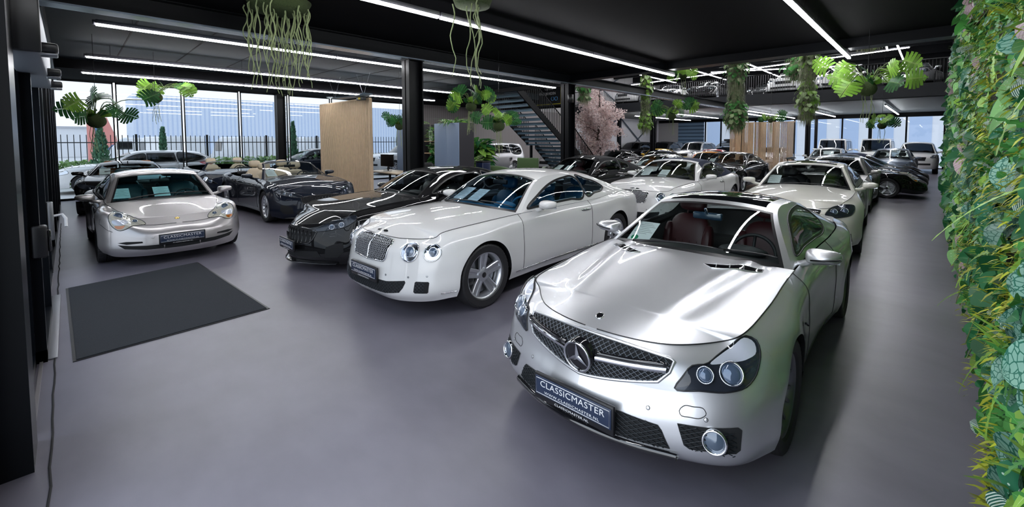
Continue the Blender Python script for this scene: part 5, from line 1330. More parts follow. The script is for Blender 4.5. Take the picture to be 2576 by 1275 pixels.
sg=sp_gt(DARKBLUE,L=3.85,xf=.8,xr=3.05,xA=1.3,xC=3.2,door=(1.27,2.3),open=True,hoodprof=[(.10,.64),(.3,.735),(.6,.83),(.9,.89),(1.15,.93)],roof=[(1.12,.93),(1.6,1.16),(2.0,1.2),(2.4,1.18),(2.6,1.1),(3.2,.95)],edge=[(0,0,0),(1.6,.58,1.12),(2.,.57,1.17),(2.4,.58,1.13),(2.6,.6,1.06),(0,0,0)],dlo=[],glass=CARGLASS)
c=Car('convertible','dark blue open roadster with oval chrome grille behind the cream-seated convertible',(-15.2,3.5,0),R(90),sg,.6); c.wheels('multi',far=True); c.interior(LEATHCREAM,DASHB,1.75)
vent(c,'oval_grille',[tuple(p) for p in rounded([(.06,.30,.52),(.06,0,.60),(.06,-.30,.52),(.06,0,.42)],30)],(1,0,0),CHROME,fr=.012,off=.008); headlamps(c,[(.22,.60,.575),(.30,.63,.60),(.42,.68,.655),(.60,.775,.745),(.58,.855,.70),(.42,.82,.63),(.32,.74,.585)],(1,-.8,-.35),[((.40,.74,.64),.05)],house=LAMPCHR); c.done()
# ---- farther cars: one of each kind is built, the rest are copies with their own paint
def proto(sp,q,wheel,seatm,xs,face=None,**fk):
    c=Car('car','x',(0,0,0),0,sp,q); c.wheels(wheel,far=True); c.interior(seatm,DASHB,xs)
    if face: face(c,**fk)
    return c
PX=paint('proto_paint',(.5,.5,.5))
P_SUV=proto(sp_suv(PX),.35,'ten',LEATHB,2.2,face_plain,zg=(.72,.92),zl=.92,ly=.66,lampw=.16); P_SUV.mirror((1.75,1.0,1.18),PX); P_SUV.done()
P_BOX=proto(sp_box(PX),.35,'ten',LEATHB,2.1,face_plain,zg=(.72,.95),yg=.38,zl=.85,ly=.62,lampw=.10,lx=.12); P_BOX.mirror((1.55,1.0,1.25),PX); P_BOX.done()
P_COUPE=proto(sp_cl(PX,glass=CARGLASSD),.38,'ten',LEATHB,2.3,face_plain,zg=(.54,.72),zl=.72); P_COUPE.mirror((1.86,.98,1.02),PX); P_COUPE.done()
P_SPORT=proto(sp_porsche(PX,glass=CARGLASSD),.38,'five_star',LEATHB,1.98); P_SPORT.mirror((1.72,.93,.91),PX); P_SPORT.done()
P_SED=proto(sp_sedan(PX,glass=CARGLASS),.38,'ten',LEATHB,2.1,face_plain,zg=(.54,.70),zl=.70); P_SED.mirror((1.66,.96,1.02),PX); P_SED.done()
P_EST=proto(sp_estate(PX,glass=CARGLASSD),.6,'ten',LEATHB,2.1,face_plain,zg=(.54,.70),zl=.70); P_EST.mirror((1.66,.96,1.02),PX)
for g in (1,-1): 
    o=P_EST.patch(mir([(4.5,.82,.98),(4.35,.88,1.0),(4.15,.9,.96),(4.2,.9,.90),(4.45,.86,.86),(4.6,.78,.88)],g),(-.6,-g,0),.004,2).build('tail_light',[REDLAMP],P_EST.root)
P_EST.done()
SG=sp_sl(PX,open=True,xC=3.2); P_OPEN=Car('convertible','x',(0,0,0),0,SG,.38); P_OPEN.wheels('ten',far=True); P_OPEN.interior(LEATHB,DASHB,2.2); face_plain(P_OPEN,zg=(.52,.66),zl=.66); P_OPEN.mirror((1.78,.905,.955),PX); P_OPEN.done()
P_GTO=Car('convertible','x',(0,0,0),0,sp_bentley(PX,open=True,xC=3.8),.42); P_GTO.wheels('five_groove',far=True); P_GTO.interior(LEATHCREAM,DASHB,2.2); face_bentley(P_GTO,wing=False); P_GTO.mirror((1.86,.97,1.01),PX); P_GTO.done()
USED=set()
def put(P,name,lab,cat,loc,yaw,pm,group):
    if P not in USED: USED.add(P); r=P.root; paint_over(r,pm)
    else: r=copy_tree(P.root,None,{'proto_paint':pm,**{m.name:pm for m in ORIG[P]}})
    if P not in ORIG: ORIG[P]=[pm]
    r.name=name; r.location=loc; r.rotation_euler=(0,0,yaw+math.pi/2); r['label']=lab; r['category']=cat; r['group']=group
    return r
ORIG={}
def paint_over(r,pm):
    st=[r]
    while st:
        o=st.pop(); st+=list(o.children)
        if o.type=='MESH':
            for sl in o.material_slots:
                if sl.material and sl.material.name=='proto_paint': sl.link='OBJECT'; sl.material=pm
        
GF='cars parked farther back on the showroom floor'
put(P_SPORT,'sports_car','black sports coupe with its side to the blossom tree','car',(-13.6,18.9+.6,0),0,BLACKP,GF)
put(P_SPORT,'sports_car','dark sports coupe right of the blossom tree, beside the black one','car',(-10.75,19.3,0),0,DARKBLUE,GF)
put(P_SPORT,'sports_car','orange sports coupe behind the white low coupe with black roof','car',(-8.0,19.2,0),R(3),ORANGEP,GF)
put(P_SPORT,'sports_car','yellow sports coupe in front of the off-roaders','car',(-13.6,24.6,0),R(-2),YELLOWP,GF)
put(P_SPORT,'sports_car','red sports coupe behind the orange one, left of the oak screen','car',(-9.9,24.9,0),R(4),REDP,GF)
put(P_SUV,'off_roader','black off-roader farthest left behind the blossom tree','car',(-20.55+2.3,29.6,0),0,BLACKP,GF)
put(P_SUV,'off_roader','black off-roader between the blossom tree and the silver off-roader','car',(-15.9,29.9,0),0,BLACKP,GF)
put(P_SUV,'off_roader','silver off-roader standing before the roller door','car',(-13.2,29.6,0),0,SILVER,GF)
put(P_COUPE,'sports_car','white coupe in front of the far glass door, left of another white one','car',(-10.95,29.4,0),0,WHITE,GF)
put(P_COUPE,'sports_car','white coupe directly left of the oak screen at the far end','car',(-8.75+.2,25.95+6,0),0,WHITE,GF)
put(P_BOX,'off_roader','white boxy off-roader with two sheets, left one by the far windows','car',(-5.0,32.6,0),0,WHITE,GF)
put(P_BOX,'off_roader','white boxy off-roader in the middle of the far windows','car',(-2.75,32.6,0),0,WHITE,GF)
put(P_SUV,'off_roader','white off-roader by the far windows behind the blue grey saloon','car',(-.75-.05,26.2+5.5,0),0,WHITE,GF)
put(P_SED,'saloon_car','blue grey saloon facing the camera near the end of the plant wall','car',(-1.55,25.0,0),0,BLUEGREY,GF)
put(P_SED,'saloon_car','white saloon right of the oak screen','car',(-4.2,25.2,0),0,WHITE,GF)
put(P_SUV,'off_roader','silver off-roader by the ribbed wall, half hidden by plants','car',(-17.2,12.3,0),0,SILVER,GF)
put(P_SED,'people_carrier','small silver car facing out from under the staircase','car',(-15.6,17.6,0),0,SILVER,GF)
GD='cars on the upper deck'
zd=4.28
put(P_COUPE,'sports_car','white coupe at the left end of the upper deck','car',(-15.75,25.75,zd),R(-4),WHITE,GD)
put(P_OPEN,'convertible','white open roadster second from the left on the upper deck','car',(-13.0,25.75,zd),R(4),WHITE,GD)
put(P_OPEN,'convertible','black open roadster in the middle of the upper deck','car',(-10.55,25.75,zd),R(4),BLACKP,GD)
put(P_SED,'saloon_car','dark car standing farther back on the upper deck behind the thick vine','car',(-8.2,29.4,zd),0,BLACKP,GD)
put(P_SED,'saloon_car','white saloon between the two vine columns on the upper deck','car',(-6.05,25.8,zd),0,WHITE,GD)
put(P_GTO,'convertible','white open convertible with oval grille on the upper deck','car',(-3.75,25.8,zd),0,WHITE,GD)
put(P_OPEN,'convertible','silver open roadster at the right end of the upper deck','car',(-1.15,25.8,zd),R(-6),SILVER,GD)
GO='cars parked outside'
put(P_EST,'estate_car','white estate car with red tail light parked outside the street windows','car',(-22.2,-.55,0),0,WHITE,GO)
put(P_SED,'saloon_car','dark blue saloon parked outside right of the black window pillar','car',(-22.3,5.75,0),0,DARKBLUE,GO)
put(P_SUV,'off_roader','white off-roader parked outside beside the oak screen','car',(-22.2,11.0,0),0,WHITE,GO)
r=put(P_SUV,'off_roader','dark off-roader with roof box outside the far glass door','car',(-14.9,39.3,0),R(-20),DARKBLUE,GO)
m=MB(); m.rbox(2.2,3.9,-.35,.35,1.80,1.98,.05); m.rbox(2.1,2.15,-.6,.6,1.74,1.80,.01); m.rbox(3.8,3.85,-.6,.6,1.74,1.80,.01); m.build('roof_box',[BLACKM],r)
def van(loc,yaw,lab):
    r=empty('delivery_van',loc,yaw+math.pi/2,lab,'van','white vans beyond the fence')
    b=MB(); pr=[(0,.35),(.05,.75),(.75,1.05),(1.35,1.85),(1.7,2.05),(4.9,2.05),(5.0,1.9),(5.0,.35)]
    G=[]
    for x,z in pr: G.append([(x,-.95,.32),(x,-.98,min(z,.9)),(x,-.90 if z>1.2 else -.95,max(z-.06,.33)),(x,-.8,z),(x,0,z+.01),(x,.8,z),(x,.90 if z>1.2 else .95,max(z-.06,.33)),(x,.98,min(z,.9)),(x,.95,.32)])
    b.grid(np.array(G)); b.build('body',[VANW],r,sharp=40)
    w=MB(); w.add([(.80,-.82,1.10),(1.34,-.76,1.80),(1.34,.76,1.80),(.80,.82,1.10)],[(0,1,2,3)]); 
    for v in range(4): w.v[v]=(w.v[v][0]-.03,w.v[v][1],w.v[v][2]+.03)
    w.build('windshield',[GLOSSB],r,smooth=False)
    for g in (1,-1):
        s=MB(); s.box(1.25,2.1,g*.955-.012,g*.955+.012,1.15,1.75); s.build('side_window',[GLOSSB],r,smooth=False)
        for x in (.9,4.0): t=MB(); t.lathe([(.0,.1),(.2,.1),(.33,.08),(.33,-.1),(.0,-.1)],20,'y',M=Matrix.Translation((x,g*.86,.33))); t.build('wheel',[RUBBER],r)
VANW=pbr('van_white',(.85,.87,.90),.4,0,.5)
for k,(y,lab) in enumerate(((3.5,'white van beyond the fence left of the slim conifer'),(7.2,'white van beyond the fence, second from the left'),(10.6,'white van beyond the fence left of the window pillar'),(13.8,'white van beyond the fence behind the window pillar'))): van((-36,y,0),R(-90+12),lab)
van((-46,1.2,0),R(0),'long white van beyond the fence under the red pylon')
# ---------------------------------------------------------------- leaves
def leafmat(name,c1,c2,kind=None,k=10.,thr=.2,rough=.4,trans=.25):
    """leaf material on the leaf's own u (across) and v (along): dots, stripes, veins or plain"""
    m,nt,b=newmat(name); N=nt.nodes; L=nt.links
    uv=N.new('ShaderNodeUVMap'); sp=N.new('ShaderNodeSeparateXYZ'); L.new(uv.outputs[0],sp.inputs[0])
    mix=N.new('ShaderNodeMix'); mix.data_type='RGBA'; mix.inputs['A'].default_value=(*c1,1); mix.inputs['B'].default_value=(*c2,1)
    def M(op,a=None,bv=None,x=None,y=None):
        n=N.new('ShaderNodeMath'); n.operation=op
        if a is not None: L.new(a,n.inputs[0])
        elif x is not None: n.inputs[0].default_value=x
        if bv is not None: L.new(bv,n.inputs[1])
        elif y is not None: n.inputs[1].default_value=y
        return n.outputs[0]
    au=M('ABSOLUTE',M('SUBTRACT',sp.outputs[0],y=.5))
    if kind=='dots':
        mp=N.new('ShaderNodeMapping'); mp.inputs['Scale'].default_value=(k*.6,k,1); L.new(uv.outputs[0],mp.inputs[0])
        v=N.new('ShaderNodeTexVoronoi'); v.inputs['Scale'].default_value=1; v.inputs['Randomness'].default_value=.75; L.new(mp.outputs[0],v.inputs['Vector'])
        fac=M('LESS_THAN',v.outputs['Distance'],y=thr)
    elif kind=='stripes':
        s=M('SINE',M('MULTIPLY',M('MULTIPLY',au,M('ADD',M('SINE',M('MULTIPLY',sp.outputs[1],y=3.1416)),y=1.6)),y=k)); fac=M('GREATER_THAN',s,y=thr)
    elif kind=='veins':
        w=M('SUBTRACT',sp.outputs[1],M('MULTIPLY',au,y=.9)); s=M('ABSOLUTE',M('SINE',M('MULTIPLY',w,y=k)))
        side=M('LESS_THAN',s,y=thr); mid=M('LESS_THAN',au,y=.025); fac=M('MAXIMUM',side,mid)
    elif kind=='cells':
        mp=N.new('ShaderNodeMapping'); mp.inputs['Scale'].default_value=(k*.6,k,1); L.new(uv.outputs[0],mp.inputs[0])
        v=N.new('ShaderNodeTexVoronoi'); v.feature='DISTANCE_TO_EDGE'; v.inputs['Scale'].default_value=1; L.new(mp.outputs[0],v.inputs['Vector'])
        fac=M('LESS_THAN',v.outputs['Distance'],y=thr)
    else: fac=M('LESS_THAN',au,y=.03)
    L.new(fac,mix.inputs['Factor'])
    b.inputs['Roughness'].default_value=rough; b.inputs['Specular IOR Level'].default_value=.22
    # leaf-to-leaf tint
    g=N.new('ShaderNodeNewGeometry'); hs=N.new('ShaderNodeHueSaturation'); mr=N.new('ShaderNodeMapRange'); mr.inputs['To Min'].default_value=.6; mr.inputs['To Max'].default_value=1.4
    L.new(g.outputs['Random Per Island'],mr.inputs['Value']); L.new(mr.outputs[0],hs.inputs['Value']); L.new(mix.outputs['Result'],hs.inputs['Color']); L.new(hs.outputs[0],b.inputs['Base Color'])
    if trans:
        t=N.new('ShaderNodeBsdfTranslucent'); L.new(hs.outputs[0],t.inputs['Color']); ms=N.new('ShaderNodeMixShader'); ms.inputs[0].default_value=trans
        o=nt.nodes['Material Output']; L.new(b.outputs[0],ms.inputs[1]); L.new(t.outputs[0],ms.inputs[2]); L.new(ms.outputs[0],o.inputs['Surface'])
    return m
LF_MON=leafmat('monstera_leaf',(.030,.12,.035),(.08,.21,.06),'veins',20,.05); LF_MONL=leafmat('monstera_light',(.20,.40,.05),(.34,.52,.12),'veins',20,.05)
LF_DARK=leafmat('leaf_dark',(.022,.14,.05),(.06,.20,.08)); LF_MID=leafmat('leaf_mid',(.065,.26,.055),(.14,.36,.11)); LF_LIGHT=leafmat('leaf_light',(.26,.48,.08),(.45,.62,.25)); LF_PALE=leafmat('leaf_pale',(.42,.54,.28),(.6,.68,.45))
LF_DOT=leafmat('leaf_spotted',(.03,.17,.09),(.55,.68,.62),'dots',9,.22); LF_DOTL=leafmat('leaf_spotted_light',(.24,.50,.18),(.62,.75,.55),'dots',10,.2)
LF_STR=leafmat('leaf_striped',(.025,.12,.09),(.66,.78,.68),'stripes',34,.1); LF_PINK=leafmat('leaf_pink',(.66,.52,.56),(.12,.03,.06),'veins',18,.14); LF_MARB=leafmat('leaf_marbled',(.24,.45,.36),(.03,.16,.11),'cells',9,.07)
MOSS=pbr('moss',(.42,.46,.025),.95,bump=(90,1.0,.03),var=(14,.45,1.5)); MOSSD=pbr('moss_dark',(.05,.075,.022),.95,bump=(70,1,.02),var=(12,.5,1.4)); ROOT=pbr('air_root',(.30,.36,.17),.7,var=(3,.6,1.3)); BARK=pbr('bark',(.07,.05,.04),.9,bump=(30,.8,.01)); STEM=pbr('stem',(.12,.17,.06),.7)
class Leaves:
    """many leaves of one kind, each a small curved grid with its own uv"""
    def __init__(s): s.V=[];s.F=[];s.T=[];s.n=0;s.tmp={}
    def template(s,shape,nu,nv,curl,fold,wave=0):
        curl,fold,wave=round(curl,1),round(fold,1),round(wave,2); k=(shape,nu,nv,curl,fold,wave)
        if k in s.tmp: return s.tmp[k]
        P=[];T=[]
        for j in range(nv+1):
            v=j/nv
            w={'oval':math.sin(math.pi*min(1,v*.98+.02))**.75,'heart':(1.15*math.sin(math.pi*(v*.86+.14))**.8) if v<1 else 0,'lance':math.sin(math.pi*(v*.95+.03))**1.2*.55,'strap':.16*(1-v**3)+.01,'round':math.sqrt(max(0,1-(2*v-1)**2))*1.05,
               'wing':(math.sin(math.pi*v**.7)**.9)*.75,'fern':.30*(1-v)**.8*(1 if j%2 else .25)+.01,'saw':.18*(1-v*.5)*(1 if j%2 else .42)}[shape]
            for i in range(nu+1):
                u=i/nu-.5; x=u*w; 
                if shape=='heart' and v<.15: pass
                z=-curl*v*v+fold*abs(x)*1.0+wave*math.sin(v*9)*abs(u)
                y=v
                if shape in('heart',) : y=v-.18*(abs(u)*2)**1.5*max(0,1-v*2.2)
                P.append((x,y,z)); T.append((i/nu,v))
        F=[(j*(nu+1)+i,j*(nu+1)+i+1,(j+1)*(nu+1)+i+1,(j+1)*(nu+1)+i) for j in range(nv) for i in range(nu)]
        s.tmp[k]=(np.array(P),np.array(T),F); return s.tmp[k]
    def leaf(s,p,direction,normal,size,shape='oval',nu=4,nv=6,curl=.25,fold=.25,wave=0,wid=1.0):
        P,T,F=s.template(shape,nu,nv,curl,fold,wave)
        d=np.array(direction,float); d/=np.linalg.norm(d); n=np.array(normal,float); x=np.cross(d,n); l=np.linalg.norm(x)
        if l<1e-6: x=np.array([1.,0,0]); l=1
        x/=l; n=np.cross(x,d)
        Q=np.asarray(p)+size*(P[:,0:1]*x*wid+P[:,1:2]*d+P[:,2:3]*n)
        s.V.append(Q); s.T.append(T); s.F+= [tuple(s.n+i for i in f) for f in F]; s.n+=len(P)
    def monstera(s,p,direction,normal,size):
        """heart shaped leaf cut into fingers"""
        d=np.array(direction,float); d/=np.linalg.norm(d); n=np.array(normal,float); x=np.cross(d,n); x/=max(np.linalg.norm(x),1e-6); n=np.cross(x,d)
        lobes=6
        for sd in (-1,1):
            for k in range(lobes):
                v0=k/lobes; v1=(k+1)/lobes
                pts=[];uv=[]
                def W(v): return .60*math.sin(math.pi*min(1,(v*.80+.20)))**.7
                gap=.003+.006*k/lobes
                for t in np.linspace(0,1,5):
                    tip=t**1.2
                    for vv,e in ((v0,1),(v1,-1)):
                        yy=vv*.94; w=W((v0+v1)/2); tip=max(0,(t-.4)/.6)
                        yb=yy+ (e*(gap+.007)*tip if 0<k or e<0 else 0)
                        back=-.16*(1-v0)*t*t+ .10*v0*t   # lobes sweep
                        xx=sd*(.012+ (w*(1-.10*(abs(vv-(v0+v1)/2)*lobes)**2))*t)
                        if k==lobes-1 and e<0: xx=sd*(.012+w*.55*t*(1-.9*t)); yb=.94+.10*(1-t)
                        pts.append((xx,yb+back,-.35*xx*xx-.12*(yb)**2)); uv.append((.5+sd*.5*t,vv))
                Q=np.array(pts); Q=np.asarray(p)+size*(Q[:,0:1]*x+Q[:,1:2]*d+Q[:,2:3]*n)
                s.V.append(Q); s.T.append(np.array(uv)); 
                for j in range(4): s.F.append((s.n+2*j,s.n+2*j+1,s.n+2*j+3,s.n+2*j+2))
                s.n+=len(Q)
        # midrib strip
        Q=np.array([(-.014,0,0),(.014,0,0),(-.010,.5,-.055),(.010,.5,-.055),(-.002,.98,-.21),(.002,.98,-.21)]); Q=np.asarray(p)+size*(Q[:,0:1]*x+Q[:,1:2]*d+Q[:,2:3]*n)
        s.V.append(Q); s.T.append(np.array([(.5,0),(.5,0),(.5,.5),(.5,.5),(.5,1),(.5,1)])); s.F+=[(s.n,s.n+1,s.n+3,s.n+2),(s.n+2,s.n+3,s.n+5,s.n+4)]; s.n+=6
    def build(s,name,m,parent=None):
        me=bpy.data.meshes.new(name); V=np.concatenate(s.V); me.from_pydata(V.tolist(),[],s.F); me.materials.append(m)
        T=np.concatenate(s.T); ul=me.uv_layers.new(name='UVMap'); li=np.zeros(len(me.loops),dtype=np.int32); me.loops.foreach_get('vertex_index',li)
        ul.data.foreach_set('uv',T[li].ravel()); me.polygons.foreach_set('use_smooth',[True]*len(me.polygons)); me.update()
        o=bpy.data.objects.new(name,me); link(o)
        if parent: o.parent=parent
        return o
rnd=random.Random(11)
U=rnd.uniform
# ---------------------------------------------------------------- living wall
def living_wall():
    r=empty('living_wall',(XR-.02,11,0),0,'tall wall of mixed living plants and moss along the right aisle','plant wall')
    x0=XR-.02
    p=MB(); p.box(x0-.06,x0,2.0,19.6,.02,3.88)
    for v in range(len(p.v)): p.v[v]=(p.v[v][0]-x0,p.v[v][1]-11,p.v[v][2])
    p.build('backing_panel',[pbr('felt',(.02,.022,.015),.95)],r)
    # moss cushions
    ms=MB()
    for k in range(260):
        y=2.1+17.4*U(0,1)**1.6; z=U(.15,3.8); q=U(.06,.17)
        ms.ball((-.05,y-11,z),U(.03,.06),q,q*U(.7,1.2),9,6)
    tuft=Leaves()
    for k in range(9000):
        if k%30==0: cy,cz,cr=(U(13,19.5),U(.15,1.6),.22) if rnd.random()<.3 else (2.6+12*U(0,1)**1.8,U(.15,3.4),.16)
        y=cy+U(-cr,cr); z=cz+U(-cr,cr); tuft.leaf((-.08-U(0,.14),y-11,z),(-1,U(-.9,.9),U(-.9,.9)),(0,0,1),U(.03,.07),'strap',1,2,.3,.1,wid=1.6)
    ms.build('moss',[MOSS],r); o=tuft.build('moss_tufts',LEAFMOSS,r); o['kind']='stuff'
    kinds={'spotted_begonia':(LF_DOT,'wing',.13,.30),'pale_spotted_begonia':(LF_DOTL,'wing',.13,.28),'striped_peperomia':(LF_STR,'round',.09,.17),'pink_begonia':(LF_PINK,'heart',.10,.20),'marbled_pothos':(LF_MARB,'heart',.12,.28),
           'philodendron':(LF_DARK,'heart',.12,.30),'green_pothos':(LF_MID,'heart',.09,.22),'lime_pothos':(LF_LIGHT,'heart',.07,.16),'pale_ivy':(LF_PALE,'oval',.06,.14)}
    names=list(kinds); names_w=names+['lime_pothos','green_pothos','philodendron','pale_spotted_begonia','striped_peperomia']
    names_w.remove('marbled_pothos'); acc={n:Leaves() for n in names}; fern=Leaves(); strap=Leaves(); saw=Leaves()
    # patches: each patch one kind
    for k in range(620):
        y=2.15+17.3*U(0,1)**1.55; z=U(.25,3.8)
        near=y<7
        # moss stays open low and near
        if near and U(0,1)<.22: continue
        c=rnd.random()
        if c<(.05 if near else .15):
            for q in range(11): 
                a=U(0,6.28); strap.leaf((-.1,y-11+U(-.05,.05),z+U(-.05,.05)),(-.6,math.cos(a)*.9,math.sin(a)*.8+.15),(0,0,1),U(.14,.30),'strap',2,5,U(.2,.5),.2,wid=U(.6,1.1))
        elif c<(.16 if near else .34):
            for q in range(8):
                a=U(0,6.28); fern.leaf((-.1,y-11+U(-.1,.1),z+U(-.1,.1)),(-.6,math.cos(a)*.9,math.sin(a)*.9-.1),(-.6,0,1),U(.12,.28),'fern',4,18,U(.2,.6),.1,wid=1.1)
        elif c<.41 and near:
            for q in range(3): saw.leaf((-.1,y-11+U(-.1,.1),z),(-.4,U(-.6,.6),U(-1,.1)),(-1,0,.6),U(.22,.4),'saw',2,22,.5,.1)
        else:
            n=rnd.choice(names_w if rnd.random()<.93 else names)
            if near and z<1.7: n=rnd.choice(('spotted_begonia','spotted_begonia','marbled_pothos','pale_spotted_begonia','striped_peperomia','green_pothos','lime_pothos','philodendron'))
            elif near and n in('philodendron','green_pothos') and rnd.random()<.5: n=rnd.choice(('striped_peperomia','pink_begonia','marbled_pothos','spotted_begonia'))
            if n in('spotted_begonia',) and z>2.8: n='green_pothos'
            m,shape,s0,s1=kinds[n]; A=acc[n]
            for q in range(rnd.randint(5,10)):
                sz=min(U(s0,s1),.22)*(.95 if not near else .74)
                pd=U(-.05,-.20)*(1 if not near else .8); py=y-11+U(-.24,.24); pz=z+U(-.24,.24)
                dr=(U(-.5,-.08),U(-.8,.5),U(-1.0,.1)); nm=(-1,U(-.8,-.1),U(.1,.7))
                A.leaf((pd,py,max(.12,pz)),dr,nm,sz,shape,6,(10 if near else 6),U(.1,.6),U(.15,.65),wave=U(0,.06),wid=U(.8,1.1))
    # small filler leaves everywhere
    fill=Leaves(); fill2=Leaves()
    for k in range(7000):
        y=2.1+17.4*U(0,1)**1.3; z=U(.12,3.86)
        if y<8 and rnd.random()<.35: continue
        (fill if k%3 else fill2).leaf((-.06-U(0,.13),y-11,z),(U(-.7,-.1),U(-.8,.8),U(-1,.5)),(-1,U(-.6,.1),U(0,.8)),U(.03,.065) if y<8 else U(.05,.11),'oval',2,5,.3,.3,wid=U(.7,1.1))
    for n in names: acc[n].build(n,kinds[n][0],r)
    fern.build('fern_fronds',LF_MID,r); strap.build('strap_leaf_plants',LF_LIGHT,r); saw.build('fishbone_cactus',LF_LIGHT,r)
    o=fill.build('small_green_leaves',LF_MID,r); o['kind']='stuff'; o=fill2.build('small_dark_leaves',LF_DARK,r); o['kind']='stuff'
    st=MB()
    for k in range(40):
        y=3.3+15.5*U(0,1)**1.4; z=U(.8,3.8); pts=[(-.1,y-11,z)]
        for q in range(7): a=pts[-1]; pts.append((a[0]-U(0,.04),a[1]+U(-.05,.05),a[2]-U(.02,.09)))
        st.tube(smooth_curve(pts,16),.0028,4)
    st.build('trailing_stems',[STEM],r)
LEAFMOSS=leafmat('moss_leaf',(.40,.45,.03),(.5,.55,.05))
living_wall()
# hanging monsteras
def monstera(loc,rb,label,seed,n=11,spread=.55,size=.34,light=.35,wire=3.88,bias=(0,0),roots=6,group='hanging monstera balls'):
    q=random.Random(seed); u=q.uniform
    r=empty('hanging_monstera',loc,0,label,'hanging plant',group)
    b=MB(); b.ball((0,0,0),rb,rb,rb*.92,18,12); b.build('moss_ball',[MOSSD],r)
    A,Bv,S=Leaves(),Leaves(),MB(); fc=np.array([-loc[0],-loc[1],0.])/math.hypot(loc[0],loc[1])   # leaves turn to the light of the entrance
    for k in range(n):
        a=2*math.pi*k/n+u(-.5,.5); h=u(-.05,.55)*spread*1.1; d=spread*u(.45,1.05); tip=np.array([math.cos(a)*d+bias[0]*u(.2,1),math.sin(a)*d+bias[1]*u(.2,1),rb*.6+h])
        b0=np.array([math.cos(a)*rb*.4,math.sin(a)*rb*.4,rb*.7]); mid=(b0+tip)/2+np.array([0,0,.15*spread+.05])
        S.tube(smooth_curve([b0,mid,tip],8),.008,5)
        ax=np.array([math.cos(a)*.7+u(-.3,.3),math.sin(a)*.7+u(-.3,.3),u(-.6,.7)])
        # most leaves turn their faces to the room
        nm=fc+np.array([u(-.45,.45),u(-.45,.45),u(-.2,.5)])
        (Bv if q.random()<light else A).monstera(tip,ax+np.array([0,0,-.1]),nm,size*u(.75,1.15))
    for k in range(n):
        a=u(0,6.28); (A if k%2 else Bv).leaf((math.cos(a)*rb*.4,math.sin(a)*rb*.4,rb*.8),(math.cos(a),math.sin(a),u(.1,.9)),(.5,-.5,.6),size*u(.4,.6),'heart',4,6,.4,.3)
    if A.V: A.build('dark_foliage',LF_MON,r)
    if Bv.V: Bv.build('light_foliage',LF_MONL,r)
    S.build('leaf_stalks',[STEM],r)
    w=MB(); w.tube([(0,0,rb*.8),(0,0,wire-loc[2])],.004,5); w.build('hanging_wire',[STEELB],r)
    g=MB()
    for k in range(roots):
        a=u(0,6.28); pts=[(math.cos(a)*rb*.5,math.sin(a)*rb*.5,-rb*.6)]
        for j in range(6): p=pts[-1]; pts.append((p[0]+u(-.02,.02),p[1]+u(-.02,.02),p[2]-u(.05,.12)))
        g.tube(pts,.004,4)
    if roots: g.build('air_roots',[ROOT],r)
    return r
monstera((-12.04,.38,2.20),.15,'large monstera moss ball hanging at the left end of the street windows',1,11,.60,.31,.15,bias=(.1,.25))
monstera((-13.46,1.42,2.83),.14,'monstera moss ball hanging between two window bays of the street front',2,9,.42,.27,.5,bias=(-.1,.45))
monstera((-7.98,6.44,2.61),.13,'monstera with long air roots hanging in front of the ribbed wall',3,12,.50,.30,.5,roots=16)
monstera((-7.49,6.86,2.16),.14,'lower monstera ball hanging before the staircase',4,10,.42,.28,.5,roots=12)
monstera((-11.69,6.72,2.25),.13,'monstera ball hanging left of the pillar beside the cabinets',5,11,.42,.28,.2)
monstera((-6.7,14.2,2.65),.14,'bright monstera hanging under the deck right of the blossom tree',6,14,.62,.36,.8,wire=7.299)
monstera((-.98,10.2,2.78),.15,'wide monstera hanging near the plant wall before the upper deck',7,14,.66,.34,.55)
monstera((-6.5,14.6,4.05),.14,'monstera hanging in the void in front of the open white car',8,12,.45,.34,.5,wire=7.29)
monstera((-1.35,18.5,2.32),.13,'small dark monstera hanging before the far windows',9,8,.45,.3,.2,wire=7.299)
monstera((-5.6,22,2.75),.12,'small dark monstera hanging above the wooden screen',10,8,.40,.3,.1,wire=7.299)
# root curtains hanging from baskets
def roots(loc,rad,n,lo,hi,label,seed):
    q=random.Random(seed); u=q.uniform
    r=empty('hanging_root_basket',loc,0,label,'hanging roots','baskets with trailing green roots')
    b=MB(); b.lathe([(.001,-.10),(rad*.8,-.10),(rad,.06),(rad*.95,.06),(.001,.04)],24); b.build('basket',[MOSSD],r)
    w=MB(); w.tube([(0,0,.05),(0,0,3.9-loc[2])],.006,5); w.build('hanging_wire',[STEELB],r)
    for k in range(n):
        a=u(0,6.28); d=rad*math.sqrt(u(0,1)); g=MB()
        pts=[(math.cos(a)*d,math.sin(a)*d,-.05)]; L=u(lo,hi); m=16
        cl=[math.cos(a)*d,math.sin(a)*d]; ph=u(0,6)
        for j in range(1,m+1):
            t=j/m; pts.append((cl[0]+.025*math.sin(ph+t*11)+.015*math.sin(ph*2+t*29)*t,cl[1]+.025*math.cos(ph+t*9),-.05-L*t))
        g.tube(pts,[.008*(1-.6*j/m)+.002 for j in range(m+1)],5); g.build('root',[ROOT],r)
roots((-7.05,2.15,3.78),.43,44,.55,1.25,'basket of many long green roots hanging above the black coupe, cut by the picture top',21)
roots((-4.85,3.95,3.80),.30,7,.5,1.25,'basket with a few thin roots hanging above the white coupe',22)
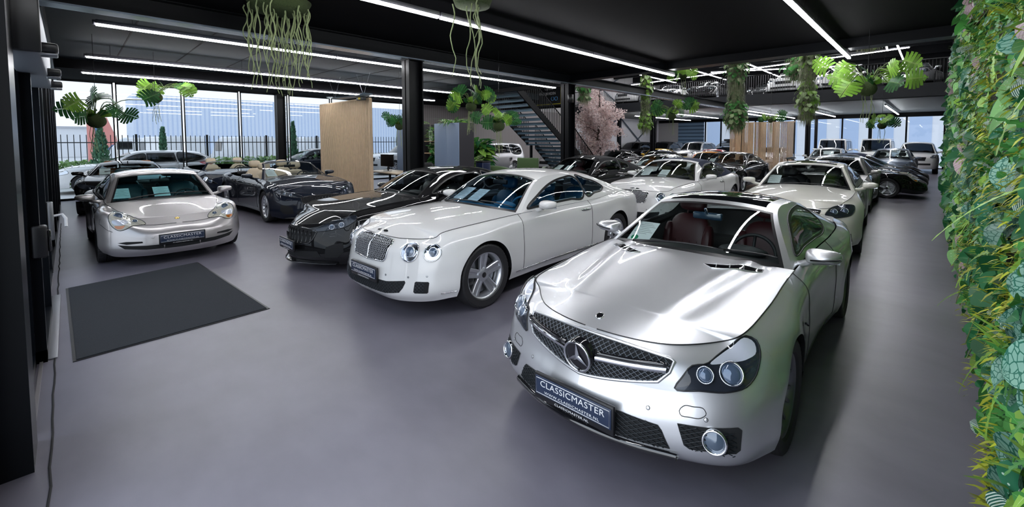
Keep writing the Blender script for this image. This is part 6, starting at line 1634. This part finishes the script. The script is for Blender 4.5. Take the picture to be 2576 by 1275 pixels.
# trailing vines in the void
def vine(loc,h,rad,label,seed,pale=.3,n=520,wire=7.29):
    q=random.Random(seed); u=q.uniform
    r=empty('hanging_vine_column',loc,0,label,'hanging plant','vine columns hanging in the void')
    b=MB(); 
    for k in range(9): b.ball((u(-.06,.06),u(-.06,.06),-h*k/9),rad*u(.30,.5),rad*u(.3,.5),h/13,10,7)
    b.build('moss_core',[MOSSD],r)
    A,P=Leaves(),Leaves(); mo=Leaves()
    for k in range(n):
        t=u(0,1)**.9; a=u(0,6.28); d=rad*u(.25,.95)*(.75+.35*math.sin(t*9+seed)); p=(math.cos(a)*d,math.sin(a)*d,-h*t)
        (P if q.random()<pale else A).leaf(p,(math.cos(a)*.6,math.sin(a)*.6,-u(.3,1.2)),(math.cos(a),math.sin(a),.5),u(.06,.16),'heart',3,4,.3,.2)
    for k in range(n*4):
        t=u(0,1); a=u(0,6.28); d=rad*u(.2,.7); mo.leaf((math.cos(a)*d,math.sin(a)*d,-h*t),(math.cos(a)*.3,math.sin(a)*.3,-1),(math.cos(a),math.sin(a),0),u(.15,.4),'strap',1,3,.1,.0,wid=.22)
    A.build('green_foliage',LF_LIGHT if seed%2 else LF_MID,r); P.build('pale_foliage',LF_PALE,r); mo.build('trailing_moss',LF_MOSSG,r)
    w=MB(); w.tube([(0,0,0),(0,0,wire-loc[2])],.006,5); w.build('hanging_wire',[STEELB],r)
LF_MOSSG=leafmat('grey_moss',(.26,.28,.17),(.34,.35,.22))
vine((-8.68,16,4.45),2.1,.26,'slim mossy vine column hanging in the void right of the blossom tree',31,.3)
vine((-5.2,16,4.75),2.45,.40,'thickest vine column hanging in the middle of the void',32,.5,900)
vine((-3.05,16,4.62),2.05,.34,'pale leaved vine column hanging right of the thickest one',33,.65)
vine((-4.35,21,5.35),.9,.75,'short bushy moss clump hanging high in the void',34,.1,300)
vine((-2.0,21,6.0),.55,.55,'small fern clump hanging highest near the roof deck',35,.05,220)
vine((-11.9,16.2,4.6),.9,.4,'fern basket hanging behind the top of the blossom tree',36,.1,260)
# blossom tree
def blossom():
    q=random.Random(5); u=q.uniform
    r=empty('blossom_tree',(-12.3,18.0,0),0,'pale pink blossom tree standing in the void beside the pillar','tree')
    t=MB(); t.tube([(0,0,.5),(.04,.02,1.2),(-.03,0,2.0),(.03,0,3.2),(0,.02,4.3)],[.10,.085,.07,.045,.015],9)
    B=Leaves(); tips=[]
    for k in range(46):
        z=u(1.1,4.3); a=u(0,6.28); L=u(.5,1.25)*(1.15-.22*abs(z-2.6)); b0=(0,0,z-.3)
        e=(math.cos(a)*L,math.sin(a)*L*.9,z+u(-.1,.5)); m=(e[0]*.5,e[1]*.5,z-.1+u(0,.2))
        c=smooth_curve([b0,m,e],9); t.tube(c,[.022*(1-.8*i/8)+.003 for i in range(9)],5)
        for p in c[3:]:
            for j in range(20): tips.append(p+np.array([u(-.22,.22),u(-.22,.22),u(-.20,.20)]))
    for p in tips:
        for j in range(3):
            n=(u(-1,1),u(-1,1),u(-.4,1)); B.leaf(p+np.array([u(-.035,.035) for _ in range(3)]),(u(-1,1),u(-1,1),u(-1,1)),n,u(.05,.095),'round',2,2,.2,.3)
    t.build('trunk',[BARK],r); B.build('blossom',PETAL,r)
    p=MB(); p.lathe([(.001,0),(.34,0),(.42,.55),(.38,.55),(.36,.48),(.001,.48)],28); p.build('planter',[GLOSSB],r)
PETAL=leafmat('petal',(.94,.80,.78),(.95,.86,.84),None,rough=.7,trans=.4)
blossom()
# ---------------------------------------------------------------- furniture and fittings
OAK=pbr('oak_slats',(.70,.52,.34),.7,var=(7,.85,1.15)); OAKD=pbr('oak_gap',(.07,.045,.03),.8)
r=empty('slat_screen',(-15.03,6.5,0),0,'tall light oak slat screen standing between the desk and the dark open car','screen')
m=MB(); m.box(-1.92,1.92,.03,.06,.05,3.12); m.build('backing_board',[OAKD],r,smooth=False)
m=MB()
for k in range(44): 
    x=-1.92+3.84*k/44; m.box(x+.010,x+.062,-.03,.03,.04,3.13)
m.build('slats',[OAK],r,smooth=False)
m=MB(); m.box(-1.94,1.94,-.035,.065,3.13,3.17); m.box(1.925,1.965,-.035,.065,0,3.13); m.box(-1.965,-1.925,-.035,.065,0,3.13); m.box(-1.94,1.94,-.035,.065,0,.04); m.build('frame',[OAK],r,smooth=False)
# far screen
r=empty('slat_screen',(-6.55,24.0,0),0,'open oak slat screen standing in front of the far windows','screen')
for k in range(10):
    x=-1.5+k*.30; a=(-1)**k*.12
    m=MB()
    for j in range(6): m.box(x+j*.05+.002,x+j*.05+.036,a*j/6-.015,a*j/6+.02,.05,2.72)
    m.build('slats',[OAK],r,smooth=False)
m=MB(); m.box(-1.55,1.52,-.02,.03,0,.05); m.box(-1.55,1.52,-.02,.03,2.72,2.76); m.build('frame',[OAK],r,smooth=False)
# hanging light panel above the screen
r=empty('hanging_light_panel',(-13.9,6.2,3.2),R(8),'flat pale panel hanging on thin wires above the oak screen','lamp')
m=MB(); G=[[(x,y,.05*abs(x/1.05)**6*(1 if abs(x)>.8 else .3)) for y in (-.16,.16)] for x in np.linspace(-1.05,1.05,17)]; m.grid(np.array(G)); G2=np.array(G)+[0,0,.03]; m.grid(G2,flip=True)
m.build('panel',[pbr('panel_pale',(.45,.58,.68),.4)],r)
WIREP=pbr('wire_pale',(.5,.55,.6),.4)
for s in (-.8,.8):
    for e in (-.35,.35): m=MB(); m.tube([(s,0,.03),(s+e,0,.70)],.003,4); m.build('suspension_wire',[WIREP],r)
m=MB(); m.rbox(.5,.85,-.06,.06,-.12,-.01,.01); tag(m.build('projector_box',[BLACKM],r),'black box')
m=MB(); m.rbox(.60,.72,-.065,-.055,-.10,-.03,.004); m.build('yellow_sticker',[pbr('sticker',(.7,.55,.02),.5)],r)
# cabinets
CABB=pbr('cabinet_blue_lit',(.21,.28,.40),.45); CABD=pbr('cabinet_dark',(.030,.028,.034),.5)  # window light put into the blue fronts, shade into the dark carcass
def cabinet(x0,x1,y0,y1,h,lab,n=2):
    r=empty('tall_cabinet',((x0+x1)/2,y0,0),0,lab,'cabinet','tall blue grey cabinets'); cx=(x0+x1)/2
    m=MB(); m.box(x0-cx,x1-cx,.02,y1-y0,.0,h); m.build('carcass',[CABD],r,smooth=False)
    w=(x1-x0)/n
    for k in range(n):
        m=MB(); m.rbox(x0-cx+k*w+.003,x0-cx+(k+1)*w-.003,-.002,.02,.06,h-.005,.003); m.build('door',[CABB],r)
    return r
cabinet(-12.53,-11.17,8.5,9.12,2.40,'blue grey double door cabinet right of the pillar with ferns on top')
cabinet(-15.0,-13.75,8.5,9.12,2.42,'blue grey cabinet left of the pillar, partly hidden by it')
r=empty('open_shelf',(-13.1,8.9,0),0,'dark open shelf unit with trailing plants between the two cabinets','shelf')
m=MB(); m.box(-.60,.52,.25,.28,0,2.40); m.build('back_panel',[CABD],r,smooth=False)
for z in (.95,1.35,1.78): m=MB(); m.box(-.6,.52,-.1,.25,z,z+.03); m.build('shelf_board',[OAK],r,smooth=False)
def bush(name,loc,rad,h,lab,seed,mats,n=180,shape='oval',pot=None,cat='plant',sz=(.08,.2),group=None):
    q=random.Random(seed); u=q.uniform; r=empty(name,loc,0,lab,cat,group)
    A=[Leaves() for _ in mats]
    for k in range(n):
        a=u(0,6.28); d=rad*math.sqrt(u(0,1)); z=h*u(0,1); 
        A[k%len(mats)].leaf((math.cos(a)*d*.8,math.sin(a)*d*.8,z+(pot[1] if pot else 0)),(math.cos(a),math.sin(a),u(-.4,1)),(0,-.3,1),u(*sz),shape,3,5,.4,.3)
    for k,(L_,mm) in enumerate(zip(A,mats)): L_.build('foliage',mm,r)
    st=MB()
    for k in range(5):
        a=u(0,6.28); st.tube([(0,0,(pot[1]-.06) if pot else -.0),(math.cos(a)*rad*.4,math.sin(a)*rad*.4,(pot[1] if pot else 0)+h*.7)],.008,5)
    st.build('stems',[STEM],r)
    if pot:
        p=MB(); pr,ph=pot; p.lathe([(.001,0),(pr*.8,0),(pr,ph),(pr*.9,ph),(pr*.85,ph-.05),(.001,ph-.05)],24); p.build('pot',[pot_m],r)
    return r
pot_m=GLOSSB
bush('shelf_plant',(-13.0,8.95,1.82),.30,.45,'trailing fern on the upper shelf between the cabinets',41,[LF_MID,LF_LIGHT],140,'fern',sz=(.15,.35))
bush('shelf_plant',(-13.05,8.95,1.39),.28,.30,'leafy plant on the middle shelf between the cabinets',42,[LF_MID,LF_PALE],120,'heart')
bush('shelf_plant',(-13.0,8.95,.99),.28,.28,'dark leafy plant on the lower shelf between the cabinets',43,[LF_DARK,LF_MID],120,'oval')
r=empty('picture_card',(-13.25,8.84,1.81),0,'small white card with a dark picture on the upper shelf','card'); m=MB(); m.box(-.10,.10,-.01,.01,0,.36); m.build('card',[PAPER],r,smooth=False); m=MB(); m.box(-.07,.07,-.013,-.009,.2,.32); m.build('print',[INK],r,smooth=False)
bush('fern',(-11.85,8.85,2.40),.55,.10,'low fern growing along the top of the double door cabinet',44,[LF_LIGHT,LF_MID],120,'fern',sz=(.18,.38))
bush('fern',(-14.3,8.85,2.42),.45,.12,'fern on top of the cabinet left of the pillar',45,[LF_MID,LF_LIGHT],90,'fern',sz=(.15,.3))
bush('potted_palm',(-13.3,11.1,0),.45,1.0,'large leafy potted plant right of the double door cabinet',46,[LF_MID,LF_LIGHT,LF_DARK],240,'lance',(.28,.8),sz=(.25,.5))
bush('potted_grass',(-12.25,10.0,0),.18,.35,'small grassy plant beside the green tub chair',47,[LF_PALE,LF_LIGHT],110,'strap',(.17,.85),sz=(.15,.35))
r=empty('blue_bin',(-11.30,9.62,0),0,'dark navy bin beside the large potted plant','bin'); m=MB(); m.rbox(-.18,.18,-.18,.18,0,1.08,.02); m.build('body',[pbr('bin_navy',(.010,.018,.06),.3,0,.5)],r); m=MB(); m.rbox(-.19,.19,-.19,.19,1.08,1.13,.015); m.build('lid',[BLACKM],r)
# armchairs
GREENV=pbr('green_velvet',(.055,.115,.028),.65,sheen=.6); WOODL=pbr('chair_leg',(.06,.04,.03),.4)
def tub_chair(loc,rz,lab):
    r=empty('tub_chair',loc,rz,lab,'armchair','green velvet armchairs')
    s=MB(); s.ball((0,-.02,.42),.33,.33,.12,20,10,p=.6); s.build('seat',[GREENV],r)
    b=MB(); G=[]
    for a in np.linspace(R(-25),R(205),25):
        c,sn=math.cos(a),math.sin(a); ht=.80+.10*math.sin(max(0,min(math.pi,a)))
        G.append([(.40*c,.38*sn,.20),(.44*c,.42*sn,.5),(.46*c,.44*sn,ht-.03),(.43*c,.41*sn,ht+.03),(.38*c,.36*sn,ht),(.36*c,.34*sn,.5),(.36*c,.34*sn,.3)])
    b.grid(np.array(G),closed_v=True); b.build('backrest',[GREENV],r)
    bu=MB()
    for a in np.linspace(R(20),R(160),6):
        for z in (.6,.74): bu.ball((.362*math.cos(a),.342*math.sin(a),z),.018,.018,.018,8,6)
    bu.build('tufting_buttons',[GREENV],r)
    for x,y in ((.25,.25),(-.25,.25),(.25,-.22),(-.25,-.22)): l=MB(); l.tube([(x*.9,y*.9,.30),(x*1.1,y*1.1,0)],[.025,.014],8); l.build('leg',[WOODL],r)
def wing_chair(loc,rz,lab):
    r=empty('tufted_armchair',loc,rz,lab,'armchair','green velvet armchairs')
    s=MB(); s.rbox(-.34,.34,-.35,.30,.30,.50,.06); s.build('seat',[GREENV],r)
    b=MB(); G=[]
    nx,nz=19,15
    for i in range(nx):
        x=-.40+.80*i/(nx-1); row=[]
        for j in range(nz):
            z=.45+.75*j/(nz-1); d=.022*math.cos(i*math.pi/2)*math.cos(j*math.pi/2); row.append((x,.28+.10*(z-.45)-d-.05*(x/.4)**2*-1*0,z))
        G.append(row)
    b.grid(np.array(G),flip=True); b.rbox(-.41,.41,.31,.42,.40,1.2,.05); b.build('tufted_backrest',[GREENV],r)
    for g in (1,-1): a=MB(); a.rbox(g*.42-.07,g*.42+.07,-.34,.34,.25,.72,.06); a.build('armrest',[GREENV],r)
    for x,y in ((.3,.3),(-.3,.3),(.3,-.3),(-.3,-.3)): l=MB(); l.tube([(x,y,.30),(x*1.05,y*1.05,0)],[.025,.015],8); l.build('leg',[WOODL],r)
tub_chair((-11.75,10.7,0),R(200),'green velvet tub armchair beside the navy bin')
wing_chair((-10.62,10.95,0),R(25),'green button-tufted armchair between the tub chair and the black soft-top car')
tub_chair((-9.5,11.25,0),R(90),'green armchair half hidden behind the black soft-top car')
# desk with screen
r=empty('desk',(-13.6,7.6,0),0,'light oak desk with white top behind the black coupe','desk')
m=MB(); m.rbox(-1.1,.9,-.45,.45,.72,.76,.008); m.build('desk_top',[pbr('desk_top',(.62,.50,.36),.4)],r)
for x in (-1.0,.8): l=MB(); l.box(x-.03,x+.03,-.4,-.34,0,.72); l.box(x-.03,x+.03,.34,.4,0,.72); l.box(x-.03,x+.03,-.4,.4,.68,.72); l.build('leg',[STEELB],r,smooth=False)
r=empty('computer_monitor',(-14.0,7.55,.76),R(10),'black computer monitor on the oak desk','monitor'); m=MB(); m.rbox(-.34,.34,-.02,.02,.16,.58,.01); m.build('screen',[GLOSSB],r); m=MB(); m.rbox(-.03,.03,.02,.05,.02,.35,.008); m.rbox(-.13,.13,-.08,.1,0,.015,.005); m.build('stand',[BLACKM],r)
r=empty('office_chair',(-12.6,8.15,0),R(30),'black office chair pushed under the oak desk','office chair')
m=MB(); m.ball((0,0,.48),.26,.26,.06,16,8,p=.6); m.build('seat',[LEATHB],r); m=MB(); m.ball((0,.26,.80),.24,.05,.28,16,10,p=.6); m.build('backrest',[LEATHB],r); m=MB(); m.tube([(0,0,.05),(0,0,.45)],.03,8); m.build('gas_column',[CHROME],r)
for k in range(5): a=k*1.2566; l=MB(); l.tube([(0,0,.09),(.28*math.cos(a),.28*math.sin(a),.05)],.02,6); l.ball((.28*math.cos(a),.28*math.sin(a),.03),.03,.03,.03,8,6); l.build('leg',[BLACKM],r)
# floor mat
r=empty('door_mat',(-6.5,.62,0),0,'large dark grey entrance mat on the concrete floor','mat')
q=[(-7.74,-.10),(-8.0,1.24),(-5.21,1.41),(-5.11,-.05)]; c=(-6.5,.62)
def scl(k): return [(c[0]+(x-c[0])*k-r.location.x,c[1]+(y-c[1])*k-r.location.y) for x,y in q]
def slab(pts,z0,z1): 
    m=MB(); n=len(pts); m.add([(x,y,z0) for x,y in pts]+[(x,y,z1) for x,y in pts],[tuple(range(n,2*n))]+[(i,(i+1)%n,n+(i+1)%n,n+i) for i in range(n)]); return m
MATM=pbr('mat_pile',(.042,.048,.060),.95,bump=(220,1.0,.02),var=(95,.45,1.7))
slab(scl(1.0),.0005,.006).build('rubber_edge',[pbr('mat_rubber',(.018,.018,.02),.4)],r,smooth=False)
slab([(x*.985,y*.968) for x,y in scl(1.0)],.006,.013).build('pile',[MATM],r,smooth=False)
# staircase
def stairs():
    r=empty('staircase',(-13.2,14,0),0,'black steel staircase with open treads and barred railings','staircase')
    ox,oy=-13.2,14; TR=pbr('stair_tread',(.05,.10,.14),.35,.3)  # blue light on the treads is put into their colour
    def flight(x0,x1,y0,z0,y1,z1,n):
        for k in range(n):
            t=(k+.5)/n; y=y0+(y1-y0)*t; z=z0+(z1-z0)*t; m=MB(); m.box(x0+.04-ox,x1-.04-ox,y-.15-oy,y+.15-oy,z-.02,z+.02); m.box(x0+.04-ox,x1-.04-ox,y-.15-oy,y-.13-oy,z-.10,z); m.build('tread',[TR],r,smooth=False)
        for x in (x0,x1):
            m=MB(); 
            G=[[(x-.03-ox,y0-oy,z0-.16),(x+.03-ox,y0-oy,z0-.16),(x+.03-ox,y0-oy,z0+.16),(x-.03-ox,y0-oy,z0+.16)],[(x-.03-ox,y1-oy,z1-.16),(x+.03-ox,y1-oy,z1-.16),(x+.03-ox,y1-oy,z1+.16),(x-.03-ox,y1-oy,z1+.16)]]
            m.grid(np.array(G),closed_v=True); m.build('stringer',[STEELB],r,smooth=False)
            b=MB(); L=int(abs(y1-y0)/.11)
            for k in range(L+1):
                t=k/L; y=y0+(y1-y0)*t-oy; z=z0+(z1-z0)*t; b.box(x-.006-ox,x+.006-ox,y-.018,y+.018,z+.1,z+1.0)
            b.tube([(x-ox,y0-oy,z0+1.0),(x-ox,y1-oy,z1+1.0)],.025,6); b.build('railing',[STEELB],r,smooth=False)
    flight(-14.3,-12.1,12.0,3.95,15.0,1.75,12)
    m=MB(); m.box(-14.4-ox,-12.0-ox,14.95-oy,15.5-oy,1.60,1.68); m.build('landing',[TR],r,smooth=False)
    flight(-14.3,-12.1,15.5,1.60,17.3,.08,8)
    for x,y in ((-14.3,15.2),(-12.1,15.2)): m=MB(); m.box(x-.05-ox,x+.05-ox,y-.05-oy,y+.05-oy,0,1.62); m.build('post',[STEELB],r,smooth=False)
stairs()
# sign behind the stair
r=empty('wall_sign',(-14.95,16.575,3.27),0,'black sign with white lettering and thin yellow border behind the stair','sign')
m=MB(); m.box(-1.45,1.45,-.02,.02,.30,1.32); m.build('board',[pbr('sign_black',(.010,.010,.011),.5)],r,smooth=False)
YEL=pbr('sign_yellow',(.70,.60,.03),.5); m=MB(); m.box(-1.4,1.40,-.03,-.02,.36,.39); m.box(1.37,1.40,-.03,-.02,.36,1.30); m.build('border',[YEL],r,smooth=False)
Rs=Matrix.Rotation(R(90),4,'X')
text('CIJFERS',.22,WHITEM,r,Matrix.Translation((.60,-.025,1.16))@Rs,sx=.8); text('NAAR DE MOGELIJKHEDEN',.19,WHITEM,r,Matrix.Translation((.12,-.025,.90))@Rs,sx=.8)
m=MB()
for x in (.85,1.08): m.tube([(x+.09*math.cos(a),-.03,.64+.09*math.sin(a)) for a in np.linspace(R(110),R(430),18)],.014,6)
m.build('blue_rings',[pbr('sign_blue',(.10,.32,.65),.4)],r)
# deck railing
r=empty('deck_railing',(-9.4,25.05,4.28),0,'long black barred railing along the edge of the upper deck','railing')
m=MB(); m.tube([(XL+9.4,0,1.0),(9.9,0,1.0)],.025,6); m.build('handrail',[STEELB],r); m=MB(); m.box(XL+9.4,9.9,-.02,.02,.08,.11); m.build('bottom_rail',[STEELB],r,smooth=False)
RAILM=pbr('rail_bar',(.12,.12,.13),.4,.5); xs=np.arange(XL+9.5,9.8,.115)
for k,x in enumerate(xs[:0]): pass
m=MB()
for x in xs: m.box(x-.007,x+.007,-.012,.012,.1,1.0)
o=m.build('railing_bars',[RAILM],r,smooth=False); o['kind']='stuff'
# ---------------------------------------------------------------- outside
g=MB(); g.box(-90,XL-.2,-60,60,-.22,-.02); g.box(-90,90,YB+.2,120,-.22,-.02); g.box(XL-.2,30,-40,-.42,-.22,-.02)
struct(g,'ground',[pbr('paving',(.75,.74,.73),.85,var=(1.5,.85,1.1))],label='pale paving outside')
WHB=ribbed('warehouse_blue',(.70,.79,.93),(.55,.66,.86),2.4,'Y',.6)
r=empty('warehouse',(-62,30,0),0,'long pale blue ribbed warehouse across the road','warehouse')
m=MB(); m.box(-8,0,-25.3,40,0,6.75); m.build('hall',[WHB],r,smooth=False)
m=MB()
for y in (-10.7,): m.box(.0,.06,y-.12,y+.12,0,6.6)
m.build('downpipe',[pbr('pipe_white',(.8,.8,.8),.6)],r,smooth=False)
r=empty('white_shed',(-70,-2,0),0,'low white building at the left edge beyond the fence','building'); m=MB(); m.box(-6,0,-16,5,0,3.2); m.build('walls',[pbr('shed_white',(.85,.86,.88),.7)],r,smooth=False); m=MB(); m.box(-6.2,.2,-16.2,5.2,3.2,3.4); m.build('roof',[pbr('shed_roof',(.55,.55,.58),.7)],r,smooth=False)
r=empty('fuel_pylon',(-55,2.7,0),0,'slanted red and blue roadside pylon beyond the fence','pylon'); m=MB(); m.add([(0,-1.6,0),(0,.9,0),(0,-.3,3.9),(0,-1.6,3.9),(.3,-1.6,0),(.3,.9,0),(.3,-.3,3.9),(.3,-1.6,3.9)],[(0,3,2,1),(4,5,6,7),(0,1,5,4),(1,2,6,5),(2,3,7,6),(3,0,4,7)]); m.build('red_panel',[pbr('pylon_red',(.75,.30,.26),.5)],r,smooth=False); m=MB(); m.box(.30,.34,-1.1,-.6,0,3.9); m.build('blue_stripe',[pbr('pylon_blue',(.12,.25,.5),.5)],r,smooth=False)
# office building behind the far windows
r=empty('office_building',(-5,62,0),0,'pale office building with blue window strips seen through the far windows','building')
m=MB(); m.box(-40,30,0,12,0,14); m.build('walls',[pbr('office_white',(.78,.80,.84),.7)],r,smooth=False)
for k in range(12): m=MB(); m.box(-22+k*3.1,-20.2+k*3.1,-.05,0,.2,12); m.build('window_strip',[pbr('office_glass',(.48,.60,.80),.3) if k==0 else bpy.data.materials['office_glass']],r,smooth=False)
# bar fence
FEN=pbr('fence_black',(.02,.024,.03),.5)
ya=-3.0; k=0
while ya<17:
    r=empty('bar_fence',(-25.5,ya,0),0,'black vertical bar fence panel beyond the hedge','fence','fence panels along the street'); r['label']=['first','second','third','fourth','fifth','sixth','seventh','eighth'][k]+' black bar fence panel from the left end of the street windows'
    m=MB(); m.box(-.02,.02,0,2.5,1.72,1.76); m.box(-.02,.02,0,2.5,.25,.29); m.build('rails',[FEN],r,smooth=False)
    for j in range(14): m=MB(); y=.10+j*.178; m.box(-.012,.012,y-.012,y+.012,.1,2.06); m.build('bar',[FEN],r,smooth=False)
    m=MB(); m.box(-.04,.04,-.04,.04,0,2.1); m.build('post',[FEN],r,smooth=False)
    ya+=2.5; k+=1
# hedge and shrubs
HED=leafmat('hedge_leaf',(.26,.42,.16),(.4,.55,.25)); CON=leafmat('conifer_leaf',(.12,.27,.16),(.2,.38,.22))
H=Leaves(); q=random.Random(3)
for j in range(15000): H.leaf((q.uniform(-25.2,-24.5),q.uniform(-3,17),q.uniform(0,1.0)),(q.uniform(-1,1),q.uniform(-1,1),q.uniform(-.2,1)),(q.uniform(-1,1),q.uniform(-1,1),1),q.uniform(.08,.15),'oval',1,2,.2,.2)
o=H.build('hedge',HED); tag(o,'low clipped green hedge running along the bar fence','hedge',kind='stuff')
def conifer(y,h,rad,lab,seed,x=-24.3):
    q=random.Random(seed); r=empty('conifer',(x,y,0),0,lab,'shrub','narrow conifers in front of the fence'); A=Leaves()
    for j in range(900):
        t=q.uniform(.02,1); a=q.uniform(0,6.28); d=rad*(1-t)**.7*q.uniform(.5,1); A.leaf((math.cos(a)*d,math.sin(a)*d,h*t),(math.cos(a)*.5,math.sin(a)*.5,1),(math.cos(a),math.sin(a),0),q.uniform(.10,.2),'lance',1,3,.1,.1)
    A.build('foliage',CON,r); m=MB(); m.tube([(0,0,0),(0,0,h*.8)],[.05,.01],7); m.build('trunk',[BARK],r)
conifer(.85,2.25,.42,'tallest bushy conifer near the left end of the fence',51); conifer(2.75,2.3,.22,'slim conifer before the fence behind the white estate car',52); conifer(7.9,2.7,.30,'slim conifer right of the black window pillar',53)
for y,lab,s in ((1.9,'small round shrub between the two conifers on the left',61),(4.1,'small shrub behind the tail of the white estate car',62),(6.4,'young shrub left of the black window pillar',63),(9.3,'small round shrub behind the dark saloon outside',64)):
    bush('shrub',(-24.2,y,.15),.30,.85,lab,s,[CON,HED],150,'oval',sz=(.08,.16),cat='shrub')
